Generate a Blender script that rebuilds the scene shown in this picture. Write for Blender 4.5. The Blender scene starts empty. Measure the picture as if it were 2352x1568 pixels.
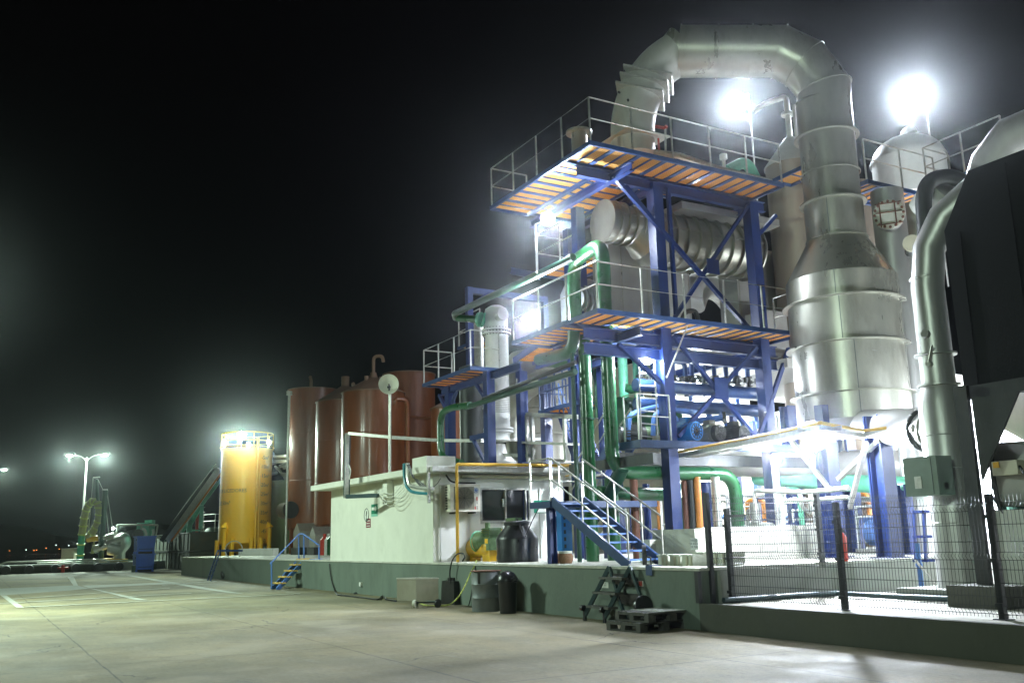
import bpy, math, random
from mathutils import Vector as V, Matrix
R = math.radians
random.seed(7)
scene = bpy.context.scene
COL = scene.collection

# ------------------------------------------------------------------ camera
F, CU, CV = 2157.0, 1176.0, 784.0           # focal length and centre, in units of a 2352 wide frame
dl = V((-70 - CU, 1268 - CV, F)).normalized()
upv = dl.cross(V((1, -0.025, 0)))
if upv.y > 0: upv = -upv
upv.normalize()
ax = -dl; ay = upv.cross(ax).normalized()
EYE = V((0, 0, 1.6))
CR = V((ax.x, ay.x, upv.x)); CD = V((ax.y, ay.y, upv.y)); CF = V((ax.z, ay.z, upv.z))
cam = bpy.data.cameras.new('camera'); camo = bpy.data.objects.new('camera', cam); COL.objects.link(camo)
mw = Matrix((( CR.x, -CD.x, -CF.x, EYE.x), (CR.y, -CD.y, -CF.y, EYE.y), (CR.z, -CD.z, -CF.z, EYE.z), (0, 0, 0, 1)))
camo.matrix_world = mw
cam.sensor_width = 36; cam.sensor_fit = 'HORIZONTAL'; cam.lens = 36 * F / 2352
cam.clip_start = 0.05; cam.clip_end = 6000
scene.camera = camo

# ------------------------------------------------------------------ night sky
w = bpy.data.worlds.new('World'); scene.world = w; w.use_nodes = True
nt = w.node_tree; nt.nodes.clear()
out = nt.nodes.new('ShaderNodeOutputWorld'); bg = nt.nodes.new('ShaderNodeBackground')
tc = nt.nodes.new('ShaderNodeTexCoord'); sep = nt.nodes.new('ShaderNodeSeparateXYZ'); ramp = nt.nodes.new('ShaderNodeValToRGB')
nt.links.new(tc.outputs['Generated'], sep.inputs[0]); nt.links.new(sep.outputs['Z'], ramp.inputs[0])
ramp.color_ramp.elements[0].position = 0.0; ramp.color_ramp.elements[0].color = (.0014, .0022, .0022, 1)
ramp.color_ramp.elements[1].position = 0.45; ramp.color_ramp.elements[1].color = (.0009, .0009, .0010, 1)
nt.links.new(ramp.outputs[0], bg.inputs[0]); bg.inputs[1].default_value = 1.0
nt.links.new(bg.outputs[0], out.inputs[0])
scene.view_settings.view_transform = 'Standard'; scene.view_settings.look = 'None'
scene.view_settings.exposure = 0.0; scene.view_settings.gamma = 1.0
scene.cycles.use_denoising = True
scene.cycles.max_bounces = 6; scene.cycles.diffuse_bounces = 3; scene.cycles.glossy_bounces = 3
scene.cycles.volume_bounces = 0; scene.cycles.transparent_max_bounces = 8
scene.cycles.sample_clamp_indirect = 4.0
scene.cycles.caustics_reflective = False; scene.cycles.caustics_refractive = False

# ------------------------------------------------------------------ helpers
def ray(u, v): return CR * (u - CU) + CD * (v - CV) + CF * F
def S(u, v, X=None, Y=None, Z=None, D=None):
    """surveyed point: where the sight line through (u,v) meets a plane"""
    r = ray(u, v)
    if X is not None: t = X / r.x
    elif Y is not None: t = Y / r.y
    elif Z is not None: t = (Z - 1.6) / r.z
    else: t = D / F
    return EYE + r * t
def depth(p): return (V(p) - EYE).dot(CF)

class MB:
    def __init__(s): s.v = []; s.f = []; s.s = []
    def add(s, vs, fs, sm=False):
        o = len(s.v); s.v += [tuple(p) for p in vs]
        for f in fs: s.f.append(tuple(i + o for i in f)); s.s.append(sm)
        return s
    def box(s, a, b):
        x0, y0, z0 = a; x1, y1, z1 = b
        if x0 > x1: x0, x1 = x1, x0
        if y0 > y1: y0, y1 = y1, y0
        if z0 > z1: z0, z1 = z1, z0
        return s.add([(x0,y0,z0),(x1,y0,z0),(x1,y1,z0),(x0,y1,z0),(x0,y0,z1),(x1,y0,z1),(x1,y1,z1),(x0,y1,z1)],
                     [(3,2,1,0),(4,5,6,7),(0,1,5,4),(1,2,6,5),(2,3,7,6),(3,0,4,7)])
    def beam(s, p, q, w, h, up=(0,0,1)):
        p = V(p); q = V(q); d = (q - p).normalized(); up = V(up)
        if abs(d.dot(up)) > .98: up = V((0, 1, 0))
        a = d.cross(up).normalized(); b = a.cross(d).normalized()
        a = a * (w / 2); b = b * (h / 2)
        return s.add([p-a-b, p+a-b, p+a+b, p-a+b, q-a-b, q+a-b, q+a+b, q-a+b],
                     [(0,1,2,3),(7,6,5,4),(4,5,1,0),(5,6,2,1),(6,7,3,2),(7,4,0,3)])
    def ibeam(s, p, q, w, h, t=.02, up=(0,0,1)):
        p = V(p); q = V(q); d = (q - p).normalized(); U = V(up)
        if abs(d.dot(U)) > .98: U = V((0, 1, 0))
        a = d.cross(U).normalized(); b = a.cross(d).normalized()
        s.beam(p + b*(h/2-t/2), q + b*(h/2-t/2), w, t, b); s.beam(p - b*(h/2-t/2), q - b*(h/2-t/2), w, t, b)
        return s.beam(p, q, t, h - 2*t - .002, b)
    def cyl(s, p, q, r, r2=None, n=20, cap=True, sm=True):
        if r2 is None: r2 = r
        p = V(p); q = V(q); d = (q - p).normalized()
        U = V((0, 0, 1)) if abs(d.z) < .9 else V((1, 0, 0))
        a = d.cross(U).normalized(); b = a.cross(d).normalized(); vs = []
        for k in range(n):
            t = 2 * math.pi * k / n; e = a * math.cos(t) + b * math.sin(t)
            vs += [p + e * r, q + e * r2]
        s.add(vs, [(2*k, 2*k+1, (2*k+3) % (2*n), (2*k+2) % (2*n)) for k in range(n)], sm)
        if cap:
            o = len(s.v) - 2*n
            s.f.append(tuple(o + 2*k for k in range(n))); s.s.append(False)
            s.f.append(tuple(o + 2*k + 1 for k in reversed(range(n)))); s.s.append(False)
        return s
    def tube(s, pts, r, n=10, closed=False, rs=None):
        pts = [V(p) for p in pts]; m = len(pts); rings = []; prev = None
        for i, p in enumerate(pts):
            if closed: t = (pts[(i+1) % m] - pts[i-1])
            elif i == 0: t = pts[1] - p
            elif i == m-1: t = p - pts[i-1]
            else: t = (pts[i+1] - p).normalized() + (p - pts[i-1]).normalized()
            t.normalize()
            if prev is None:
                U = V((0,0,1)) if abs(t.z) < .9 else V((1,0,0)); a = t.cross(U).normalized()
            else: a = (prev - t * prev.dot(t)).normalized()
            prev = a; b = t.cross(a); rr = rs[i] if rs else r
            rings.append([p + (a*math.cos(2*math.pi*k/n) + b*math.sin(2*math.pi*k/n)) * rr for k in range(n)])
        vs = [q for g in rings for q in g]; fs = []
        for i in range(m if closed else m-1):
            j = (i+1) % m
            for k in range(n): fs.append((i*n+k, i*n+(k+1) % n, j*n+(k+1) % n, j*n+k))
        s.add(vs, fs, True)
        if not closed:
            o = len(s.v) - len(vs)
            s.f.append(tuple(o + k for k in reversed(range(n)))); s.s.append(False)
            s.f.append(tuple(o + (m-1)*n + k for k in range(n))); s.s.append(False)
        return s
    def lathe(s, c, prof, n=32, a0=0, a1=360, sm=True):
        full = abs(a1 - a0) >= 359.9; m = n if full else n + 1; vs = []; fs = []
        for k in range(m):
            t = R(a0 + (a1 - a0) * k / n)
            for r, z in prof: vs.append((c[0] + r*math.cos(t), c[1] + r*math.sin(t), z))
        L = len(prof)
        for k in range(n):
            for i in range(L-1):
                a = k*L+i; b = ((k+1) % m)*L+i
                fs.append((a, b, b+1, a+1))
        return s.add(vs, fs, sm)
    def prism(s, poly, z0, z1):
        n = len(poly)
        return s.add([(x, y, z0) for x, y in poly] + [(x, y, z1) for x, y in poly],
                     [tuple(reversed(range(n))), tuple(range(n, 2*n))] + [(k, (k+1) % n, (k+1) % n + n, k+n) for k in range(n)])
    def extr(s, pts, d):
        n = len(pts); d = V(d); pts = [V(p) for p in pts]
        return s.add(pts + [p + d for p in pts],
                     [tuple(reversed(range(n))), tuple(range(n, 2*n))] + [(k, (k+1) % n, (k+1) % n + n, k+n) for k in range(n)])
    def quad(s, *p): return s.add(p, [tuple(range(len(p)))])

def bend(pts, r, n=5):
    """round the corners of a polyline"""
    pts = [V(p) for p in pts]; o = [pts[0]]
    for i in range(1, len(pts)-1):
        a, p, b = pts[i-1], pts[i], pts[i+1]
        rr = min(r, (a-p).length*.49, (b-p).length*.49)
        A = p + (a-p).normalized()*rr; B = p + (b-p).normalized()*rr
        for k in range(n+1):
            t = k/n; o.append(A*(1-t)**2 + p*2*t*(1-t) + B*t*t)
    o.append(pts[-1]); return o
def arc(c, r, a0, a1, n, f): return [f(c, r, R(a0 + (a1-a0)*k/n)) for k in range(n+1)]

ORIG = {}
EACH = {'strap', 'stand', 'clamp', 'weld_seam', 'weld_ring', 'rib', 'cross_bar', 'bracket', 'seam', 'joint', 'hanger', 'support', 'seam_strip', 'stay_wire', 'valve', 'leg', 'roof_fitting', 'hydraulic_hose', 'knee_brace', 'flange', 'joint_ring', 'cable', 'axle', 'saddle', 'nozzle', 'stud', 'bars'}
def obj(name, mb, m, parent=None, **k):
    if name not in EACH or parent is None: return obj1(name, mb, m, parent, **k)
    n = len(mb.v); r = list(range(n))
    def find(a):
        while r[a] != a: r[a] = r[r[a]]; a = r[a]
        return a
    for f in mb.f:
        a = find(f[0])
        for b in f[1:]: r[find(b)] = a
    groups = {}
    for f, sm in zip(mb.f, mb.s): groups.setdefault(find(f[0]), []).append((f, sm))
    if len(groups) > 20: return obj1(name, mb, m, parent, **k)
    o = None
    for fs in groups.values():
        q = MB(); ids = sorted({i for f, _ in fs for i in f}); mp = {i: j for j, i in enumerate(ids)}
        q.v = [mb.v[i] for i in ids]; q.f = [tuple(mp[i] for i in f) for f, _ in fs]; q.s = [sm for _, sm in fs]
        o = obj1(name, q, m, parent, **k)
    return o
def obj1(name, mb, m, parent=None, label=None, cat=None, group=None, kind=None, loc=None, autos=True):
    me = bpy.data.meshes.new(name)
    if parent is not None: L = ORIG[parent.name]
    elif loc is not None: L = V(loc)
    else:
        xs = [p[0] for p in mb.v]; ys = [p[1] for p in mb.v]; zs = [p[2] for p in mb.v]
        L = V(((min(xs)+max(xs))/2, (min(ys)+max(ys))/2, min(zs)))
    if kind == 'structure': L = V((0, 0, 0))
    me.from_pydata([(p[0]-L.x, p[1]-L.y, p[2]-L.z) for p in mb.v], [], mb.f)
    me.polygons.foreach_set('use_smooth', mb.s); me.update()
    if autos and any(mb.s): me.set_sharp_from_angle(angle=R(40))
    me.materials.append(m)
    o = bpy.data.objects.new(name, me); COL.objects.link(o)
    if parent is not None: o.parent = parent
    else: o.location = L
    ORIG[o.name] = L
    if label: o['label'] = label
    if cat and parent is None: o['category'] = cat
    if group: o['group'] = group
    if kind: o['kind'] = kind
    return o
def T(name, label, cat, loc, group=None):
    o = bpy.data.objects.new(name, None); COL.objects.link(o); o.location = loc; o.empty_display_size = .2
    ORIG[o.name] = V(loc); o['label'] = label; o['category'] = cat
    if group: o['group'] = group
    return o
def part_copy(src, parent):
    c = src.copy(); COL.objects.link(c); c.parent = parent; ORIG[c.name] = ORIG[parent.name]; return c
def dup(root, loc, label, rz=0):
    c = root.copy(); COL.objects.link(c); c.location = loc; c.rotation_euler = (0, 0, rz); c['label'] = label; ORIG[c.name] = V(loc)
    for ch in root.children:
        d = ch.copy(); COL.objects.link(d); d.parent = c
        for g in ch.children:
            e = g.copy(); COL.objects.link(e); e.parent = d
    return c

# ------------------------------------------------------------------ materials
def mat(name, col, rough=.5, metal=0.0, var=.18, scale=2.0, bump=.08, dirt=None, dcol=None, dscale=1.2, stretch=1.0, spec=.5, fine=40, coat=0):
    m = bpy.data.materials.new(name); m.use_nodes = True; n = m.node_tree; b = n.nodes['Principled BSDF']
    t = n.nodes.new('ShaderNodeTexCoord'); mp = n.nodes.new('ShaderNodeMapping'); n.links.new(t.outputs['Object'], mp.inputs[0])
    mp.inputs['Scale'].default_value = (1, 1, 1 / stretch)
    a = n.nodes.new('ShaderNodeTexNoise'); a.inputs['Scale'].default_value = scale; a.inputs['Detail'].default_value = 8; a.inputs['Roughness'].default_value = .65
    n.links.new(mp.outputs[0], a.inputs['Vector'])
    rp = n.nodes.new('ShaderNodeMapRange'); rp.inputs[1].default_value = .3; rp.inputs[2].default_value = .7
    rp.inputs[3].default_value = 1 - var; rp.inputs[4].default_value = 1 + var; n.links.new(a.outputs['Fac'], rp.inputs[0])
    mul = n.nodes.new('ShaderNodeMix'); mul.data_type = 'RGBA'; mul.blend_type = 'MULTIPLY'; mul.inputs[0].default_value = 1
    mul.inputs[6].default_value = (*col, 1); n.links.new(rp.outputs[0], mul.inputs[7]); last = mul.outputs[2]
    if dirt:
        d = n.nodes.new('ShaderNodeTexNoise'); d.inputs['Scale'].default_value = dscale; d.inputs['Detail'].default_value = 10; d.inputs['Roughness'].default_value = .72
        n.links.new(mp.outputs[0], d.inputs['Vector'])
        dr = n.nodes.new('ShaderNodeMapRange'); dr.inputs[1].default_value = .5; dr.inputs[2].default_value = .72; dr.inputs[4].default_value = dirt
        n.links.new(d.outputs['Fac'], dr.inputs[0])
        mx = n.nodes.new('ShaderNodeMix'); mx.data_type = 'RGBA'; n.links.new(dr.outputs[0], mx.inputs[0]); n.links.new(last, mx.inputs[6])
        mx.inputs[7].default_value = (*(dcol or (.1, .07, .05)), 1); last = mx.outputs[2]
    n.links.new(last, b.inputs['Base Color'])
    rr = n.nodes.new('ShaderNodeMapRange'); rr.inputs[1].default_value = .3; rr.inputs[2].default_value = .7
    rr.inputs[3].default_value = max(.05, rough - .1); rr.inputs[4].default_value = min(1, rough + .1)
    n.links.new(a.outputs['Fac'], rr.inputs[0]); n.links.new(rr.outputs[0], b.inputs['Roughness'])
    b.inputs['Metallic'].default_value = metal; b.inputs['Specular IOR Level'].default_value = spec
    if coat: b.inputs['Coat Weight'].default_value = coat; b.inputs['Coat Roughness'].default_value = .15
    if bump:
        f = n.nodes.new('ShaderNodeTexNoise'); f.inputs['Scale'].default_value = fine; f.inputs['Detail'].default_value = 4; n.links.new(mp.outputs[0], f.inputs['Vector'])
        ad = n.nodes.new('ShaderNodeMath'); ad.operation = 'MULTIPLY_ADD'; ad.inputs[1].default_value = 3; n.links.new(a.outputs['Fac'], ad.inputs[0]); n.links.new(f.outputs['Fac'], ad.inputs[2])
        bp = n.nodes.new('ShaderNodeBump'); bp.inputs['Strength'].default_value = bump; bp.inputs['Distance'].default_value = .05
        n.links.new(ad.outputs[0], bp.inputs['Height']); n.links.new(bp.outputs[0], b.inputs['Normal'])
    return m
def emit(name, col, st):
    m = bpy.data.materials.new(name); m.use_nodes = True; n = m.node_tree; n.nodes.clear()
    e = n.nodes.new('ShaderNodeEmission'); e.inputs[0].default_value = (*col, 1); e.inputs[1].default_value = st
    o = n.nodes.new('ShaderNodeOutputMaterial'); n.links.new(e.outputs[0], o.inputs[0]); return m

M = dict(
 steel=mat('stainless_steel', (.42, .42, .35), .32, .55, .14, 1.2, .05, .55, (.24, .215, .17), 1.6, 3, fine=12),
 steelb=mat('brushed_steel', (.46, .46, .43), .42, .6, .16, .9, .12, .3, (.28, .25, .22), 1.0, 4, fine=5),
 tansteel=mat('weathered_cladding', (.38, .32, .25), .45, .5, .15, .8, .05, .45, (.34, .22, .12), .7, 5),
 clad=mat('aluminium_cladding', (.34, .33, .27), .34, .6, .15, 1.1, .025, .4, (.2, .18, .15), 1.5, 2),
 whitesteel=mat('white_clad_duct', (.62, .62, .57), .5, .15, .1, 1.5, .05, .35, (.35, .32, .26), 2, 2),
 galv=mat('galvanised', (.52, .52, .47), .42, .6, .2, 14, .05, .4, (.3, .22, .15), 6),
 rail=mat('rail_steel', (.56, .56, .50), .35, .7, .15, 10, .03, .3, (.3, .22, .14), 8),
 blue=mat('blue_paint', (.006, .023, .115), .38, 0, .22, 2.5, .05, .45, (.008, .012, .035), 3, 2, coat=.12),
 blued=mat('worn_blue_paint', (.016, .050, .15), .42, 0, .2, 3, .06, .4, (.010, .014, .03), 4, coat=.1),
 bluel=mat('light_blue_paint', (.09, .20, .50), .45, 0, .15, 4, .05, .3, (.1, .1, .12), 5),
 motor=mat('motor_blue', (.02, .17, .48), .4, 0, .1, 8, .03),
 green=mat('green_pipe_paint', (.009, .085, .024), .32, 0, .2, 2.0, .05, .3, (.02, .07, .035), 2, coat=.4),
 greend=mat('dark_green_paint', (.012, .055, .03), .4, 0, .2, 3, .05, .4, (.03, .04, .03), 3),
 greenl=mat('pale_green_paint', (.10, .42, .25), .5, 0, .15, 3, .05, .3, (.08, .12, .08), 4),
 greenleg=mat('seafoam_steel', (.22, .55, .42), .5, 0, .15, 4, .05, .4, (.1, .15, .1), 5),
 brown=mat('red_oxide_tank', (.22, .066, .019), .42, 0, .3, .9, .06, .8, (.27, .13, .085), 1.3, 5, coat=.35),
 brownt=mat('tank_roof_tan', (.20, .12, .075), .6, 0, .2, 2, .06, .5, (.1, .05, .03), 2),
 yellow=mat('yellow_tank_paint', (.86, .47, .008), .45, 0, .08, .8, .04, .22, (.62, .36, .03), .9, 3, coat=.2),
 yelp=mat('yellow_pipe', (.62, .36, .03), .45, 0, .12, 6, .03, .3, (.35, .2, .05), 8),
 tread=mat('yellow_grating_tread', (.62, .40, .09), .6, 0, .25, 25, .3, .4, (.3, .2, .08), 12),
 wall=mat('white_wall_paint', (.68, .69, .60), .75, 0, .06, 1.2, .06, .35, (.46, .47, .38), 1.4, 1.4),
 wallw=mat('process_wall_white', (.8, .8, .76), .7, 0, .06, 1, .05, .2, (.6, .58, .5), 1.5),
 block=mat('block_wall_cream', (.62, .62, .52), .85, 0, .1, 3, .4, .3, (.4, .4, .3), 2),
 cream=mat('cream_siding', (.55, .52, .38), .6, 0, .1, 2, .05),
 plat=mat('green_grey_wall_paint', (.125, .16, .128), .75, 0, .16, .9, .12, .7, (.075, .09, .07), 1.6, 2.5, fine=22),
 plate=mat('worn_concrete_edge', (.5, .5, .43), .8, 0, .2, 6, .3, .5, (.3, .32, .26), 5),
 curb=mat('grey_green_curb', (.06, .064, .046), .8, 0, .14, 1.2, .12, .5, (.04, .042, .03), 1.6, 2.5, fine=22),
 floor=mat('raised_floor_concrete', (.42, .41, .34), .8, 0, .15, 1.3, .1, .4, (.28, .26, .2), 1.5),
 grayw=mat('grey_side_wall', (.30, .31, .27), .8, 0, .1, 1.3, .08, .4, (.22, .22, .18), 2),
 blackp=mat('black_fence_paint', (.014, .017, .02), .38, 0, .2, 6, .04),
 wire=mat('fence_wire', (.010, .012, .012), .5, 0, .1, 20, 0),
 blackc=mat('black_sheeting', (.007, .009, .0085), .8, 0, .3, 1.2, .1, .3, (.012, .014, .013), 2, 3, spec=.15),
 darks=mat('dark_steel', (.028, .032, .03), .5, .2, .25, 2, .08, .4, (.08, .07, .05), 3, 3),
 plasb=mat('black_plastic', (.012, .013, .014), .35, 0, .2, 5, .05, .3, (.04, .04, .04), 4),
 rubber=mat('fender_rubber', (.05, .052, .048), .7, 0, .3, 4, .15, .5, (.2, .21, .18), 3),
 binb=mat('blue_plastic', (.07, .17, .72), .4, 0, .1, 2, .04, .2, (.1, .16, .4), 3),
 pallet=mat('pallet_plastic', (.07, .07, .06), .6, 0, .3, 9, .12, .6, (.05, .05, .04), 6),
 palsh=mat('pallet_sheet', (.6, .6, .56), .35, 0, .15, 9, .2),
 drum=mat('worn_steel_drum', (.16, .18, .18), .5, .2, .3, 3, .08, .55, (.08, .06, .05), 3),
 ibc=mat('milky_plastic', (.60, .62, .50), .4, 0, .12, 4, .15, .25, (.4, .42, .3), 5),
 cont=mat('rusty_container', (.05, .062, .042), .7, 0, .35, 1.5, .15, .6, (.10, .075, .03), 1.6),
 silo=mat('grey_green_silo', (.20, .27, .12), .55, 0, .1, .8, .04, .3, (.15, .18, .09), 1),
 tanker=mat('tank_end_green', (.16, .22, .17), .5, 0, .2, 1.2, .06, .4, (.08, .1, .08), 2),
 orange=None,
 red=mat('red_paint', (.5, .04, .02), .45, 0, .15, 6, .04), orngp=mat('orange_pipe', (.55, .20, .03), .5, 0, .2, 6, .05),
 rustp=mat('rust_pipe', (.14, .055, .03), .6, 0, .3, 5, .1),
 white=mat('white_enamel', (.74, .75, .70), .45, 0, .07, 3, .02, .15, (.5, .48, .4), 4),
 acw=mat('ac_white', (.66, .64, .54), .5, 0, .06, 5, .02, .15, (.45, .42, .32), 6),
 grille=mat('ac_grille', (.20, .19, .13), .6, 0, .1, 20, .05),
 signg=mat('sign_green', (.0, .20, .11), .4, 0, .05, 5, 0), signw=mat('sign_white', (.75, .77, .70), .4, 0, .05, 5, 0),
 signm=mat('sign_maroon', (.20, .02, .04), .4, 0, .05, 5, 0), ink=mat('black_ink', (.015, .015, .013), .5, 0, .2, 9, 0),
 redink=mat('red_ink', (.5, .05, .03), .5, 0, .1, 9, 0),
 dish=mat('dish_white', (.70, .71, .58), .5, 0, .05, 3, .02), hose=mat('hose_wrap', (.33, .34, .16), .75, 0, .25, 5, .3, .5, (.45, .33, .06), 2.5),
 hoseg=mat('hose_green', (.04, .30, .17), .6, 0, .25, 6, .2), hosey=mat('garden_hose', (.42, .48, .10), .5, 0, .1, 8, 0),
 cable=mat('black_cable', (.012, .012, .012), .5, 0, .1, 8, 0), comp=mat('compressor_green', (.10, .17, .075), .5, 0, .2, 8, .06),
 compy=mat('compressor_yellow', (.70, .40, .01), .38, 0, .08, 4, .03, coat=.3), glass=None,
 stripe=mat('pale_marking', (.36, .37, .31), .8, 0, .15, 3, .1, .5, (.22, .22, .18), 3),
 patch=mat('pale_patch', (.28, .30, .25), .8, 0, .12, 1.5, .1, .5, (.18, .19, .15), 1),
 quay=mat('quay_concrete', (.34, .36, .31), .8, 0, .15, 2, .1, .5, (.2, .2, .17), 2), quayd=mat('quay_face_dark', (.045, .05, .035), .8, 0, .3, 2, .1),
 teal=mat('teal_tray', (.02, .22, .27), .45, 0, .15, 5, .03), dkblue=mat('dark_cable_mast', (.022, .05, .055), .4, .1, .2, 4, .04),
 basket=mat('wicker_brown', (.22, .12, .06), .8, 0, .3, 18, .2), stack=mat('grey_insulation', (.36, .35, .31), .5, .35, .12, 1.5, .06, .3, (.3, .27, .22), 2),
)
def mk_grating():
    m = mat('orange_grating', (.84, .47, .11), .6, 0, .12, 3, 0, .25, (.6, .28, .06), 2); n = m.node_tree; b = n.nodes['Principled BSDF']
    t = n.nodes.new('ShaderNodeTexCoord'); src = b.inputs['Base Color'].links[0].from_socket; c = None
    for axis in (0, 1):
        s = n.nodes.new('ShaderNodeSeparateXYZ'); n.links.new(t.outputs['Object'], s.inputs[0])
        a = n.nodes.new('ShaderNodeMath'); a.operation = 'MULTIPLY'; a.inputs[1].default_value = 2*math.pi/.075; n.links.new(s.outputs[axis], a.inputs[0])
        q = n.nodes.new('ShaderNodeMath'); q.operation = 'SINE'; n.links.new(a.outputs[0], q.inputs[0])
        if c is None: c = q
        else:
            z = n.nodes.new('ShaderNodeMath'); z.operation = 'MAXIMUM'; n.links.new(c.outputs[0], z.inputs[0]); n.links.new(q.outputs[0], z.inputs[1]); c = z
    r = n.nodes.new('ShaderNodeMapRange'); r.inputs[1].default_value = -.3; r.inputs[2].default_value = .3; r.inputs[3].default_value = .45; n.links.new(c.outputs[0], r.inputs[0])
    x = n.nodes.new('ShaderNodeMix'); x.data_type = 'RGBA'; x.blend_type = 'MULTIPLY'; x.inputs[0].default_value = 1
    n.links.new(src, x.inputs[6]); n.links.new(r.outputs[0], x.inputs[7]); n.links.new(x.outputs[2], b.inputs['Base Color'])
    # light comes through the open mesh of the grating
    tr = n.nodes.new('ShaderNodeBsdfTranslucent'); tr.inputs[0].default_value = (.82, .44, .10, 1)
    ms = n.nodes.new('ShaderNodeMixShader'); ms.inputs[0].default_value = .55
    o = [q for q in n.nodes if q.type == 'OUTPUT_MATERIAL'][0]
    n.links.new(b.outputs[0], ms.inputs[1]); n.links.new(tr.outputs[0], ms.inputs[2]); n.links.new(ms.outputs[0], o.inputs[0])
    return m
M['orange'] = mk_grating()
g = mat('dark_glass', (.02, .022, .022), .08, 0, .1, 3, .02); M['glass'] = g
def mk_ground():
    m = bpy.data.materials.new('yard_concrete'); m.use_nodes = True; n = m.node_tree; b = n.nodes['Principled BSDF']; L = n.links
    def N(t, **k):
        q = n.nodes.new(t)
        for a, v in k.items(): setattr(q, a, v)
        return q
    def noise(vec, sc, det=8, ro=.6):
        q = N('ShaderNodeTexNoise'); q.inputs['Scale'].default_value = sc; q.inputs['Detail'].default_value = det; q.inputs['Roughness'].default_value = ro; L.new(vec, q.inputs['Vector']); return q.outputs['Fac']
    def rng(x, a, b_, c, d):
        q = N('ShaderNodeMapRange'); L.new(x, q.inputs[0])
        for i, v in enumerate((a, b_, c, d)): q.inputs[i+1].default_value = v
        return q.outputs[0]
    def mixc(f, a, c, bl='MIX'):
        q = N('ShaderNodeMix', data_type='RGBA', blend_type=bl)
        if isinstance(f, float): q.inputs[0].default_value = f
        else: L.new(f, q.inputs[0])
        for s, v in ((6, a), (7, c)):
            if isinstance(v, tuple): q.inputs[s].default_value = (*v, 1)
            else: L.new(v, q.inputs[s])
        return q.outputs[2]
    def math_(op, a, c=None, d=None):
        q = N('ShaderNodeMath', operation=op)
        for i, v in enumerate((a, c, d)):
            if v is None: continue
            if isinstance(v, (int, float)): q.inputs[i].default_value = v
            else: L.new(v, q.inputs[i])
        return q.outputs[0]
    geo = N('ShaderNodeNewGeometry').outputs['Position']
    mpx = N('ShaderNodeMapping'); L.new(geo, mpx.inputs[0]); mpx.inputs['Scale'].default_value = (.3, 1, 1)
    c = mixc(rng(noise(geo, .22, 4), .35, .65, 0, 1), (.108, .092, .045), (.25, .213, .115))
    c = mixc(rng(noise(mpx.outputs[0], .8, 9, .7), .42, .75, 0, .55), c, (.115, .12, .088))
    c = mixc(rng(noise(mpx.outputs[0], 2.6, 9, .75), .55, .8, 0, .5), c, (.29, .285, .23))
    c = mixc(1.0, c, rng(noise(geo, 14, 6, .8), .25, .75, .7, 1.3), 'MULTIPLY')
    sp = N('ShaderNodeSeparateXYZ'); L.new(geo, sp.inputs[0])
    wob = rng(noise(geo, 1.5, 3), 0, 1, -.03, .03)
    def joint(co, off, per, wd):
        x = math_('ADD', co, wob); x = math_('ADD', x, -off); x = math_('PINGPONG', x, per/2); return math_('LESS_THAN', x, wd)
    j = math_('MAXIMUM', joint(sp.outputs['Y'], 5.2, 3.45, .014), joint(sp.outputs['X'], -9.9, 5.0, .012))
    vd = N('ShaderNodeVectorMath', operation='ADD'); q = N('ShaderNodeTexNoise'); q.inputs['Scale'].default_value = .9; q.inputs['Detail'].default_value = 6; L.new(geo, q.inputs['Vector'])
    L.new(geo, vd.inputs[0]); L.new(q.outputs['Color'], vd.inputs[1])
    vo = N('ShaderNodeTexVoronoi', feature='DISTANCE_TO_EDGE'); vo.inputs['Scale'].default_value = .16; L.new(vd.outputs[0], vo.inputs['Vector'])
    cr = math_('MULTIPLY', math_('LESS_THAN', vo.outputs['Distance'], .0016), rng(noise(geo, .35, 2), .5, .56, 0, 1))
    j2 = math_('MULTIPLY', j, rng(noise(geo, 1.2, 5), .35, .6, .25, .9))
    c = mixc(math_('MAXIMUM', j2, cr), c, (.035, .035, .027))
    c = mixc(rng(noise(geo, 4.5, 10, .8), .54, .68, 0, .6), c, (.07, .066, .045))
    # short dark stains
    c = mixc(rng(noise(mpx.outputs[0], .45, 10, .8), .62, .7, 0, .5), c, (.08, .08, .06))
    c = mixc(rng(noise(geo, .55, 3, .5), .56, .66, 0, .5), c, (.28, .255, .175))
    c = mixc(rng(noise(geo, .9, 12, .9), .57, .66, 0, .75), c, (.05, .048, .032))
    L.new(c, b.inputs['Base Color'])
    L.new(rng(noise(geo, 1.1, 6), .3, .7, .68, .92), b.inputs['Roughness'])
    bp = N('ShaderNodeBump'); bp.inputs['Strength'].default_value = .35; bp.inputs['Distance'].default_value = .02
    L.new(math_('SUBTRACT', noise(geo, 25, 8, .7), j), bp.inputs['Height']); L.new(bp.outputs[0], b.inputs['Normal'])
    return m
M['ground'] = mk_ground()
def mk_water():
    m = bpy.data.materials.new('dark_sea'); m.use_nodes = True; n = m.node_tree; b = n.nodes['Principled BSDF']
    b.inputs['Base Color'].default_value = (.004, .007, .009, 1); b.inputs['Roughness'].default_value = .12
    g_ = n.nodes.new('ShaderNodeNewGeometry'); a = n.nodes.new('ShaderNodeTexNoise'); a.inputs['Scale'].default_value = .6; a.inputs['Detail'].default_value = 6
    n.links.new(g_.outputs['Position'], a.inputs['Vector']); bp = n.nodes.new('ShaderNodeBump'); bp.inputs['Strength'].default_value = .6; bp.inputs['Distance'].default_value = .3
    n.links.new(a.outputs['Fac'], bp.inputs['Height']); n.links.new(bp.outputs[0], b.inputs['Normal']); return m
M['sea'] = mk_water()
WHT = (.80, .88, 1.0); GRN = (.76, 1.0, .84)
M['lampw'] = emit('lamp_glass_lit_white', WHT, 60); M['lampg'] = emit('lamp_glass_lit_greenish', (.8, 1, .88), 40)
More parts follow.
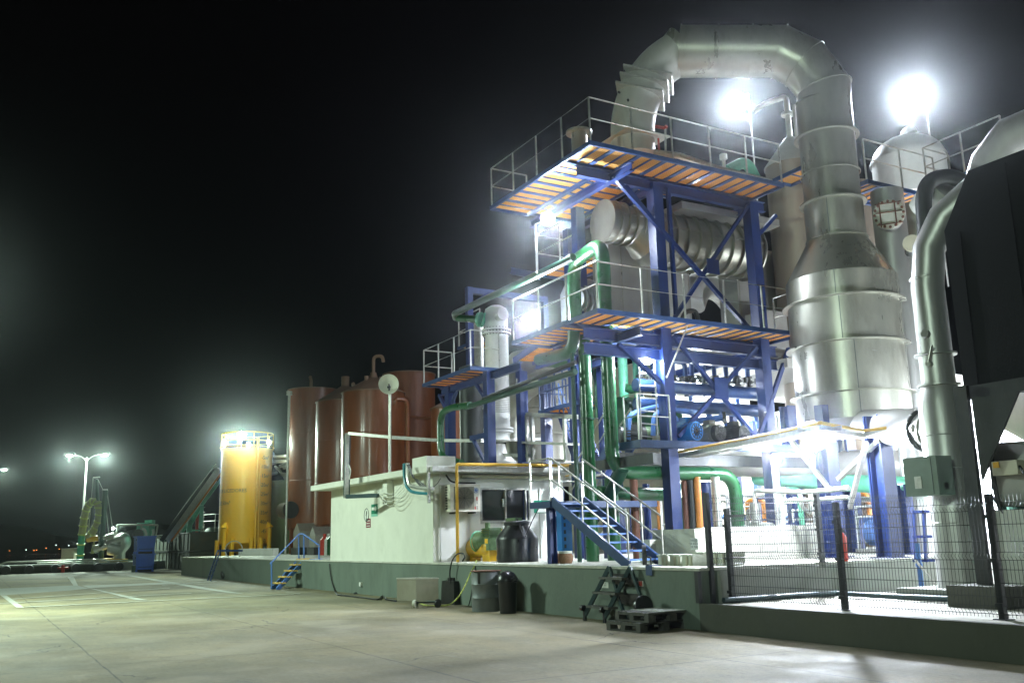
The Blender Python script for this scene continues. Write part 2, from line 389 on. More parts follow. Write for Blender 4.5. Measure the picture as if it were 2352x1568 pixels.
M['lampo'] = emit('far_lamp_orange', (1, .25, .04), 3); M['lampf'] = emit('far_lamp_white', (.9, 1, .95), 4)

# ------------------------------------------------------------------ lamps
def area(parent, loc, direction, power, col, size, name='lamp_light'):
    l = bpy.data.lights.new(name, 'AREA'); l.shape = 'DISK'; l.size = size; l.energy = power; l.color = col
    o = bpy.data.objects.new(name, l); COL.objects.link(o); o.parent = parent
    o.location = V(loc) - ORIG[parent.name]; o.rotation_euler = V(direction).to_track_quat('-Z', 'Y').to_euler(); return o
def floodlight(label, loc, aim, power, col=WHT, size=.4, group='floodlights burning on the plant', pole=None, back=0.0, lens=None):
    loc = V(loc); d = (V(aim) - loc).normalized()
    t = T('floodlight', label, 'floodlight', pole or loc, group)
    U = V((0, 0, 1)); a = d.cross(U).normalized(); b = a.cross(d).normalized(); s = size / 2
    back_c = loc - d * size * .5
    h = MB().cyl(back_c, loc - d*.004, s*.5, s*1.12, 24)
    for k in range(3): q = back_c + d*size*.12*k; h.cyl(q, q + d*.01, s*(.62+.14*k), n=20)
    obj('housing', h, M['darks'], t)
    obj('lens', MB().cyl(loc, loc + d*.006, s, n=28), M[lens or 'lampw'], t)
    br = MB().beam(back_c - a*s*.7, back_c + a*s*.7, .03, .03)
    if pole is not None:
        p = V(pole); br2 = MB().cyl(p, V((p.x, p.y, back_c.z)), .03, n=8); obj('pole', br2, M['galv'], t)
        br.beam(V((p.x, p.y, back_c.z)), back_c, .03, .03)
    obj('bracket', br, M['galv'], t)
    area(t, loc + d * .015, d, power, col, size * .8)
    if back:
        l = bpy.data.lights.new('lamp_spill', 'POINT'); l.energy = back; l.color = col; l.shadow_soft_size = .15
        o = bpy.data.objects.new('lamp_spill', l); COL.objects.link(o); o.parent = t; o.location = loc + d * (.2) - ORIG[t.name]
    return t
def street_lamp(label, base, height, ang, power, heads=(1, -1), col=GRN, spill=.25):
    b = V(base); t = T('street_lamp', label, 'street lamp', b, 'twin headed street lamps on the yard')
    obj('pole', MB().cyl(b, b + V((0, 0, height)), .11, .06, n=12), M['galv'], t)
    obj('base_plate', MB().box(b - V((.2, .2, 0)), b + V((.2, .2, .05))), M['galv'], t)
    for s in heads:
        d = V((math.cos(ang), math.sin(ang), 0)) * s; p = b + V((0, 0, height))
        obj('arm', MB().tube(bend([p - V((0,0,.3)), p + d*.45 + V((0,0,.12)), p + d*1.1 + V((0,0,.25))], .3), .035, 8), M['galv'], t)
        c = p + d * 1.5 + V((0, 0, .25)); h = MB()
        sd = V((-d.y, d.x, 0))
        h.add([c - d*.5 - sd*.12 + V((0,0,.0)), c + d*.5 - sd*.2, c + d*.5 + sd*.2, c - d*.5 + sd*.12,
               c - d*.45 - sd*.08 + V((0,0,.14)), c + d*.4 - sd*.12 + V((0,0,.17)), c + d*.4 + sd*.12 + V((0,0,.17)), c - d*.45 + sd*.08 + V((0,0,.14))],
              [(4,5,6,7),(0,1,5,4),(1,2,6,5),(2,3,7,6),(3,0,4,7)])
        hd = obj('lamp_head', h, M['darks'], t)
        obj('lens', MB().lathe((c.x, c.y), [(0.0, c.z-.16), (.16, c.z-.13), (.26, c.z-.06), (.28, c.z+.0)], 16), M['lampg'], hd)
        area(t, c - V((0, 0, .19)), (0, 0, -1), power, col, .4)
        l = bpy.data.lights.new('lamp_spill', 'POINT'); l.energy = power * spill; l.color = col; l.shadow_soft_size = .2
        o = bpy.data.objects.new('lamp_spill', l); COL.objects.link(o); o.parent = t; o.location = c - V((0,0,.35)) - ORIG[t.name]
    return t

# ================================================================== SETTING
PZ, PY, FZ = 1.03, 10.95, .43
def st(name, mb, m): return obj(name, mb, m, kind='structure')
gd = MB(); gd.prism([(-78, -60), (60, -60), (60, 70), (-78, 70)], -.5, 0); st('yard_ground', gd, M['ground'])
st('sea', MB().quad((-3500, -3500, -2.2), (-77, -3500, -2.2), (-77, 3500, -2.2), (-3500, 3500, -2.2)), M['sea'])
h = MB(); pr_ = []
N_ = 70
for k in range(N_ + 1):
    a = R(100 + 95 * k / N_); rr = 1500
    hh = 14 + 22 * abs(math.sin(k*.23)) + 14 * math.sin(k*.61 + 1) ** 2
    pr_.append((math.cos(a)*rr, math.sin(a)*rr, hh))
for k in range(N_):
    (x0, y0, h0), (x1, y1, h1) = pr_[k], pr_[k+1]
    h.add([(x0, y0, -3), (x1, y1, -3), (x1*1.12, y1*1.12, h1), (x0*1.12, y0*1.12, h0), (x1*1.4, y1*1.4, -3), (x0*1.4, y0*1.4, -3)], [(0,1,2,3), (3,2,4,5)], True)
st('hills', h, mat('dark_hillside', (.02, .026, .015), .9, 0, .3, .02, 0))
# quay edge with a raised kerb
q = MB(); q.box((-80.2, -60, -2.5), (-78.0, 60, .62)); st('quay_edge', q, M['quay'])
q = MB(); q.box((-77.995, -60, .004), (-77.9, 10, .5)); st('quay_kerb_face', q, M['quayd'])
# raised loading platform and the lower raised floor
st('loading_platform', MB().prism([(-59.2, PY), (-12.9, PY), (-12.9, 60), (-57.5, 60)], 0, PZ - .05), M['plat'])
st('platform_edge', MB().prism([(-59.25, PY - .03), (-12.87, PY - .03), (-12.87, 60), (-57.5, 60)], PZ - .049, PZ), M['plate'])
st('platform_side_wall', MB().box((-12.898, 11.35, FZ), (-12.82, 45, PZ - .06)), M['grayw'])
st('raised_floor', MB().prism([(-12.895, 11.0), (12, 11.0), (12, 60), (-12.895, 60)], 0, FZ - .03), M['floor'])
st('raised_floor_surface', MB().prism([(-12.81, 11.05), (12, 11.05), (12, 60), (-12.81, 60)], FZ - .029, FZ), M['floor'])
obj('low_wall', MB().box((-12.895, 10.9, 0), (12, 11.05, FZ + .02)), M['curb'], label='low grey green kerb wall under the wire mesh fence, beside the bright floor', cat='wall')
# pale strips on the yard
def c1(x, y): return (x/3.0947*.90741, (1060 + y/3.0947)*.90741)
def strip(pts, z=.004, m='stripe'):
    P = [S(u, v, Z=z) for u, v in pts]; st('yard_marking', MB().quad(*P), M[m])
strip([c1(-150, 1335), c1(20,1325), c1(330, 1312), c1(600, 1300), c1(700, 1325), c1(560, 1340), c1(260,1362), c1(40, 1378), c1(-150, 1380)], .004, 'patch')
strip([c1(640, 1303), c1(1320, 1278), c1(1340, 1290), c1(700, 1322)], .008)
strip([c1(530, 1238), c1(580, 1238), c1(612, 1304), c1(575, 1302)], .012)
strip([c1(985, 1224), c1(1040, 1224), c1(1680, 1330), c1(1910, 1366), c1(1800, 1362), c1(1540, 1325)], .012)
strip([c1(690, 1322), c1(745, 1330), c1(1160, 1418), c1(1060, 1416)], .012)
strip([c1(5, 1380), c1(50, 1380), c1(190, 1475), c1(130, 1475)], .012)
for a, b_ in (((100, 1408), (1330, 1322)), ((-100, 1447), (1500, 1362)), ((200, 1470), (2352, 1366)), ((1270, 1300), (1700, 1268))):
    strip([c1(a[0], a[1]-1.5), c1(b_[0], b_[1]-1.5), c1(b_[0], b_[1]+1.5), c1(a[0], a[1]+2)], .016)

# far shore lamps
for k, (u, v, o) in enumerate([(60, 1262, 0), (78, 1263.5, 1), (84, 1262.5, 1), (106, 1258, 1), (129, 1251, 0), (136, 1260, 1), (158, 1252, 0), (22, 1264, 1)]):
    p = S(u, v, D=1150)
    b_ = MB().lathe((p.x, p.y), [(.01, p.z-.5), (.5, p.z-.3), (.6, p.z), (.5, p.z+.3), (.01, p.z+.5)], 8)
    pass
    obj('shore_light', b_, M['lampo' if o else 'lampf'], label='tiny %s light on the dark far shore' % ('orange' if o else 'white'), cat='light',
        group='orange lights on the far shore' if o else 'white lights on the far shore')

# ================================================================== QUAY SIDE (far left)
street_lamp('twin headed street lamp standing on the quay behind the hose', S(183, 1294, D=80) * 1, 9.0, R(62), 4500, spill=.16)
sl = S(-25, 1078, D=95); street_lamp('street lamp cut by the left edge, only the end of one head showing', (sl.x, sl.y, .4), sl.z - .65, R(62), 1500, spill=.2)
for k, uu in enumerate((13, 66, 126, 173, 224, 272)):
    p = S(uu, 1310, X=-77.5); mb = MB().cyl((-77.85, p.y, .32), (-77.1, p.y, .30), .34, .30, 20)
    mb.cyl((-77.1, p.y, .30), (-77.085, p.y, .30), .15, n=12)
    obj('quay_fender', mb, M['rubber'], label='black rubber fender on the quay face, number %s from the left' % ('one two three four five six'.split()[k]), cat='fender', group='rubber fenders along the quay')
p0, p1 = S(15, 1292, X=-78.6), S(235, 1289, X=-78.6)
mb = MB(); mb.tube(bend([(-78.6, p0.y - .6, .64), (-78.6, p0.y, .85), (-78.6, p1.y, .85), (-78.6, p1.y + .5, .64)], .15), .06, 8)
mb.tube([(-78.9, p0.y + 2, .72), (-78.9, p1.y + 3, .72)], .045, 8)
obj('quay_pipe', mb, M['galv'], label='pale pipes lying along the top of the quay', cat='pipe')
# service cabinet on legs
t = T('service_cabinet', 'cream electrical cabinet on two legs on the quay left of the lamp post', 'cabinet', S(157, 1292, D=78))
a, b_ = S(143, 1284, D=78), S(171, 1259, D=78); d = V((.49, .87, 0))
mb = MB(); mb.beam(V((a.x, a.y, (a.z+b_.z)/2)), V((a.x, a.y, (a.z+b_.z)/2)) + d*1.05, .5, b_.z - a.z); obj('box', mb, M['cream'], t)
mb = MB(); mb.beam(V((a.x, a.y, b_.z+.02)) - d*.04, V((a.x, a.y, b_.z+.02)) + d*1.09, .6, .05); obj('lid', mb, M['galv'], t)
for k in (.15, .9):
    q = V((a.x, a.y, 0)) + d*k; obj('leg', MB().beam((q.x, q.y, .6), (q.x, q.y, a.z), .07, .07), M['galv'], t)
# red mooring posts
for u, v0, v1, lab in ((126, 1299, 1287, 'short red mooring bollard with a cross bar, standing on the quay top'), (144, 1314, 1297, 'red bollard with a cross bar standing on the yard in front of the quay')):
    p = S(u, v0, D=76 if v0 < 1305 else 68); q = S(u, v1, D=depth(p)); r = (q.z - p.z)
    t = T('mooring_bollard', lab, 'bollard', p)
    obj('post', MB().cyl(p, p + V((0, 0, r)), .12, n=10), M['red'], t)
    obj('cross_bar', MB().cyl(p + V((-.2, -.36, r*.62)), p + V((.2, .36, r*.62)), .07, n=8), M['red'], t)

# loading mast with the suction hose
D0 = 73
def W(u, v, D=D0): return S(u, v, D=D)
def L1(x, y): return ((180 + x/5.6)*.90741, (1180 + y/5.6)*.90741)     # pixels of a close up
t = T('hose_mast', 'green loading mast of two leaning posts with stay wires on the quay', 'mast', W(*L1(415, 1350)))
obj('post', MB().tube([W(*L1(368, 180)), W(*L1(375, 470)), W(*L1(400, 900)), W(*L1(420, 1200))], .13, 10, rs=[.1, .14, .14, .14]), M['greend'], t)
obj('post', MB().tube([W(*L1(487, 335)), W(*L1(465, 700)), W(*L1(435, 1060)), W(*L1(420, 1350))], .2, 10), M['greend'], t)
obj('head_plate', MB().cyl(W(*L1(445, 333)), W(*L1(515, 330)), .07, n=8).cyl(W(*L1(312, 158)), W(*L1(408, 150)), .05, n=8), M['galv'], t)
wi = MB()
for a, b_ in (((312, 155), (285, 470)), ((285, 540), (250, 870)), ((515, 385), (600, 960)), ((490, 520), (535, 980)), ((385, 190), (450, 330))):
    wi.tube([W(*L1(*a)), W(*L1(*b_))], .025, 5)
obj('stay_wire', wi, M['galv'], t)
obj('foot', MB().beam(W(*L1(370, 1355)), W(*L1(475, 1340)), .8, .25), M['greend'], t)
obj('lever', MB().tube([W(*L1(335, 1010)), W(*L1(300, 1230))], .09, 8, rs=[.04, .13]), M['hose'], t)
hp = [(125, 1370), (128, 1250), (140, 1100), (155, 960), (170, 840), (185, 730), (210, 620), (245, 545), (290, 500), (335, 492), (375, 520), (395, 580), (398, 680), (380, 780), (345, 870), (290, 950), (235, 1010)]
hp = [W(*L1(*p)) for p in hp]
t = T('suction_hose', 'thick taped suction hose bent into a tall loop beside the quay lamp post', 'hose', hp[0])
obj('hose', MB().tube(hp[3:], .27, 12), M['hose'], t); obj('hose_foot', MB().tube(hp[:4], .25, 12), M['hoseg'], t)
rb = MB()
for i in range(1, len(hp)-1):
    dd = (hp[i+1]-hp[i]).normalized(); rb.cyl(hp[i]-dd*.05, hp[i]+dd*.05, .31, n=12)
obj('strap', rb, M['hosey'], t)
obj('nozzle', MB().cyl(W(*L1(235, 1025)), W(*L1(395, 1018)), .27, .2, n=14), M['compy'], t)
# fish pump
t = T('loading_pump', 'steel loading pump with a fat bent pipe and valves behind the blue bins', 'pump', W(*L1(650, 1370)))
obj('inlet_pipe', MB().cyl(W(*L1(395, 1008)), W(*L1(560, 1005)), .16, n=12), M['galv'], t)
obj('bent_pipe', MB().tube(bend([W(*L1(545, 1110)), W(*L1(620, 1060)), W(*L1(760, 1000)), W(*L1(780, 1100)), W(*L1(690, 1180)), W(*L1(680, 1330))], 1.2), .42, 14), M['steelb'], t)
obj('casing', MB().cyl(W(*L1(560, 1140)), W(*L1(720, 1180)), .62, .5, n=18), M['steelb'], t)
vb = MB()
for a, r in (((570, 1000), .3), (((600), 1050), .25), ((640, 1040), .2), ((380, 1170), .25), ((450, 1150), .22), ((365, 1140), .16)):
    c = W(*L1(*a)); vb.cyl(c - V((.1, .25, .1)), c + V((.1, .25, .12)), r, n=12)
obj('valve', vb, M['galv'], t)
obj('skid', MB().beam(W(*L1(440, 1330)), W(*L1(760, 1335)), 1.2, .3), M['yelp'], t)
obj('handle', MB().tube(bend([W(*L1(605, 1000)), W(*L1(640, 960)), W(*L1(660, 850)), W(*L1(650, 830))], .1), .06, 6), M['galv'], t)
fl = floodlight('tiny work lamp shining on the stay wire above the loading pump', W(*L1(596, 877)), V((0, 0, 1.6)), 60, GRN, .2, 'floodlights burning on the quay')
# green hydraulic unit
t = T('hydraulic_unit', 'pale green hydraulic power unit under a grey pipe frame, left of the conveyor', 'machine', W(*L1(1000, 1100), 72))
obj('cabinet', MB().beam(W(*L1(945, 960), 72), W(*L1(945, 960), 72) + V((.45, .8, 0)), .6, 1.7), M['greenleg'], t)
obj('cabinet', MB().beam(W(*L1(1060, 920), 73), W(*L1(1165, 915), 73), .6, 1.7), M['greenleg'], t)
obj('fan', MB().cyl(W(*L1(950, 965), 71.6), W(*L1(950, 965), 71.4), .42, n=18), M['darks'], t)
fr = MB()
for a in (((650, 830), (995, 826)), ((995, 826), (1010, 1010)), ((1000, 828), (1230, 828)), ((1230, 828), (1200, 980)), ((655, 830), (660, 900))): fr.tube([W(*L1(*a[0]), 71.8), W(*L1(*a[1]), 71.8)], .07, 8)
obj('frame', fr, M['galv'], t)
hs = MB()
for a in ([(1010, 880), (1050, 900), (1075, 1010)], [(1160, 890), (1170, 950), (1110, 1050)], [(1180, 990), (1240, 1000), (1290, 1040)], [(1110, 1050), (1190, 1060), (1200, 1010)]):
    hs.tube(bend([W(*L1(*p), 71.7) for p in a], 1), .1, 8)
obj('hydraulic_hose', hs, M['white'], t)
# blue plastic bins, stacked two high
def bin_(x0, y0, z, label):
    t = T('plastic_bin', label, 'bin', (x0, y0, z), 'blue plastic bins stacked two high')
    x1, y1 = x0 + 1.62, y0 + 1.22; H = 1.12
    mb = MB().add([(x0+.04, y0+.04, z+.15), (x1-.04, y0+.04, z+.15), (x1-.04, y1-.04, z+.15), (x0+.04, y1-.04, z+.15), (x0, y0, z+H), (x1, y0, z+H), (x1, y1, z+H), (x0, y1, z+H)], [(3,2,1,0), (4,5,6,7), (0,1,5,4), (1,2,6,5), (2,3,7,6), (3,0,4,7)])
    obj('tub', mb, M['binb'], t)
    obj('rim', MB().box((x0-.05, y0-.05, z+H+.002), (x1+.05, y1+.05, z+H+.09)), M['binb'], t)
    for k in (0, .6, 1.2): obj('foot', MB().box((x0+k, y0, z), (x0+k+.2, y1, z+.149)), M['binb'], t)
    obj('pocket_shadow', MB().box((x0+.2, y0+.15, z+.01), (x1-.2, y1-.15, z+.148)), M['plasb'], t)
    obj('knob', MB().cyl((x1-.2, y0-.002, z+H-.16), (x1-.2, y0-.03, z+H-.16), .06, n=10), M['cable'], t)
    obj('panel_groove', MB().box((x1-.0, y0+.15, z+.3), (x1+.006, y1-.15, z+.34)), M['blued'], t)
    return t
bp = S(311, 1313, Z=0)
bin_(bp.x - 1.62, bp.y, 0, 'lower of the two stacked blue plastic bins by the ramp kerb')
bin_(bp.x - 1.62, bp.y, 1.215, 'upper of the two stacked blue plastic bins by the ramp kerb')
# dark containers
for a, b_, z0, z1, lab in ((345, 386, 0, 1.3, 'lower left'), (345, 386, 1.33, 2.6, 'upper left'), (389, 434, 0, 1.3, 'lower right'), (389, 434, 1.33, 2.6, 'upper right')):
    A, B = S(a, 1300, Y=13.2), S(b_, 1300, Y=13.2)
    t = T('steel_skip', '%s of four rusty dark steel skips behind the ramp' % lab, 'skip', (A.x, 13.2, z0), 'four rusty steel skips')
    mb = MB(); mb.box((A.x, 13.2, z0), (B.x, 15, z1 - .06)); obj('body', mb, M['cont'], t)
    rb = MB(); nr = 5
    for k in range(nr): x = A.x + (B.x - A.x) * (k + .5)/nr; rb.box((x-.12, 13.14, z0+.1), (x+.12, 13.198, z1-.1))
    obj('rib', rb, M['cont'], t); obj('rim', MB().box((A.x, 13.12, z1-.058), (B.x, 15.05, z1)), M['darks'], t)
A, B = S(306, 1313, Z=0), S(418, 1298, Z=0)
mb = MB(); mb.beam(A + V((0, 0, .2)), B + V((0, 0, .22)), .25, .45); obj('ramp_kerb', mb, M['greend'], label='low dark green kerb running from the blue bins to the platform', cat='kerb')

# conveyor and its tower
def L2(x, y): return ((380 + x/5.405)*.90741, (1150 + y/5.405)*.90741)
Dc = 70
t = T('inclined_conveyor', 'long inclined conveyor trough with green side rails rising to the yellow tank', 'conveyor', S(*L2(180, 1190), D=Dc))
def C_(x, y, dd=0): return S(*L2(x, y), D=Dc - dd)
obj('trough', MB().beam(C_(250, 1180, 1.3), C_(950, 200, 1.3), .3, .42), M['galv'], t)
obj('side_rail', MB().beam(C_(190, 1180, .8), C_(870, 245, .8), .12, .28), M['greend'], t)
obj('side_rail', MB().beam(C_(350, 1180, -.4), C_(975, 330, -.4), .1, .2), M['greenleg'], t)
obj('guard_rail', MB().tube([C_(130, 1180, .8), C_(540, 600, .8), C_(900, 130, .8)], .035, 6), M['galv'], t)
obj('side_plate', MB().beam(C_(150, 1180, .9), C_(850, 250, .9), .04, .34), M['darks'], t)
obj('chute_pipe', MB().tube([C_(290, 1180, 1.6), C_(600, 775, 1.6), C_(985, 235, 1.6)], .07, 6), M['orngp'], t)
obj('chute_pipe', MB().tube([C_(320, 1180, 1.6), C_(905, 360, 1.6)], .05, 6), M['white'], t)
cb = MB()
for a, b_ in (((280, 968), (470, 968)), ((530, 622), (720, 630)), ((850, 268), (970, 275))): cb.beam(C_(*a), C_(*b_), .12, .12)
obj('cross_bar', cb, M['greenleg'], t)
t = T('conveyor_tower', 'pale green steel tower under the conveyor with a red pipe inside', 'tower', C_(600, 1360))
for a, b_ in (((548, 690), (515, 1180)), ((708, 690), (690, 1010)), ((560, 690), (535, 1360)), ((675, 1200), (670, 1360))): obj('post', MB().beam(C_(*a), C_(*b_), .26, .26), M['greenleg'], t)
for a, b_ in (((560, 720), (700, 725)), ((540, 1035), (680, 1035)), ((690, 735), (555, 970)), ((555, 1080), (600, 1190))): obj('brace', MB().beam(C_(*a), C_(*b_), .12, .12), M['greenleg'], t)
obj('riser_pipe', MB().tube([C_(655, 700, -.5), C_(640, 1000, -.5), C_(628, 1200, -.5)], .11, 8), M['red'], t)
t = T('control_cabinet', 'white control cabinet on the foot of the green conveyor tower', 'cabinet', C_(605, 1360, 1))
mb = MB(); a = C_(560, 1285, 1); b_ = C_(652, 1285, 1); mb.beam(a, b_, .5, 1.75); obj('box', mb, M['white'], t)
obj('leg', MB().beam(a - V((0, 0, .87)), a - V((0, 0, a.z - .02)), .1, .1).beam(b_ - V((0, 0, .87)), b_ - V((0, 0, b_.z - .02)), .1, .1), M['galv'], t)
# horizontal tank with ladder and rail
t = T('horizontal_tank', 'grey green horizontal tank with a dished end and ladder behind the yellow tank', 'tank', C_(790, 1340, -2))
e0, e1 = C_(800, 1140, -2), C_(1010, 1130, -9); dd = V((e1 - e0).to_tuple()); dd.z = 0; dd.normalize(); rr = 150/5.405*.907*72/F * .92
ed = V((-.35, .94, 0)).normalized(); e1 = e0 + ed * 8; e1.z = e0.z
obj('shell', MB().cyl(e0, e1, rr, n=32), M['tanker'], t)
dm = MB(); rings = 6
prev = None; U = V((0, 0, 1)); A_ = ed.cross(U).normalized(); vs = []
for i in range(rings):
    t_ = i/(rings-1)*math.pi/2; r_ = rr*math.cos(t_); off = -ed*(rr*.28*math.sin(t_))
    for k in range(28): an = 2*math.pi*k/28; vs.append(e0 + off + (A_*math.cos(an)+U*math.sin(an))*max(r_, .01))
dm.add(vs, [(i*28+k, (i+1)*28+k, (i+1)*28+(k+1) % 28, i*28+(k+1) % 28) for i in range(rings-1) for k in range(28)], True)
obj('dished_end', dm, M['tanker'], t)
ld = MB()
for x in (-.2, .2): ld.tube([e0 - ed*.55 + A_*(x) - U*rr, e0 - ed*.55 + A_*(x) + U*(rr+.3)], .03, 6)
for k in range(9): z_ = -rr + .2 + k*.36; ld.tube([e0 - ed*.55 - A_*.2 + U*z_, e0 - ed*.55 + A_*.2 + U*z_], .02, 5)
obj('ladder', ld, M['galv'], t)
rl = MB()
for hh_ in (.5, 1.0): rl.tube([e0 + U*(rr+hh_) - A_*.8, e0 + U*(rr+hh_) + A_*.8, e1 + U*(rr+hh_) + A_*.8], .035, 6)
for k in range(5): q = e0 + A_*.8 + ed*k*1.5 + U*rr*.5; rl.tube([q, V((q.x, q.y, e0.z+rr+1.0))], .03, 5)
rl.tube([e0 - A_*.8 + U*rr*.5, e0 - A_*.8 + U*(rr+1.0)], .03, 5)
obj('railing', rl, M['galv'], t)
for k in (1, 6): q = e0 + ed*k; obj('saddle', MB().beam(V((q.x, q.y, 0)) , V((q.x, q.y, e0.z - rr*.8)), 1.4, .4), M['darks'], t)

# ------------------------------------------------------------------ text
def text_pts(s, size):
    cu = bpy.data.curves.new('lettering', 'FONT'); cu.body = s; cu.size = size; cu.align_x = 'CENTER'; cu.align_y = 'CENTER'; cu.resolution_u = 2
    o = bpy.data.objects.new('lettering', cu); COL.objects.link(o); bpy.context.view_layer.update()
    me = o.evaluated_get(bpy.context.evaluated_depsgraph_get()).to_mesh()
    vs = [(v.co.x, v.co.y) for v in me.vertices]; fs = [tuple(p.vertices) for p in me.polygons]
    o.to_mesh_clear(); bpy.data.objects.remove(o); bpy.data.curves.remove(cu)
    return vs, fs
def text_plane(s, size, c, ux, uz):
    vs, fs = text_pts(s, size); c, ux, uz = V(c), V(ux), V(uz)
    return MB().add([c + ux*x + uz*y for x, y in vs], fs)
def text_cyl(s, size, cx, cy, r, ang, z):
    vs, fs = text_pts(s, size)
    return MB().add([(cx + r*math.cos(ang + x/r), cy + r*math.sin(ang + x/r), z + y) for x, y in vs], fs)

# yellow silo
Dy = 60.0; yc = S(564, 1150, D=Dy); X_, Y_ = yc.x, yc.y; ry = 57.5/F*Dy
zt = S(564, 1033, D=depth((X_, Y_, 7.7))).z; zb = S(564, 1246, D=depth((X_, Y_, 1.7))).z
t = T('yellow_silo', 'tall yellow storage tank with black litre marks and a lamp ring on top', 'storage tank', (X_, Y_, 0))
obj('shell', MB().lathe((X_, Y_), [(ry, zb), (ry, zt)], 48), M['yellow'], t)
obj('roof', MB().lathe((X_, Y_), [(.01, zt+.12), (ry+.03, zt+.02), (ry+.03, zt-.06)], 48), M['yellow'], t)
obj('cone', MB().lathe((X_, Y_), [(ry, zb), (.3, zb-.75), (.01, zb-.76)], 48), M['yellow'], t)
va = math.atan2(-Y_, -X_)                                    # side that faces the yard
def onr(u_): # angle on the shell that shows at frame column u_
    s_ = max(-.98, min(.98, (u_ - 564)/57.5)); return va + math.asin(s_)
for uu, zz in ((524, zb+.9), (614, zb+.9), (540, zb+.3), (597, zb+.3), (578, zb+.3), (510, zb+.2)):
    a = onr(uu); x, y = X_ + math.cos(a)*(ry+.13), Y_ + math.sin(a)*(ry+.13)
    lg = MB().cyl((x, y, 0), (x, y, zz), .14, n=12)
    if zz > zb + .5: lg.cyl((x, y, zz), (x - math.cos(a)*.12, y - math.sin(a)*.12, zz+.35), .26, .06, 4)
    obj('leg', lg, M['yellow'], t)
for uu, r_ in ((586, .07), (592, .045)):
    a = onr(uu); x, y = X_ + math.cos(a)*(ry+.1), Y_ + math.sin(a)*(ry+.1)
    obj('level_pipe', MB().cyl((x, y, .6), (x, y, zt + (.6 if uu == 586 else -1)), r_, n=8), M['yellow'], t)
rg = MB()
for zz, rr_ in ((zt+.12, ry+.08), (zt+.5, ry+.02), (zt+1.0, ry+.02)):
    rg.tube([(X_ + math.cos(k*math.pi/16)*rr_, Y_ + math.sin(k*math.pi/16)*rr_, zz) for k in range(32)], .03, 6, True)
for k in range(10):
    a = k*math.pi/5; rg.tube([(X_+math.cos(a)*(ry+.02), Y_+math.sin(a)*(ry+.02), zt), (X_+math.cos(a)*(ry+.02), Y_+math.sin(a)*(ry+.02), zt+1.0)], .025, 6)
obj('railing', rg, M['yelp'], t)
for k, s_ in enumerate('5 10 15 20 25 30 35 40 45 50'.split()):
    v_ = 1055 + k*20.8; z_ = S(600, v_, D=Dy).z
    z_ = zt - (zt - zb) * (v_ - 1033)/(1246 - 1033)
    obj('lettering', text_cyl('-' + s_ + ('m\u00b3' if k < 8 else ''), .34, X_, Y_, ry+.006, onr(605), z_), M['ink'], t)
zz = zt - (zt-zb)*(1130-1033)/213
obj('lettering', text_cyl('OR DE LICEDORES', .31, X_, Y_, ry+.006, onr(524), zz), M['ink'], t)
obj('lettering', text_cyl('DE 50m\u00b3', .34, X_, Y_, ry+.006, onr(516), zz - .75), M['ink'], t)
for uu, v_, pw, nm, sz in ((555, 1000, 1100, 'large floodlight in the middle of the lamps over the yellow tank', .6), (515, 1015, 600, 'left floodlight of those over the yellow tank', .3), (617, 1015, 600, 'right floodlight of those over the yellow tank', .3), (571, 1021, 300, 'small floodlight low at the front rim of the yellow tank', .3)):
    p = S(uu, v_, D=Dy - (ry+.3 if v_ > 1005 else 0)); floodlight(nm, p, (p.x + 16, p.y - 22, 0), pw, GRN, sz, 'floodlights over the yellow tank', pole=(p.x, p.y, zt - (.1 if v_ > 1005 else -.1)), back=pw*.25, lens='lampg')
# grey green silo behind
sc_ = S(646, 1180, D=64); rs_ = .85*1.3
t = T('green_silo', 'grey green cylindrical tank standing between the yellow tank and the brown tanks', 'storage tank', (sc_.x, sc_.y, 0))
z1_ = S(640, 1104, D=64).z
obj('shell', MB().lathe((sc_.x, sc_.y), [(rs_, 0), (rs_, z1_), (.01, z1_+.1)], 36), M['silo'], t)
pp = MB(); rnd = random.Random(3)
for k in range(16):
    a = V((sc_.x, sc_.y, z1_)) + V((rnd.uniform(-.7, .7), rnd.uniform(-.7, .7), rnd.uniform(.1, 1.5))); b_ = a + V((rnd.uniform(-.8, .8), rnd.uniform(-.8, .8), rnd.uniform(-.6, .9)))
    pp.tube([a, b_], rnd.choice((.05, .09, .12)), 7)
obj('valve_cluster', pp, M['white'], t)
obj('top_pipe', MB().cyl(S(622, 1050, D=62), S(660, 1047, D=58), .12, n=8).cyl(S(622, 1056, D=62), S(660, 1058, D=58), .05, n=8).cyl(S(622, 1062, D=62), S(660, 1060, D=58), .07, n=8), M['galv'], t)
# white curb behind the platform edge, hoop
A, B = S(538, 1279, D=56), S(651, 1276, D=50)
obj('low_wall', MB().box((A.x, 14.0, PZ), (B.x, 14.3, 1.42)), M['wallw'], label='low white painted wall on the platform in front of the yellow tank', cat='wall')
cc = S(537, 1262, D=50); dx = V((.49, .87, 0)); hp = [cc + dx*(.46*math.cos(k*math.pi/14)) + V((0, 0, .46*math.sin(k*math.pi/14))) for k in range(28)]
obj('metal_hoop', MB().tube(hp, .03, 6, True), M['galv'], label='large round metal hoop standing by the leg of the yellow tank', cat='hoop')

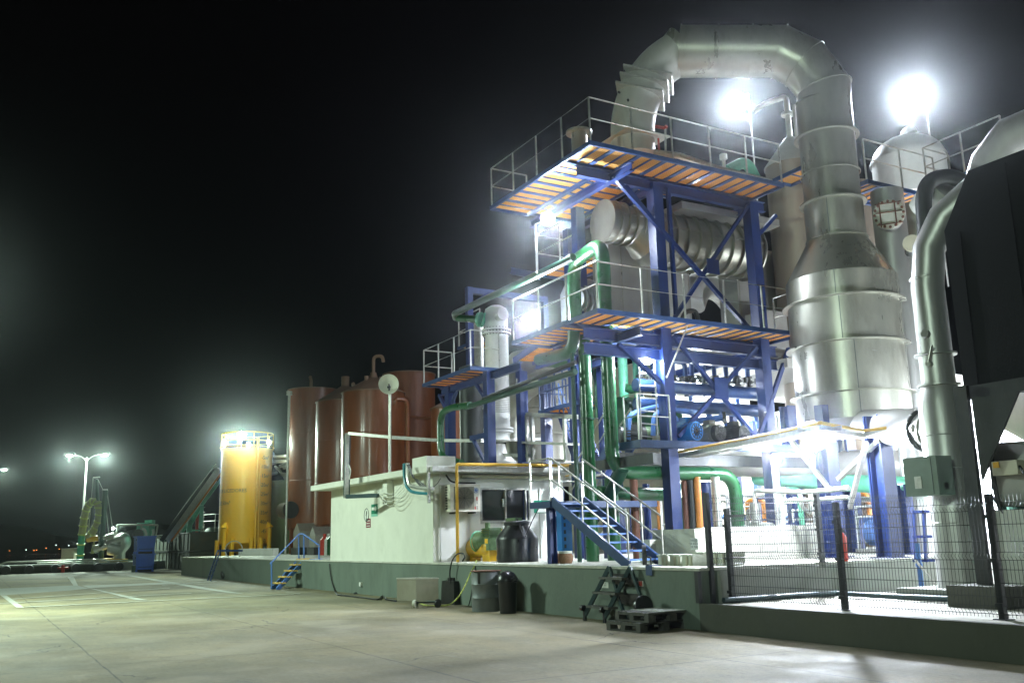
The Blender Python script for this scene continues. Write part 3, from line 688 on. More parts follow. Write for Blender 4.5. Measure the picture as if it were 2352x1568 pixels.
# ================================================================== BROWN TANKS
def brown(label, uc, w_, vt, D, cone=None, z0=2.6, legs=True):
    c = S(uc, 1150, D=D); r_ = w_/2/F*D; c.z = 0
    zt_ = S(uc, vt, D=depth((c.x, c.y, 8))).z; zt_ = S(uc, vt, D=depth((c.x, c.y, zt_))).z
    t = T('brown_tank', label, 'storage tank', (c.x, c.y, PZ), 'brown storage tanks behind the control room')
    m_ = MB().lathe((c.x, c.y), [(r_, z0), (r_, zt_)], 48)
    for z_ in (z0 + (zt_-z0)*.33, z0 + (zt_-z0)*.67): m_.lathe((c.x, c.y), [(r_, z_-.02), (r_+.018, z_), (r_, z_+.02)], 48)
    obj('shell', m_, M['brown'], t)
    ch = cone if cone is not None else .12
    obj('roof', MB().lathe((c.x, c.y), [(r_+.05, zt_-.03), (r_+.05, zt_+.03), (.25, zt_+ch), (.01, zt_+ch+.02)], 48), M['brownt'], t)
    obj('bottom_cone', MB().lathe((c.x, c.y), [(r_, z0), (.25, z0-.9), (.01, z0-.9)], 40), M['brown'], t)
    if legs:
        for k in range(4):
            a = R(20 + 90*k); x, y = c.x + math.cos(a)*(r_-.1), c.y + math.sin(a)*(r_-.1)
            obj('leg', MB().cyl((x, y, PZ), (x, y, z0+.4), .12, n=10), M['brown'], t)
    return t, c, r_, zt_
t1, c, r_, z_ = brown('farthest and widest brown tank, flat topped, next to the thin white mast', 716, 118, 898, 58)
obj('manhole', MB().cyl(S(652, 1172, D=57), S(668, 1170, D=56), .5, n=24), M['darks'], t1)
obj('vent_pipe', MB().tube([(c.x+1, c.y-.5, z_), (c.x+1, c.y-.5, z_+.5), (c.x+.8, c.y-.5, z_+.75)], .1, 8), M['brownt'], t1)
x1 = S(661, 1050, D=56.5); xt = S(664, 905, D=57.5)
obj('corner_pipe', MB().cyl((x1.x, x1.y, PZ), (x1.x, x1.y, xt.z), .08, n=8).cyl((x1.x, x1.y, xt.z-.1), (x1.x, x1.y, xt.z+.15), .18, n=8), M['galv'], t1)
t2, c, r_, z_ = brown('middle brown tank with a low tan cone roof, between the far and near ones', 790, 134, 926, 51, .95)
obj('vent_cap', MB().cyl((c.x, c.y, z_+.9), (c.x, c.y, z_+1.5), .22, n=12), M['brownt'], t2)
t3, c, r_, z_ = brown('nearest brown tank with a cone roof and hooked vent pipe, behind the dish aerial', 856, 146, 905, 44, .78)
obj('vent_pipe', MB().cyl((c.x, c.y, z_+.75), (c.x, c.y, z_+1.05), .22, .14, 12).tube(bend([(c.x, c.y, z_+1), (c.x, c.y, z_+1.85), (c.x+.25, c.y+.35, z_+1.85), (c.x+.28, c.y+.4, z_+1.55)], .25), .085, 8), M['brownt'], t3)
hw = MB()
for k in range(7):
    a = random.uniform(0, 6.28); q = random.uniform(.4, 1.2); x, y = c.x+math.cos(a)*q, c.y+math.sin(a)*q; zz = z_ + .78*(1-q/r_)
    hw.cyl((x, y, zz-.1), (x, y, zz+random.uniform(.15, .4)), random.choice((.1, .16)), n=10)
hw.cyl((c.x-.3, c.y-.9, z_+.5), (c.x-1.6, c.y-.4, z_+.15), .09, n=8)
obj('roof_fitting', hw, M['brownt'], t3)
obj('overflow_pipe', MB().tube(bend([S(908, 930, D=42), S(908, 917, D=42), S(935, 917, D=42.4), S(937, 1060, D=42.4)], .3), .1, 10), M['brown'], t3)
t4, c, r_, z_ = brown('flat topped brown tank on the right with pale worn paint, left of the small deck', 940, 122, 862, 48)
bb = MB().tube([S(925, 955, D=46.4), S(1010, 962, D=46.4)], .07, 8); obj('cross_pipe', bb, M['brown'], t4)
t5, c, r_, z_ = brown('short brown tank half hidden behind the green elbow pipe and the blue posts', 1030, 78, 940, 39, .3)
# things under the tanks
for k, (uu, vv, s_, m_) in enumerate(((704, 1245, 1.3, 'steelb'), (738, 1242, 1.1, 'steel'))):
    c = S(uu, 1268, D=52 - k*3); hh = 1.25 if k == 0 else 1.0; q = s_*.45
    t = T('steel_hopper', ('tall' if k == 0 else 'short') + ' steel hopper with a gabled lid standing under the brown tanks', 'hopper', (c.x, c.y, PZ))
    obj('body', MB().box((c.x-q, c.y-q, PZ+.4), (c.x+q, c.y+q, PZ+hh)), M[m_], t)
    obj('lid', MB().add([(c.x-q, c.y-q, PZ+hh+.002), (c.x+q, c.y-q, PZ+hh+.002), (c.x+q, c.y+q, PZ+hh+.002), (c.x-q, c.y+q, PZ+hh+.002), (c.x, c.y-q, PZ+hh+.45), (c.x, c.y+q, PZ+hh+.45)], [(3,2,1,0), (0,1,4), (1,2,5,4), (2,3,5), (3,0,4,5)]), M['galv'], t)
    obj('stand', MB().box((c.x-q-.1, c.y-q-.1, PZ), (c.x+q+.1, c.y+q+.1, PZ+.39)), M['darks'], t)
rnd = random.Random(5); names = [('red', 'red'), ('white', 'white'), ('green', 'green'), ('dark', 'darks'), ('red', 'red'), ('white', 'white')]
for k, (nm, m_) in enumerate(names):
    uu = 765 + k*8 + (k % 2)*2; c = S(uu - 20, 1275, D=47 - k*.5)
    mb = MB().lathe((c.x, c.y), [(.01, PZ), (.22, PZ), (.22, PZ+.75), (.08, PZ+.9), (.08, PZ+1.05), (.01, PZ+1.06)], 14)
    obj('drum_container', mb, M[m_], label='small %s container, %s in the row under the brown tanks' % (nm, 'first second third fourth fifth sixth'.split()[k]), cat='container', group='small containers stored under the tanks')

# ================================================================== CONTROL ROOM on the platform
BX0, BX1, BY0, BY1 = -32.35, -23.8, PY + .01, 15.2
t = T('control_room', 'low white flat roofed control room on the platform, its long side facing the yard', 'building', ((BX0+BX1)/2, 13, PZ))
obj('wall', MB().box((BX0, BY0, PZ), (BX1, BY0 + .2, 3.42)).box((BX0, BY0+.201, PZ), (BX0+.2, BY1, 3.42)).box((BX0+.201, BY1-.2, PZ), (BX1, BY1, 3.42)), M['wall'], t)
sw = MB(); wy0, wy1, wz0, wz1 = 12.42, 14.05, 2.03, 3.03
sw.box((BX1-.2, BY0+.201, PZ), (BX1, wy0, 3.42)).box((BX1-.2, wy1, PZ), (BX1, BY1-.201, 3.42)).box((BX1-.2, wy0, PZ), (BX1, wy1, wz0)).box((BX1-.2, wy0, wz1), (BX1, wy1, 3.42))
obj('side_wall', sw, M['wallw'], t)
rf = MB(); rf.prism([(BX0-.35, 10.32), (-23.45, 10.62), (-23.45, BY1+.2), (BX0-.35, BY1+.2)], 3.425, 3.60)
rff = obj('roof', rf, M['wall'], t)
obj('roof_block', MB().box((-25.3, 11.0, 3.602), (-24.3, 11.9, 3.95)), M['wall'], t)
wf = MB(); X = BX1 + .02
for a, b_ in (((wy0, wz0), (wy1, wz0+.09)), ((wy0, wz1-.05), (wy1, wz1)), ((wy0, wz0+.09), (wy0+.05, wz1-.05)), ((wy1-.05, wz0+.09), (wy1, wz1-.05)), (((wy0+wy1)/2-.025, wz0+.09), ((wy0+wy1)/2+.025, wz1-.05)), ((wy1-.16, wz0+.09), (wy1-.12, wz1-.05))):
    wf.box((BX1-.1, a[0], a[1]), (X, b_[0], b_[1]))
wn = obj('window', wf, M['galv'], t)
obj('pane', MB().box((BX1-.07, wy0+.05, wz0+.09), (BX1-.06, wy1-.05, wz1-.05)), M['glass'], wn)
obj('latch', MB().box((BX1-.03, (wy0+wy1)/2-.1, 2.5), (X+.02, (wy0+wy1)/2-.06, 2.72)), M['white'], wn)
obj('door', MB().box((BX1+.002, 14.35, PZ), (BX1+.04, 15.0, 3.0)), M['white'], t)
# canopy gutter over the side
obj('gutter', MB().box((-23.449, 10.7, 3.44), (-23.25, 15.3, 3.58)), M['galv'], t)
obj('lamp_tube', MB().box((-23.78, 11.8, 3.30), (-23.66, 15.0, 3.38)), M['cream'], t)
# conduit on the wall
obj('conduit', MB().tube([(BX1+.05, 11.16, PZ), (BX1+.05, 11.16, 3.1), (BX1+.05, 11.4, 3.12)], .022, 6), M['white'], t)
mb = MB(); mb.box((BX1+.005, 11.18, 3.0), (BX1+.03, 11.48, 3.06)); obj('bracket', mb, M['white'], t)
# yellow gas pipe
yp = S(1045, 1065, Y=11.35)
mb = MB().tube(bend([(-23.1, 11.35, PZ), (-23.1, 11.35, 3.62), (-23.1, 17.5, 3.66)], .08), .045, 8)
obj('gas_pipe', mb, M['yelp'], label='ochre gas pipe climbing beside the air conditioner and running along the roof edge', cat='pipe')
# air conditioner
t = T('air_conditioner', 'cream outdoor air conditioning unit with a round fan grille on the control room side wall', 'air conditioner', (BX1+.22, 12.05, 2.32))
a0, a1, z0, z1 = 11.30, 12.22, 2.36, 3.1; xa, xb = BX1 + .07, BX1 + .40
obj('casing', MB().box((xa, a0, z0), (xb, a1, z1)), M['acw'], t)
obj('grille', MB().box((xb+.001, a0+.1, z0+.06), (xb+.012, a0+.72, z1-.06)), M['grille'], t)
fr = MB()
for k in range(9): r_ = .05 + k*.03; fr.tube([(xb+.02, a0+.41+r_*math.cos(j*math.pi/16), (z0+z1)/2+r_*math.sin(j*math.pi/16)) for j in range(32)], .004, 4, True)
for k in range(12): a = k*math.pi/6; fr.tube([(xb+.02, a0+.41, (z0+z1)/2), (xb+.02, a0+.41+.29*math.cos(a), (z0+z1)/2+.29*math.sin(a))], .004, 4)
obj('fan_guard', fr, M['darks'], t)
vn = MB()
for k in range(9): vn.box((xa+.03, a0-.012, z0+.07+k*.072), (xa+.14, a0-.001, z0+.115+k*.072))
obj('vent', vn, M['darks'], t)
obj('bracket', MB().box((BX1, a0+.15, z0-.05), (xb, a0+.2, z0-.002)).box((BX1, a1-.2, z0-.05), (xb, a1-.15, z0-.002)), M['darks'], t)
cy = a1-.14; bd = MB().tube([(xb+.008, cy+.07*math.cos(j*.4), z1-.16+.07*math.sin(j*.4)) for j in range(16)], .006, 4, True)
for k in range(3): a = k*math.pi/3; bd.tube([(xb+.006, cy-.055*math.cos(a), z1-.16-.055*math.sin(a)), (xb+.006, cy+.055*math.cos(a), z1-.16+.055*math.sin(a))], .010, 4)
obj('emblem', bd, M['bluel'], t)
lm = MB()
for y_, zz, hh_ in ((cy-.03, 2.5, .22), (cy+.03, 2.42, .1), (cy+.03, 2.56, .12)): obj('lettering', MB().box((xb+.001, y_-.008, zz), (xb+.006, y_+.008, zz+hh_)), M['ink'], t)
obj('lettering', MB().box((xb+.001, cy-.045, 2.42), (xb+.006, cy-.01, 2.5)).box((xb+.001, cy+.01, 2.66), (xb+.006, cy+.05, 2.76)), M['redink'], t)
obj('refrigerant_pipe', MB().tube(bend([(BX1+.12, 11.3, 3.38), (BX1+.14, 11.42, 3.2), (BX1+.14, 11.6, 3.16), (BX1+.14, 12.2, 3.16)], .1), .025, 6), M['cable'], t)
# signs on the long wall
def fpl(u, v): return S(u, v, Y=BY0 - .004)
c = fpl(842, 1182); mb = MB().tube([(c.x + .20*math.cos(k*.2618), BY0-.008, c.z + .20*math.sin(k*.2618)) for k in range(24)], .012, 4, True)
t = T('wall_sign', 'round white sign with a black ring and a standing figure, on the control room wall', 'sign', (c.x, BY0, c.z-.2))
obj('disc', MB().cyl((c.x, BY0-.001, c.z), (c.x, BY0-.006, c.z), .21, n=28), M['signw'], t); obj('ring', mb, M['ink'], t)
obj('figure', MB().extr([(c.x+x, BY0-.007, c.z+z) for x, z in ((-.035, -.15), (-.005, -.15), (.02, .0), (.05, .05), (.03, .13), (-.02, .12), (-.04, .03), (-.06, -.02), (-.03, -.02))], (0, -.003, 0)), M['ink'], t)
c = fpl(846, 1200); t = T('wall_sign', 'small maroon sign with three pale lines, under the round sign', 'sign', (c.x, BY0, c.z-.15))
obj('panel', MB().box((c.x-.2, BY0-.006, c.z-.15), (c.x+.2, BY0-.001, c.z+.13)), M['signm'], t)
tx = MB()
for k in range(3): obj('lettering', MB().box((c.x-.15, BY0-.009, c.z+.05-k*.08), (c.x+.15, BY0-.0065, c.z+.075-k*.08)), M['signw'], t)
c = fpl(860, 1172); t = T('wall_sign', 'green emergency sign with a white arrow pointing right, on the long white wall', 'sign', (c.x, BY0, c.z-.2))
obj('panel', MB().box((c.x-.27, BY0-.006, c.z-.10), (c.x+.27, BY0-.001, c.z+.20)), M['signg'], t)
obj('caption_strip', MB().box((c.x-.27, BY0-.006, c.z-.18), (c.x+.27, BY0-.001, c.z-.105)), M['greenleg'], t)
obj('arrow', MB().extr([(c.x+x, BY0-.007, c.z+.06+z) for x, z in ((-.23, -.045), (.06, -.045), (.06, -.10), (.22, 0), (.06, .10), (.06, .045), (-.23, .045))], (0, -.003, 0)), M['signw'], t)
# dark exit sign deep in the side passage
c = S(1247, 1163, X=-22.2)
t = T('wall_sign', 'green and white exit sign behind the stair, at the end of the control room', 'sign', (c.x, c.y, c.z-.15))
obj('panel', MB().box((c.x-.01, c.y-.28, c.z-.17), (c.x, c.y+.28, c.z+.17)), M['signg'], t)
obj('figure', MB().extr([(c.x+.002, c.y+y, c.z+z) for y, z in ((-.2, -.15), (.25, -.15), (.25, 0), (.05, .0), (.02, .14), (-.04, .12), (-.06, .0), (-.15, -.05))], (.004, 0, 0)), M['signw'], t)
# antenna
c = S(893, 882, Y=12.0); t = T('dish_aerial', 'round cream dish aerial on a pole on the control room roof', 'aerial', (c.x, 12, 3.6))
fd = (EYE - c).normalized(); fd = (fd + V((.15, -.1, 0))).normalized(); U = V((0, 0, 1)); A_ = fd.cross(U).normalized(); B_ = A_.cross(fd)
vs = []; n_ = 28; prof = [(0.01, 0), (.12, .012), (.22, .045), (.30, .09), (.335, .12), (.345, .115), (.30, .07), (.2, .02), (.01, -.03)]
for k in range(n_):
    a = 2*math.pi*k/n_
    for r_, z_ in prof: vs.append(c + (A_*math.cos(a) + B_*math.sin(a))*r_ + fd*z_)
L_ = len(prof); obj('reflector', MB().add(vs, [(k*L_+i, ((k+1) % n_)*L_+i, ((k+1) % n_)*L_+i+1, k*L_+i+1) for k in range(n_) for i in range(L_-1)], True), M['dish'], t)
obj('feed_arm', MB().tube([c - B_*.2 + fd*.05, c - B_*.12 + fd*.28 - A_*.05, c + fd*.25], .03, 6).cyl(c + fd*.18 - B_*.12, c + fd*.28 - B_*.1, .05, n=10), M['darks'], t)
pm = MB().cyl((c.x-.02, 12.05, 3.6), (c.x-.02, 12.05, c.z-.15), .055, n=10).cyl((c.x+.1, 12.02, 3.6), (c.x+.1, 12.02, c.z-.4), .02, n=6)
pm.beam((c.x-.02, 12.05, c.z-.5), (c.x+.1, 12.02, c.z-.5), .03, .06).beam((c.x-.02, 12.05, 4.2), (c.x+.15, 12.02, 4.2), .03, .06).box((c.x-.2, 11.9, 3.602), (c.x+.25, 12.2, 3.66))
obj('pole', pm, M['galv'], t)
# cable mast: dark post bolted to the wall with a pale channel running off over the roof
t = T('cable_bridge', 'dark post on the wall carrying a long pale cable channel over the control room', 'cable support', S(795, 1145, Y=10.1))
P0 = S(796, 1143, Y=10.05); P1 = S(801, 995, Y=10.05)
obj('post', MB().beam(V((P0.x, 10.05, P0.z)), V((P0.x+.02, 10.05, P1.z)), .14, .16), M['dkblue'], t)
obj('post_channel', MB().beam(V((P0.x+.13, 10.0, P0.z)), V((P0.x+.15, 10.0, P1.z)), .06, .12), M['galv'], t)
ch = [S(802, 995, Y=10.0), S(900, 1004, Y=10.9), S(1010, 1011, Y=12.2), S(1100, 1012, Y=13.2), S(1240, 1008, Y=15.6)]
bm = MB()
for a, b_ in zip(ch, ch[1:]): bm.beam(a, b_, .12, .09)
obj('channel', bm, M['galv'], t)
q0 = S(797, 1140, Y=10.0); q1 = S(868, 1137, Y=10.5)
obj('foot_arm', MB().beam(q0, q1, .1, .12), M['dkblue'], t)
obj('wall_plate', MB().box((q1.x-.25, 10.75, q1.z-.25), (q1.x+.1, PY+.0, q1.z+.45)), M['wall'], t)
cb = MB()
for k in range(4):
    a = S(866 + k, 1128 + k*3, Y=10.6); b_ = S(905 + k*6, 1136 + k*2, Y=10.7); e = S(936 + k*2, 1098 + k*6, Y=10.8)
    cb.tube(bend([a, (a+b_)/2 + V((0, 0, -.12*k)), b_, e], .4), .011, 6)
obj('cable', cb, M['white'], t)
cb = MB().tube(bend([S(802, 1100, Y=9.95), S(806, 1080, Y=9.95), S(801, 1066, Y=9.95), S(799, 1074, Y=9.95)], .1), .02, 6); obj('cable', cb, M['white'], t)
# curved blue cable tray at the corner
pts = [S(u, v, Y=10.45) for u, v in ((928, 1064), (928, 1095), (932, 1115), (943, 1128), (960, 1132), (984, 1133))]
t = T('cable_tray', 'curved teal and grey cable tray with loose black cables, hanging from the roof corner', 'cable tray', pts[-1])
obj('side_plate', MB().tube(bend(pts, .5), .045, 6), M['teal'], t)
obj('channel', MB().tube(bend([p + V((.13, .05, .12 if k > 2 else 0)) for k, p in enumerate(pts)], .4), .055, 6), M['galv'], t)
obj('bracket', MB().box((pts[-1].x-.02, 10.42, pts[-1].z-.25), (pts[-1].x+.06, 10.48, pts[-1].z+.55)), M['galv'], t)
cb = MB()
for k in range(3):
    cb.tube(bend([S(934+k*3, 1066, Y=10.4), S(944+k*2, 1085+k*6, Y=10.4), S(960, 1112-k*5, Y=10.5), S(985, 1128-k*3, Y=10.6)], .4), .018, 6)
cb.tube(bend([S(985, 1124, Y=10.6), S(1003, 1113, Y=10.8), S(1012, 1098, Y=10.9)], .3), .008, 4)
obj('cable', cb, M['cable'], t)
# bright cream building behind
obj('siding_building', MB().box((-34, 22, PZ), (-27, 26, 8.2)), M['cream'], label='cream ribbed building seen in the gap between the brown tanks and the blue posts', cat='building')

# ================================================================== ON THE PLATFORM EDGE
# compressor
t = T('air_compressor', 'air compressor with a yellow tank and a green motor cage, beside the black water tank', 'compressor', S(1118, 1292, Y=12.2))
c0, c1_ = S(1090, 1280, Y=12.2), S(1128, 1279, Y=12.2); r_ = .27; cz = PZ + .36
ct = MB().cyl((c0.x, 12.2, cz), (c1_.x+.15, 12.2, cz), r_, n=24)
for s_, xx in ((-1, c0.x), (1, c1_.x+.15)):
    for k in range(5):
        a, b_ = k*math.pi/10, (k+1)*math.pi/10
        ct.cyl((xx + s_*.13*math.sin(a), 12.2, cz), (xx + s_*.13*math.sin(b_), 12.2, cz), r_*math.cos(a), max(.01, r_*math.cos(b_)), 24, False)
obj('tank', ct, M['compy'], t)
obj('stand', MB().box((c1_.x-.12, 12.0, PZ), (c1_.x+.28, 12.4, PZ+.85)).box((c0.x, 12.05, PZ), (c0.x+.08, 12.35, PZ+.15)), M['compy'], t)
mc = S(1097, 1243, Y=12.0)
obj('motor_cage', MB().cyl((mc.x-.02, 12.0, mc.z), (mc.x+.42, 12.25, mc.z+.02), .26, n=24, cap=False).cyl((mc.x+.1, 12.05, mc.z), (mc.x+.12, 12.06, mc.z), .25, n=24), M['comp'], t)
obj('cage_rim', MB().tube([V((mc.x-.02, 12.0, mc.z)) + V((-.09*math.cos(k*.2618), .245*math.cos(k*.2618), .265*math.sin(k*.2618))) for k in range(24)], .02, 6, True), M['greenl'], t)
pc = S(1133, 1245, Y=12.2)
pb = MB().box((pc.x-.22, 11.95, pc.z-.2), (pc.x+.22, 12.4, pc.z+.14)).box((pc.x-.24, 12.0, pc.z+.141), (pc.x+.18, 12.35, pc.z+.38))
for k in range(5): pb.box((pc.x-.27, 11.97, pc.z+.16+k*.045), (pc.x+.21, 12.38, pc.z+.18+k*.045))
pb.cyl((pc.x-.12, 12.1, pc.z+.38), (pc.x-.12, 12.1, pc.z+.52), .07, n=10)
obj('pump_block', pb, M['comp'], t)
obj('motor', MB().cyl((mc.x+.45, 12.25, mc.z-.02), (pc.x-.2, 12.25, mc.z-.02), .14, n=16), M['darks'], t)
obj('label_plate', MB().box((pc.x+.0, 11.94, pc.z-.02), (pc.x+.16, 11.949, pc.z+.1)), M['yellow'], t)
# black water tank
wc = S(1189, 1293, Y=12.1); r_ = .52
t = T('water_tank', 'black plastic water tank with sloping shoulders and a green box on its lid', 'tank', (wc.x, 12.1, PZ))
prof = [(.01, PZ), (r_, PZ), (r_+.02, PZ+.1), (r_, PZ+.2), (r_+.02, PZ+.55), (r_, PZ+.62), (.32, PZ+.86), (.30, PZ+.97), (.01, PZ+.99)]
obj('shell', MB().lathe((wc.x, 12.1), prof, 36), M['plasb'], t)
obj('lid_ring', MB().lathe((wc.x, 12.1), [(.30, PZ+.90), (.335, PZ+.91), (.335, PZ+.98), (.28, PZ+1.01)], 28), M['plasb'], t)
obj('box', MB().box((wc.x-.3, 11.95, PZ+1.0), (wc.x+.18, 12.15, PZ+1.09)), M['comp'], t)
obj('cable', MB().tube([(wc.x+.17, 12, PZ+1.09), S(1207, 1232, Y=12), S(1222, 1196, Y=12), S(1243, 1155, Y=12.2)], .012, 5), M['cable'], t)
# baskets
for k, (uu, lab) in enumerate(((1275, 'left'), (1300, 'right'))):
    c = S(uu, 1290, Y=11.7); mb = MB().lathe((c.x, 11.7), [(.01, PZ), (.13, PZ), (.165, PZ+.08), (.17, PZ+.16), (.14, PZ+.22)], 18)
    t = T('woven_pot', '%s of two brown banded pots on the platform beside the stair post' % lab, 'pot', (c.x, 11.7, PZ), 'brown banded pots')
    obj('body', mb, M['basket'], t); obj('lid', MB().lathe((c.x, 11.7), [(.15, PZ+.22), (.15, PZ+.27), (.01, PZ+.28)], 18), M['ibc'], t)

# ================================================================== IN THE YARD ALONG THE PLATFORM
# light blue steps
def L5(x, y): return ((640 + x/7.841)*.90741, (1320 + y/7.841)*.90741)
p0 = S(*L5(480, 1345), Z=0); yb = 10.2
t = T('metal_steps', 'light blue steps with yellow treads and handrail, left of the white control room wall', 'steps', (p0.x, p0.y, 0))
fx0, fy0 = p0.x - .55, 9.95; n_ = 5
# flight rises along +Y towards the platform and a little to the right
A0 = S(*L5(480, 1345), Z=0); A1 = S(*L5(1030, 765), Y=11.15); dA = A1 - A0
off = S(*L5(375, 1335), Z=0) - A0
for o_ in (V((0, 0, 0)), off): obj('stringer', MB().beam(A0 + o_, A1 + o_, .06, .16), M['bluel'], t)
obj('platform_stringer', MB().beam(A1, A1 + V((.55, .5, 0)), .05, .12).beam(A1 + V((.55, .5, 0)), A1 + V((1.0, .9, -.2)), .05, .1), M['bluel'], t)
for k in range(5):
    f_ = .16 + .21*k; c = A0 + dA*f_ + off*.5 + V((0, 0, .06)); e = off.normalized()
    if k == 4: c = A1 + off*.5 + V((.12, .1, .05))
    obj('tread', MB().beam(c - e*.5*off.length*1.2, c + e*.5*off.length*1.2, .3 if k < 4 else .5, .05), M['tread'], t)
def H_(x, y, base): return S(*L5(x, y), D=depth(base))
r0 = A0 + off; r1 = A1 + off
rl = MB(); a, b_, c, d = H_(345, 830, r0), H_(920, 240, r1), H_(1000, 240, r1), H_(1320, 470, A1 + V((1, .9, 0)))
rl.tube([a, b_, c, d], .03, 8); obj('handrail', rl, M['bluel'], t)
for (x, y0_, y1_, bs) in ((375, 1300, 810, r0), (915, 735, 260, r1), (1015, 735, 260, r1), (1315, 800, 490, A1 + V((1, .9, 0)))):
    obj('rail_post', MB().tube([H_(x, y0_, bs), H_(x - 4, y1_, bs)], .03, 8), M['bluel'], t)
# narrow dark blue ladder
c0 = S(477, 1333, Z=0); c1_ = S(499, 1293, Y=10.9); e = V((.42, .02, 0))
t = T('leaning_ladder', 'narrow dark blue ladder hooked over the platform edge, left of the light blue steps', 'ladder', c0)
c1_.z = PZ + .35
for s_ in (0, 1): obj('rail', MB().beam(c0 + e*s_*1.2, c1_ + e*s_*1.2, .05, .1).beam(c1_ + e*s_*1.2, c1_ + e*s_*1.2 + V((1.2, .8, -.02)), .05, .1), M['blued'], t)
for k in range(5): f_ = (k+1)/6; p = c0 + (c1_-c0)*f_; obj('rung', MB().beam(p, p + e*1.2, .12, .03), M['blued'], t)
# wall fittings
for k, (uu, vv, w_, h_, m_, lab) in enumerate(((819, 1368, .12, .35, 'darks', 'dark tap standpipe on the platform wall right of the light blue steps'), (512, 1318, .25, .3, 'darks', 'dark round fitting low on the platform wall by the narrow ladder'),
     (827, 1341, .14, .12, 'white', 'small white socket box on the platform wall right of the light blue steps'), (1141, 1329, .13, .14, 'white', 'small white socket box on the wall above the black crate'))):
    p = S(uu, vv, Y=PY - .06)
    if m_ == 'darks': mb = MB().tube(bend([(p.x, PY-.05, p.z-.2), (p.x, PY-.12, p.z), (p.x+.1, PY-.14, p.z+.1), (p.x+.2, PY-.08, p.z-.1)], .08), .06, 8)
    else: mb = MB().box((p.x-w_/2, PY-.07, p.z-h_/2), (p.x+w_/2, PY-.001, p.z+h_/2)).box((p.x-w_/3, PY-.08, p.z-h_/3), (p.x+w_/3, PY-.0701, p.z+h_/5))
    obj('wall_fitting', mb, M[m_], label=lab, cat='fitting')
hp = [S(u, v, Y=PY-.05) for u, v in ((757, 1294), (758, 1310), (762, 1335), (770, 1358))] + [S(u, v, Z=.03) for u, v in ((775, 1365), (830, 1371), (870, 1376), (878, 1367), (888, 1376), (910, 1379))]
obj('cable', MB().tube(bend(hp, .3), .022, 6), M['cable'], label='black cable dropping down the platform wall and lying along its foot', cat='cable')
# stainless cart
def L4(x, y): return ((820 + x/3.3367)*.90741, (1130 + y/3.3367)*.90741)
g0 = S(*L4(775, 1330), Z=0); yf = g0.y
xl, xm = S(*L4(615, 1200), Y=yf+.6).x, g0.x
t = T('steel_cart', 'dented stainless steel box cart on a small pale wheel, against the platform wall', 'cart', (g0.x, yf+.4, 0))
z0, z1 = .16, .92
cx0, cx1, cy0, cy1 = g0.x - .95, g0.x + .02, yf - .02, yf + .62
A, B, C2 = S(*L4(615, 1300), Z=.16), S(*L4(780, 1305), Z=.16), S(*L4(968, 1300), Z=.16)
v1, v2 = B - A, C2 - B; zt_ = S(*L4(780, 1115), D=depth(B)).z
q = [A, B, C2, A + v2]
mb = MB(); lo = [V((p.x, p.y, .17)) for p in q]; hi = [V((p.x, p.y, zt_)) for p in q]
mb.add(lo + hi, [(3,2,1,0), (4,5,6,7), (0,1,5,4), (1,2,6,5), (2,3,7,6), (3,0,4,7)]); obj('body', mb, M['clad'], t)
rm = MB()
for a, b_ in zip(hi, hi[1:] + hi[:1]): rm.beam(a, b_, .03, .03)
obj('rim', rm, M['galv'], t)
wp = B + V((0, 0, 0)); wp.z = .1; obj('wheel', MB().cyl(wp + v1.normalized()*-.06 + V((0, -.02, 0)), wp + v1.normalized()*.0, .1, n=18), M['ibc'], t)
obj('wheel', MB().cyl(V((C2.x, C2.y, .1)) - v1.normalized()*.05, V((C2.x, C2.y, .1)), .1, n=18), M['darks'], t)
obj('axle', MB().beam(V((B.x, B.y, .13)), V((C2.x, C2.y, .13)), .04, .04), M['darks'], t)
# black crate with gear
c = S(*L4(1045, 1330), Z=0); mb = MB()
mb.add([(c.x-.42, c.y, .0), (c.x+.40, c.y, 0), (c.x+.40, c.y+.45, 0), (c.x-.42, c.y+.45, 0), (c.x-.38, c.y+.02, .58), (c.x+.32, c.y+.02, .58), (c.x+.32, c.y+.43, .58), (c.x-.38, c.y+.43, .58)], [(3,2,1,0), (4,5,6,7), (0,1,5,4), (1,2,6,5), (2,3,7,6), (3,0,4,7)])
t = T('tool_crate', 'black tapered crate with a round cap on top, right of the steel cart', 'crate', (c.x, c.y, 0))
obj('body', mb, M['plasb'], t); obj('cap', MB().cyl((c.x-.05, c.y+.2, .581), (c.x-.05, c.y+.2, .66), .16, n=16), M['plasb'], t)
# drum
c = S(*L4(1375, 1385), Z=0); dy = 10.42; r_ = .33
c = V((S(*L4(1372, 1375), Y=dy).x, dy, 0))
t = T('steel_drum', 'worn steel drum with a loose flat lid on top, left of the rubbish bin', 'drum', c)
obj('body', MB().lathe((c.x, c.y), [(.01, .0), (r_, .0), (r_, .28), (r_+.015, .30), (r_, .32), (r_, .58), (r_+.015, .6), (r_, .62), (r_, .87), (r_-.02, .87), (r_-.02, .5)], 36), M['drum'], t)
obj('lid', MB().lathe((c.x+.02, c.y), [(.01, .875), (r_+.03, .885), (r_+.03, .905), (.01, .915)], 30), M['rustp'], t)
obj('drip_stain', MB().lathe((c.x, c.y), [(r_+.004, .62), (r_+.004, .86)], 3, -62, -50), M['ink'], t)
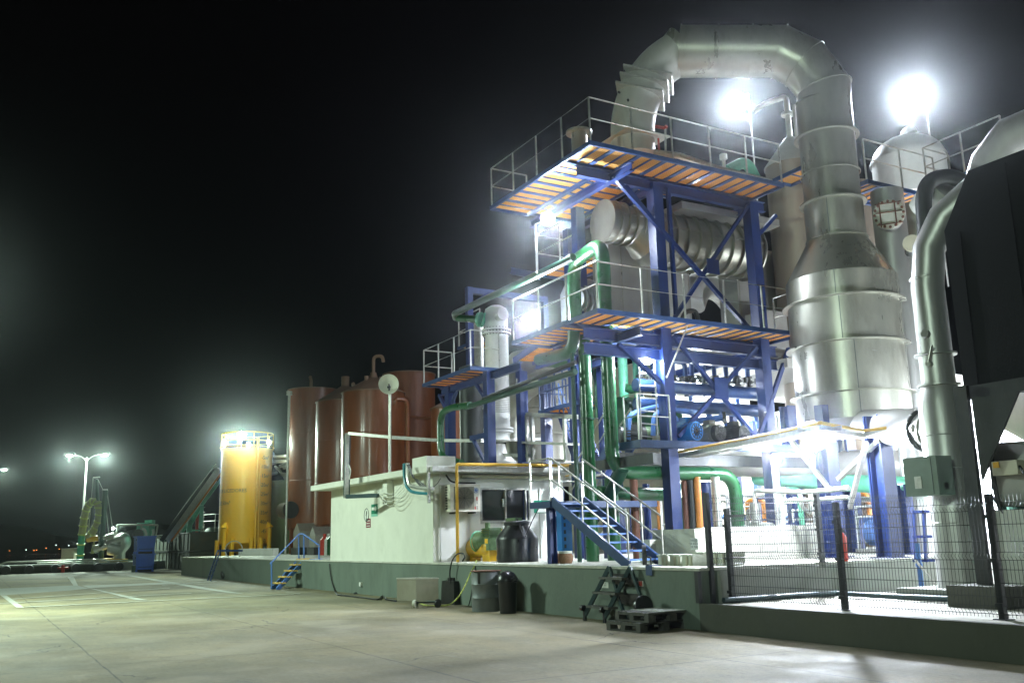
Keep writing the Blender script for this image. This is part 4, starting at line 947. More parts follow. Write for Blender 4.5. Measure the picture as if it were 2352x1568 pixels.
# wheelie bin
c = S(*L4(1555, 1378), Z=0); c.y = 10.45; c.x = S(*L4(1555, 1378), Y=10.45).x
t = T('rubbish_bin', 'black rubbish bin with a domed lid and side handle, right of the steel drum', 'bin', c)
mb = MB().lathe((c.x, c.y), [(.01, 0), (.185, 0), (.215, .66), (.235, .67), (.235, .71), (.22, .72)], 28)
obj('body', mb, M['plasb'], t)
obj('lid', MB().lathe((c.x, c.y), [(.235, .715), (.22, .78), (.16, .86), (.08, .90), (.01, .91)], 28), M['plasb'], t)
obj('handle', MB().beam((c.x+.22, c.y, .70), (c.x+.38, c.y+.02, .74), .05, .03), M['plasb'], t)
# hoses
hp = [S(*L4(1290, 960), Y=11.2), S(*L4(1270, 1010), Y=10.9), S(*L4(1240, 1060), Y=10.85), S(*L4(1190, 1180), Y=10.6), S(*L4(1130, 1280), Y=10.2)] + [S(*L4(*p), Z=.03) for p in ((1060, 1335), (960, 1345), (850, 1338), (790, 1310), (760, 1280))]
obj('garden_hose', MB().tube(bend(hp, .5), .018, 6), M['hosey'], label='thin yellow green hose trailing from the compressor past the black crate to the cart', cat='hose')
hp = [S(*L4(*p), Y=10.8) for p in ((1070, 1160), (1060, 1060), (1080, 960), (1120, 905), (1170, 895), (1195, 925), (1170, 965))]
obj('cable', MB().tube(bend(hp, .3), .02, 6), M['cable'], label='black cable looping up from the crate over the platform edge', cat='cable')
hp = [S(*L4(*p), Y=10.82) for p in ((1280, 1010), (1275, 1080), (1255, 1170), (1240, 1280), (1222, 1340))]
obj('cable', MB().tube(bend(hp, .3), .015, 6), M['cable'], label='black cable hanging down the wall just left of the steel drum', cat='cable')
# rolling step ladder
def L6(x, y): return ((1420 + x/4.9)*.90741, (1380 + y/4.9)*.90741)
t = T('step_ladder', 'dark steel step ladder with three treads and small wheels, standing at the platform wall', 'ladder', S(*L6(440, 900), Z=0))
fl0, fr0 = S(*L6(300, 930), Z=0), S(*L6(545, 960), Z=0)
tl, tr = S(*L6(600, 265), Y=PY-.12), S(*L6(860, 270), Y=PY-.12)
ex = (fr0 - fl0); ex.z = 0
for a, b_ in ((fl0 + V((0, 0, .1)), tl), (fr0 + V((0, 0, .1)), tr)): obj('front_rail', MB().beam(a, b_, .045, .08), M['dkblue'], t)
bl, br_ = S(*L6(720, 790), Z=0.02), S(*L6(975, 700), Y=PY-.1); br_.z = .05
for a, b_ in ((V((tl.x+.45, PY-.1, .03)), tl), (V((tr.x+.5, PY-.1, .03)), tr)): obj('rear_rail', MB().beam(a, b_, .045, .06), M['dkblue'], t)
for k, f_ in enumerate((.27, .53, .80)):
    a = fl0 + (tl - fl0)*f_; b_ = fr0 + (tr - fr0)*f_; d = (b_ - a)
    obj('tread', MB().beam(a - d*.06, b_ + d*.06, .22, .045), M['pallet'], t)
for k, f_ in enumerate((.78, .42)):
    a = V((tl.x+.45, PY-.1, .03)); a = a + (tl - a)*f_; b_ = V((tr.x+.5, PY-.1, .03)); b_ = b_ + (tr-b_)*f_
    obj('back_plate', MB().beam(a, b_, .02, .2), M['plasb'], t)
obj('wheel', MB().cyl(V((tr.x+.55, PY-.3, .35)), V((tr.x+.60, PY-.3, .35)), .2, n=20), M['plasb'], t)
for p in (fl0, fr0): obj('foot', MB().cyl(p + V((0, 0, .0)), p + V((-.02, 0, .22)), .04, .03, 10).cyl(p + V((-.06, -.03, .24)), p + V((.02, -.03, .24)), .06, n=10), M['plasb'], t)
obj('low_wheel', MB().cyl(fr0 + V((.1, .25, .1)), fr0 + V((.16, .28, .1)), .1, n=16), M['plasb'], t)
# notices on the wall
for (a, b_, lab, mm) in (((497, 450), (590, 528), 'small white notice on the platform wall behind the step ladder', None), ((940, 435), (1022, 508), 'small white notice with red lettering on the wall right of the step ladder', 'r')):
    p, q = S(*L6(*a), Y=PY-.004), S(*L6(*b_), Y=PY-.004); t = T('wall_notice', lab, 'sign', (p.x, PY, q.z))
    obj('panel', MB().box((p.x, PY-.008, q.z), (q.x, PY-.001, p.z)), M['signw'], t); tx = MB(); W_ = q.x - p.x; H2 = p.z - q.z
    for k in range(4 if mm else 2):
        zc = p.z - H2*((k+.6)/(4.4 if mm else 3.2)); tx = MB(); tx.box((p.x + W_*(.3 if mm else .35), PY-.012, zc-.012), (q.x - W_*(.1 if mm else .3), PY-.009, zc+.008 if mm else zc)); obj('lettering', tx, M['redink' if mm else 'galv'], t)
    tx = MB().box((p.x+W_*.02, PY-.012, q.z+.01), (p.x+W_*.12, PY-.009, p.z-.01))
    obj('margin_line', tx, M['redink' if mm else 'galv'], t)
p, q = S(*L6(1055, 250), Y=PY-.02), S(*L6(1140, 370), Y=PY-.02)
obj('hanging_plate', MB().box((p.x, PY-.035, q.z), (q.x, PY-.031, PZ+.02)).box((p.x, PY-.035, PZ+.0201), (q.x, PY+.2, PZ+.03)), M['blued'], label='small dark teal plate folded over the platform edge beside the step ladder', cat='plate')
c = S(*L6(1045, 255), Y=11.4)
t = T('blind_flange', 'dark round blind flange with a side handle standing on the platform at the stair foot', 'flange', (c.x, 11.4, PZ))
obj('disc', MB().cyl((c.x-.02, 11.36, PZ+.2), (c.x+.02, 11.42, PZ+.2), .19, n=28), M['darks'], t)
obj('handle', MB().tube(bend([(c.x+.12, 11.35, PZ+.02), (c.x+.26, 11.33, PZ+.02), (c.x+.28, 11.33, PZ+.16), (c.x+.16, 11.35, PZ+.17)], .03), .018, 6), M['darks'], t)
# pallets
def pallet_(P, e1, e2, z, label, sheet=False):
    t = T('plastic_pallet', label, 'pallet', (P.x, P.y, z), 'grey plastic pallets stacked two high')
    def q(a, b_, zz): v = P + e1*a + e2*b_; return V((v.x, v.y, z + zz))
    def slab(a0, b0, a1, b1, z0_, z1_): return [q(a0, b0, z0_), q(a1, b0, z0_), q(a1, b1, z0_), q(a0, b1, z0_), q(a0, b0, z1_), q(a1, b0, z1_), q(a1, b1, z1_), q(a0, b1, z1_)]
    FB = [(3,2,1,0), (4,5,6,7), (0,1,5,4), (1,2,6,5), (2,3,7,6), (3,0,4,7)]
    d = MB(); n_ = 9
    for k in range(n_): d.add(slab(k/n_+.008, 0, (k+1)/n_-.008, 1, .125, .155), FB)
    for b_ in (0, .45, .9): d.add(slab(0, b_, 1, b_+.1, .105, .1245), FB)
    obj('deck', d, M['pallet'], t)
    for i, a in enumerate((0, .44, .88)):
        for j, b_ in enumerate((0, .43, .86)): obj('block', MB().add(slab(a, b_, a+.12, b_+.14, .025, .1045), FB), M['pallet'], t)
    r_ = MB()
    for b_ in (0, .43, .86): r_.add(slab(0, b_, 1, b_+.14, 0, .0245), FB)
    obj('runner', r_, M['pallet'], t)
    if sheet: obj('plastic_sheet', MB().add(slab(.02, .3, .99, .97, .157, .163), FB), M['palsh'], t)
    return t
A = S(*L6(560, 1050), Z=0); B = S(*L6(985, 1085), Z=0); C2 = S(*L6(1830, 1070), Z=0)
A2 = V((A.x, A.y, 0)); e1 = V((1.05, -.42, 0)); B = A2 + e1*1; e2 = V((.62, 1.15, 0)).normalized()*1.25
A2 = S(*L6(565, 1045), Z=0); e1 = (S(*L6(985, 1085), Z=0) - A2); e2 = V((-e1.y, e1.x, 0)).normalized()*1.2
pallet_(A2, e1, e2, 0, 'lower grey plastic pallet of the stack lying in front of the step ladder')
pallet_(A2 + e1*.12 + e2*.1, e1*.98, e2*.98, .16, 'upper grey plastic pallet of the stack, a pale plastic sheet on it', True)

# ================================================================== WIRE MESH FENCES
def vwire(base, top, out, n):
    """profile of one panel wire, folded in V at four heights"""
    H = top - base; pts = [(0, base)]
    for f in (.06, .50, .91):
        z = base + H*f; pts += [(0, z - .05), (1, z), (0, z + .05)]
    pts.append((0, top)); return pts
def panel(P, Q, base, top, label, group, name='mesh_panel'):
    P = V(P); Q = V(Q); d = (Q-P); L = d.length; d.normalize(); o = V((d.y, -d.x, 0)); mb = MB()
    n = int(L/.052)
    pr_ = vwire(base, top, .035, 0)
    for k in range(n+1):
        b_ = P + d*(L*k/n); pts = [V((b_.x, b_.y, 0)) + o*(a*.04) + V((0, 0, z)) for a, z in pr_]; mb.tube(pts, .0042, 4)
    H = top-base
    for f in (.06-.05/H, .06+.05/H, .28, .39, .50-.05/H, .50+.05/H, .62, .76, .91-.05/H, .91+.05/H, .17):
        z = base + H*f; mb.tube([P + V((0, 0, z)) + o*.006, Q + V((0, 0, z)) + o*.006], .0044, 4)
    return mb
def fpost(p, base, top, label):
    t = T('fence_post', label, 'fence post', (p[0], p[1], base), 'black square posts of the wire mesh fence')
    obj('post', MB().box((p[0]-.04, p[1]-.04, base), (p[0]+.04, p[1]+.04, top)), M['blackp'], t)
    obj('base_plate', MB().box((p[0]-.1, p[1]-.08, base), (p[0]+.1, p[1]+.08, base+.012)), M['blackp'], t)
    bl_ = MB()
    for f in (.1, .45, .8): bl_.box((p[0]-.05, p[1]-.07, base+(top-base)*f), (p[0]+.05, p[1]-.041, base+(top-base)*f+.05))
    obj('clamp', bl_, M['blackp'], t)
fb, ft = FZ, FZ + 1.60
fp = [(-12.72, 11.5), (-10.33, 11.56), (-7.82, 11.62), (-5.3, 11.68)]
labs = ['black gate post at the left end of the front mesh fence, by the platform corner', 'black fence post in the middle of the front mesh fence, casting the long shadow', 'black fence post near the right edge of the photo']
for p, lb in zip(fp[:3], labs): fpost(p, fb, ft, lb)
for k in range(3):
    mb = panel((*fp[k], 0), (*fp[k+1], 0), fb+.03, ft-.03, '', '')
    mb.v = [(x, y - .05, z) for x, y, z in mb.v]
    obj('mesh_panel', mb, M['wire'], label='black wire fence panel, %s' % ('between the gate post and the middle post of the front fence', 'right of the middle post of the front fence', 'cut by the right edge of the photo')[k], cat='fence', group='panels of the wire mesh fence')
bb_ = [(-12.86, 11.25), (-12.86, 13.9), (-12.86, 16.5)]
bt = PZ + 1.28
obj('gate_post', MB().box((-12.93, 11.16, FZ-.2), (-12.85, 11.24, bt)).box((-12.95, 10.88, .45), (-12.86, 10.949, PZ-.06)), M['blackp'], label='black post at the platform corner, left one of the close pair', cat='fence post')
fpost(bb_[1], PZ, bt, 'black post of the rear fence standing on the grey side wall')
for k in range(2):
    mb = panel((*bb_[k], 0), (*bb_[k+1], 0), PZ+.03, bt-.03, '', '')
    obj('mesh_panel', mb, M['wire'], label='black welded wire fence panel on the grey side wall, %s' % ('nearer the yard' if k == 0 else 'farther back'), cat='fence', group='panels of the wire mesh fence')
# blue pipes on the raised floor
mb = MB().tube([S(1662, 1378, Z=FZ+.06), S(1800, 1369, Z=FZ+.06), S(1925, 1362, Z=FZ+.06)], .05, 10).tube([S(1925, 1362, Z=FZ+.07), S(2060, 1369, Z=FZ+.07), S(2240, 1376, Z=FZ+.07), S(2400, 1385, Z=FZ+.07)], .045, 10)
obj('blue_floor_pipe', mb, M['dkblue'], label='dark blue pipe lying on the bright raised floor behind the mesh fence', cat='pipe')

# ================================================================== STEEL FRAME AND DECKS
def proj(p):
    q = V(p) - EYE; z = q.dot(CF); return CU + F*q.dot(CR)/z, CV + F*q.dot(CD)/z
def zat(x, y, v):
    lo, hi = -2, 30
    for _ in range(40):
        m_ = (lo+hi)/2
        if proj((x, y, m_))[1] > v: lo = m_
        else: hi = m_
    return lo
Z1, Z2 = 6.69, 10.78
XC = -18.12
YA = S(1530, 900, X=XC).y; YB = S(1757, 900, X=XC).y
t = T('deck_tower', 'tall blue steel frame of box columns with crossed braces carrying the two long decks', 'steel tower', (-18.5, 15, PZ))
cl = S(1326, 480, Y=13.9)
for x, y, z1, s_ in ((XC, YA, 10.5, .30), (XC, YB, 10.5, .30), (cl.x, 13.9, 10.5, .27), (S(1384, 900, Y=14.9).x, 14.9, 6.4, .22), (-22.2, YB, 10.5, .28), (-22.2, YA, 10.5, .26)):
    obj('column', MB().box((x-s_/2, y-s_/2, PZ), (x+s_/2, y+s_/2, z1)), M['blue'], t)
def XP(u, v, dx=0): return S(u, v, X=XC+dx)
for a, b_, w_ in (((1409, 405), (1718, 752), .10), ((1718, 472), (1550, 728), .09), ((1534, 431), (1553, 724), .09)):
    obj('brace', MB().beam(XP(*a, .17), XP(*b_, .17), w_, w_), M['blue'], t)
for a, b_ in (((1545, 770), (1738, 1008)), ((1738, 798), (1558, 1002))): obj('brace', MB().beam(XP(*a, .17), XP(*b_, .17), .09, .09), M['blue'], t)
c = XP(1657, 892, .25); obj('gusset', MB().box((c.x-.01, c.y-.22, c.z-.28), (c.x+.01, c.y+.22, c.z+.28)), M['blue'], t)
c = XP(1638, 612, .25); obj('gusset', MB().box((c.x-.01, c.y-.2, c.z-.2), (c.x+.01, c.y+.2, c.z+.2)), M['blue'], t)
for z_ in (10.45, 6.35, 5.98): obj('beam', MB().ibeam((XC, 12.3, z_), (XC, YB+.5, z_), .16, .28), M['blue'], t)
for y_ in (13.3, YA, YB):
    for z_ in (10.4, 6.3): obj('beam', MB().ibeam((XC+.1 if y_ > 13.4 else -17.2, y_, z_), (-22.0, y_, z_), .14, .22), M['blue'], t)
for y_, a in ((YA, -1), (YB, 1)):
    obj('brace', MB().beam((XC+.0, y_+.2*a, 9.6), (XC, y_+.95*a, 10.3), .1, .1), M['blue'], t)
obj('brace', MB().beam(S(1740, 1010, X=XC+.1), S(1812, 800, X=XC+.15), .1, .1), M['blue'], t)
obj('brace', MB().beam(S(1420, 790, Y=13.2), S(1520, 880, X=XC), .1, .1), M['blue'], t)
obj('brace', MB().beam(S(1580, 745, X=XC+.5), S(1531, 868, X=XC+.2), .10, .03), M['galv'], t)

def deck(name, label, z, cells, edges, group='blue steel decks floored with orange grating'):
    """cells: list of (x0,y0,x1,y1,axis,n,skip) grating bays between joists"""
    t = T(name, label, 'deck', (cells[0][0], cells[0][1], z), group)
    fr = MB()
    for (x0, y0, x1, y1, axis, n, gap) in cells:
        fr.box((x0, y0, z-.11), (x1, y0+.06, z)); fr.box((x0, y1-.06, z-.11), (x1, y1, z)); fr.box((x0, y0+.061, z-.11), (x0+.06, y1-.061, z)); fr.box((x1-.06, y0+.061, z-.11), (x1, y1-.061, z))
    obj('frame', fr, M['blued'], t)
    for (x0, y0, x1, y1, axis, n, gap) in cells:
        gr = MB(); js = MB()
        gr.box((x0+.062, y0+.062, z-.035), (x1-.062, y1-.062, z-.005))
        L = (y1-y0 if axis == 'x' else x1-x0)
        for k in range(1, n):
            wd = .05 if k % gap else .13; c = (y0 if axis == 'x' else x0) + L*k/n
            if axis == 'x': js.box((x0+.061, c-wd/2, z-.06), (x1-.061, c+wd/2, z-.036))
            else: js.box((c-wd/2, y0+.061, z-.06), (c+wd/2, y1-.061, z-.036))
        obj('grating', gr, M['orange'], t)
        if n > 1: obj('joist', js, M['blued'], t)
    return t
def railing(t, pts, h=1.1, step=1.25, mid=True, m='rail', r=.021, z0=None):
    pts = [V(p) for p in pts]; rl = MB().tube([p + V((0, 0, h)) for p in pts], r, 6); o = obj('handrail', rl, M[m], t)
    obj('midrail', MB().tube([p + V((0, 0, h*.52)) for p in pts], r*.85, 6), M[m], t)
    ps = []
    for a, b_ in zip(pts, pts[1:]):
        L = (b_-a).length; n = max(1, round(L/step))
        for k in range(n+1):
            q = a + (b_-a)*(k/n)
            if all((q-p).length > .15 for p in ps): ps.append(q)
    for q in ps: obj('rail_post', MB().beam(q, q + V((0, 0, h)), .035, .035), M[m], t)
EX = -17.08
ud = deck('upper_deck', 'upper L shaped deck with orange grating high on the steel frame, under the gooseneck', Z2,
   [(-22.1, 12, -18.32, 13.25, 'y', 10, 2), (-18.31, 12, EX, 18.3, 'x', 16, 2), (-22.0, 13.26, -18.33, 14.75, 'y', 8, 2), (-19.2, 14.76, -18.33, 16.0, 'x', 4, 2)], None)
railing(ud, [(-22.05, 13.2, Z2), (-22.05, 12.04, Z2), (EX-.03, 12.04, Z2), (EX-.03, 18.25, Z2)], 1.12)
md = deck('middle_deck', 'middle deck with orange grating below the ribbed vessel, passed by the green pipes', Z1,
   [(-21.05, 12, -18.5, 13.2, 'y', 8, 2), (-18.49, 12, EX, 18.5, 'x', 18, 3), (-21.0, 13.21, -18.51, 14.5, 'y', 6, 2)], None)
railing(md, [(-21.0, 12.04, Z1), (EX-.03, 12.04, Z1), (EX-.03, 18.45, Z1), (EX-.9, 18.45, Z1)], 1.12)

# ribbed vessel along +Y
xr = -19.55
t = T('ribbed_vessel', 'long horizontal steel vessel wrapped in raised rings, between the two blue decks', 'vessel', (xr, 15, 8.5))
def rib(y0, y1, r_, z_, n_, big):
    m_ = MB().cyl((xr, y0, z_), (xr, y1, z_), r_, n=40)
    obj('shell', m_, M['clad'], t)
    for k in range(n_):
        y = y0 + (y1-y0)*(k+.0)/(n_-1 if n_ > 1 else 1); obj('ring', MB().cyl((xr, y-.022, z_), (xr, y+.022, z_), r_+big, n=40), M['clad'], t)
ya_, yb_ = S(1385, 508, X=xr).y, S(1715, 575, X=xr).y; za_ = S(1385, 508, X=xr).z; zb2_ = S(1640, 570, X=xr).z; ym_ = S(1490, 530, X=xr).y
rib(ya_, ym_-.5, .52, za_, 5, .07)
m_ = MB().cyl((xr, ym_-.48, za_), (xr, ym_-.02, zb2_), .52, .73, 40); obj('cone_section', m_, M['clad'], t)
rib(ym_, yb_, .73, zb2_, 10, .09)
obj('seam_strip', MB().box((xr+.50, ya_, za_+.1), (xr+.54, ym_-.5, za_+.14)).box((xr+.72, ym_, zb2_+.08), (xr+.755, yb_, zb2_+.13)), M['clad'], t)
# vertical drum at its left end with port
dr = S(1335, 640, Y=14.6)
t = T('vertical_drum', 'dark round steel drum with a bolted hatch behind the arched green pipe', 'vessel', (dr.x, 14.6, Z1))
obj('shell', MB().lathe((dr.x, 14.6), [(.01, 6.75), (.60, 6.75), (.62, 8.35), (.5, 8.6), (.3, 8.75), (.01, 8.8)], 36), M['drum'], t)
ph = S(1335, 690, Y=13.9)
pm = MB()
for rr_, o_ in ((.42, 0), (.36, -.12), (.30, -.2)): pm.cyl((ph.x, 13.98 + o_, ph.z), (ph.x+.02, 13.91 + o_, ph.z), rr_, n=30)
obj('hatch', pm, M['drum'], t)
obj('hatch_bolts', MB().tube([(ph.x + .385*math.cos(k*.2618), 13.90, ph.z + .385*math.sin(k*.2618)) for k in range(24)], .018, 6, True), M['darks'], t)
# grey clad housing behind
t = T('dryer_housing', 'grey sheet clad housing filling the space behind the ribbed vessel and above the middle deck', 'housing', (-20.2, 16, Z1))
HX = -20.45; hy = [S(u, 740, X=HX).y for u in (1405, 1590, 1700, 1830)]
hx = MB(); hx.box((HX-.8, hy[0], Z1+.02), (HX, hy[1], 10.2)).box((HX-.8, hy[1], Z1+.02), (HX, hy[2], 7.25)).box((HX-.8, hy[2], Z1+.02), (HX, hy[3], 10.2))
obj('panel', hx, M['stack'], t)
sm_ = MB()
for y_ in (hy[0]+.4, hy[0]+1.3, hy[1]-.06, hy[2]+.06, hy[2]+1.1): sm_.box((HX+.001, y_, Z1+.02), (HX+.014, y_+.03, 10.1))
sm_.box((HX+.001, hy[0]+.02, 7.6), (HX+.013, hy[1]-.08, 7.63)).box((HX+.001, hy[2]+.1, 7.6), (HX+.013, hy[3], 7.63))
obj('seam', sm_, M['clad'], t)
obj('cover_box', MB().box((HX+.02, hy[2]+.2, 6.75), (HX+.8, hy[2]+1.3, 8.0)), M['stack'], t)
obj('roof_slab', MB().box((-21.2, 16.0, 10.22), (-18.6, 19.6, 10.42)), M['stack'], t)
# bent white ducts lit through the gap
t = T('ribbed_elbow_duct', 'white ribbed elbow duct glowing in the gap below the ribbed vessel', 'duct', (-20.9, 16.3, 7.0))
ed_ = [S(1585, 700, X=-21.9), S(1600, 655, X=-21.9), S(1640, 650, X=-21.9), S(1680, 680, X=-21.9), S(1710, 740, X=-21.9)]
obj('duct', MB().tube(bend(ed_, .5, 3), .48, 16), M['whitesteel'], t)
pp = MB().tube(bend([S(1565, 742, X=-17.5), S(1572, 716, X=-17.5), S(1598, 712, X=-17.5), S(1605, 742, X=-17.5)], .15), .06, 8)
obj('vent_hook', pp, M['darks'], label='dark bent vent pipe rising just behind the middle deck edge', cat='pipe')

# ================================================================== BIG VESSEL WITH THE GOOSENECK
vb_ = S(1965, 985, D=22.6); VX, VY = vb_.x, vb_.y
def rz(px, v):
    z = zat(VX, VY, v); return px/F*depth((VX, VY, z)), z
zz = {v: zat(VX, VY, v) for v in (990, 970, 911, 801, 703, 648, 553, 550, 470, 402, 318, 240)}
rB = 124/F*depth((VX, VY, zz[850] if 850 in zz else zz[801])); rP = 62/F*depth((VX, VY, zz[402]))
t = T('scrubber_vessel', 'huge round steel vessel with three flange rings, its gooseneck duct arching over to the left', 'vessel', (VX, VY, zz[970]))
obj('shell', MB().lathe((VX, VY), [(rB, zz[970]), (rB, zz[648])], 64), M['steel'], t)
obj('bottom', MB().lathe((VX, VY), [(rB, zz[970]), (rB*.9, zz[970]-.12), (rB*.5, zz[970]-.28), (.01, zz[970]-.32)], 64), M['steelb'], t)
for v_ in (911, 801, 703): obj('flange_ring', MB().lathe((VX, VY), [(rB+.002, zz[v_]-.02), (rB+.13, zz[v_]-.012), (rB+.13, zz[v_]+.012), (rB+.002, zz[v_]+.02)], 64), M['steel'], t)
# cone, offset to the left as in the photo
n_ = 64; vs = []; co_ = V((0, 0, 0)); rT = rP*1.04
lx = -CR.x*.12; ly = -CR.y*.12
for k in range(n_):
    a = 2*math.pi*k/n_; vs.append((VX + rB*math.cos(a), VY + rB*math.sin(a), zz[648])); vs.append((VX + rT*math.cos(a), VY + rT*math.sin(a), zz[553]))
obj('cone', MB().add(vs, [(2*k, (2*k+2) % (2*n_), (2*k+3) % (2*n_), 2*k+1) for k in range(n_)], True), M['steel'], t)
obj('neck', MB().lathe((VX, VY), [(rT, zz[553]), (rT, zz[470]), (rP, zz[470]), (rP, zz[240])], 56), M['steel'], t)
nk = [(553, .04), (470, .10), (402, .02), (318, .09)]
for v_, e_ in nk: obj('flange_ring', MB().lathe((VX, VY), [(rT, zz[v_]-.02), (rT+e_, zz[v_]-.015), (rT+e_, zz[v_]+.015), (rT, zz[v_]+.02)], 56), M['steel'], t)
sm_ = MB(); va_ = math.atan2(-VY, -VX)
for v0_, v1_, da in ((970, 801, .12), (801, 703, -.06), (648, 703, -.10), (550, 470, -.2)):
    r_ = (rB if v0_ > 600 else rT) + .004; sm_.beam((VX + math.cos(va_+da)*r_, VY + math.sin(va_+da)*r_, zz[v0_]+.02), (VX + math.cos(va_+da)*r_, VY + math.sin(va_+da)*r_, zz[v1_]-.02), .018, .006, (math.cos(va_+da), math.sin(va_+da), 0))
obj('weld_seam', sm_, M['drum'], t)
sp_ = MB(); rnd = random.Random(9)
for k in range(26):
    a = va_ + rnd.uniform(-1.1, 1.1); z_ = rnd.choice((zz[648]-.25, zz[911]-.25, zz[801]-.2, zz[470]-.5, zz[553]+.12)) + rnd.uniform(-.12, .12)
    r_ = (rT if z_ > zz[553] else rB) + .003; L_ = rnd.uniform(.03, .12)
    sp_.beam((VX+math.cos(a)*r_, VY+math.sin(a)*r_, z_), (VX+math.cos(a+L_/r_)*r_, VY+math.sin(a+L_/r_)*r_, z_+rnd.uniform(-.05, .05)), .012, .006, (math.cos(a), math.sin(a), 0))
obj('weld_marks', sp_, M['galv'], t)
# gooseneck in the vertical plane through the two axes
gd_ = S(1452, 300, D=25.2); GX, GY = gd_.x, gd_.y
pn = V((-(GY - VY), GX - VX, 0)).normalized(); 
def GP(u, v):
    r = ray(u, v); k = (V((VX, VY, 0)) - EYE).dot(pn) / r.dot(pn); return EYE + r*k
zG = zat(GX, GY, 360)
top_pts = [V((VX, VY, zz[240]-.02)), GP(1893, 205), GP(1848, 148), GP(1790, 119), GP(1562, 119)]
obj('gooseneck', MB().tube(top_pts, rP, 40), M['steel'], t)
jr = MB()
for i in range(1, 5):
    a = top_pts[i]; d = (top_pts[i] - top_pts[i-1]).normalized() + ((top_pts[i+1] - top_pts[i]).normalized() if i < 4 else (top_pts[i]-top_pts[i-1]).normalized()); d.normalize(); jr.cyl(a - d*.012, a + d*.012, rP + .025, n=40)
for f_ in (.28, .62): a = top_pts[3] + (top_pts[4]-top_pts[3])*f_; d = (top_pts[4]-top_pts[3]).normalized(); jr.cyl(a - d*.01, a + d*.01, rP + .018, n=40)
obj('joint_ring', jr, M['steel'], t)
lp_ = [GP(1562, 119), GP(1512, 152), GP(1480, 196), GP(1460, 244), V((GX, GY, zat(GX, GY, 292))), V((GX, GY, zG))]
t = T('white_elbow_duct', 'pale segmented elbow duct with clamp plates, rising through the upper deck to meet the gooseneck', 'duct', (GX, GY, zG))
obj('duct', MB().tube(bend(lp_, .45, 3), .585, 36), M['whitesteel'], t)
obj('end_collar', MB().cyl(lp_[0] + (lp_[0]-lp_[1]).normalized()*.1, lp_[0] + (lp_[1]-lp_[0]).normalized()*.12, rP-.02, .60, 36), M['steel'], t)
hd_ = V((-pn.y, pn.x, 0))
for v_, w_ in ((176, 1.32), (193, 1.30), (214, 1.28)):
    c = GP(1492 - (v_-172)*.5, v_ + 8); dd_ = (hd_*.93 + V((0, 0, .30 if hd_.dot(CR) < 0 else -.30))).normalized()
    for o_ in (1,): obj('clamp_plate', MB().beam(c - dd_*w_*.5, c + dd_*w_*.5, 1.28, .05, (0, 0, 1)), M['galv'], t)
c = V((GX, GY, zat(GX, GY, 325))); obj('flange', MB().beam(c - V((.72, 0, 0)), c + V((.72, 0, 0)), 1.4, .03), M['whitesteel'], t)
st_ = MB()
for k in range(6): a = va_ + (-.6, .5, .1, -.3, .7, 0)[k]; z_ = c.z + .35 + .28*k; st_.cyl((GX+.57*math.cos(a), GY+.57*math.sin(a), z_), (GX+.63*math.cos(a), GY+.63*math.sin(a), z_), .03, n=8)
obj('stud', st_, M['darks'], t)
# round flange on the upper deck at left
c = S(1330, 305, Y=13.6); t = T('round_flange', 'round bolted flange ring lying on a stub above the left arm of the upper deck', 'flange', (c.x, 13.6, Z2))
obj('ring', MB().lathe((c.x, 13.6), [(.22, c.z-.03), (.36, c.z-.03), (.36, c.z+.03), (.22, c.z+.03), (.22, c.z-.03)], 28), M['galv'], t)
obj('stub', MB().lathe((c.x, 13.6), [(.22, Z2), (.22, c.z-.03)], 20), M['steel'], t)
c = S(1524, 292, Y=15); vm = MB().tube([S(1514, 345, Y=15), S(1512, 318, Y=15)], .03, 6).tube([S(1508, 291, Y=15), S(1528, 294, Y=15), S(1531, 290, Y=15)], .05, 6)
obj('red_valve', vm, M['red'], label='small red valve handles beside the white duct on the upper deck', cat='valve')
mb = MB().tube([S(1528, 292, Y=15), S(1529, 350, Y=15)], .03, 6).tube([S(1500, 350, Y=14.9), S(1560, 358, Y=15.5), S(1640, 385, X=-18.4), S(1770, 418, X=-18.4)], .09, 8)
obj('deck_pipe', mb, M['galv'], label='grey pipe running along the back of the upper deck behind the railing', cat='pipe')
t = T('deck_valve_stack', 'pale valve stand and green bent pipe on the upper deck under the bright lamp', 'valve', S(1660, 400, X=-18.6))
obj('stand', MB().cyl(S(1664, 402, X=-18.6), S(1662, 362, X=-18.6), .05, n=8).cyl(S(1662, 366, X=-18.6), S(1661, 355, X=-18.6), .11, n=10), M['white'], t)
obj('bent_pipe', MB().tube(bend([S(1670, 392, X=-18.7), S(1705, 374, X=-18.7), S(1720, 380, X=-18.7), S(1735, 410, X=-18.7)], .4), .16, 12), M['greenl'], t)

# ================================================================== GREEN PIPES
t = T('green_process_pipe', 'thickest green pipe, arching over the middle deck, dropping and turning right into the plant', 'pipe', (-16.7, 11.85, 2.6))
bx = -18.45; gy = S(1399, 900, X=bx).y; hz = S(1550, 1086, X=bx).z
e_ = S(1690, 1140, X=bx); zt_a = zat(bx, gy, 556)
obj('pipe', MB().tube(bend([V((bx, gy, 7.55)), V((bx, gy, hz)), V((bx, e_.y, hz)), V((bx, e_.y, 1.75))], .58, 9), .168, 20), M['green'], t)
xl_ = S(1318, 640, Y=gy+.3).x
obj('arch', MB().tube(bend([V((bx, gy, 7.54)), V((bx, gy, zt_a)), V((xl_, gy+.3, zt_a)), V((xl_, gy+.3, Z1-.3))], .55, 8), .178, 20), M['green'], t)
fl_ = MB()
for z_ in (7.3, 5.0): fl_.cyl((bx, gy, z_-.008), (bx, gy, z_+.008), .174, n=20)
obj('weld_ring', fl_, M['greend'], t)
obj('outlet_flange', MB().cyl((e_.x, e_.y, 2.0), (e_.x, e_.y, 2.06), .24, n=20), M['darks'], t)
p2x = S(1346, 900, Y=12.9)
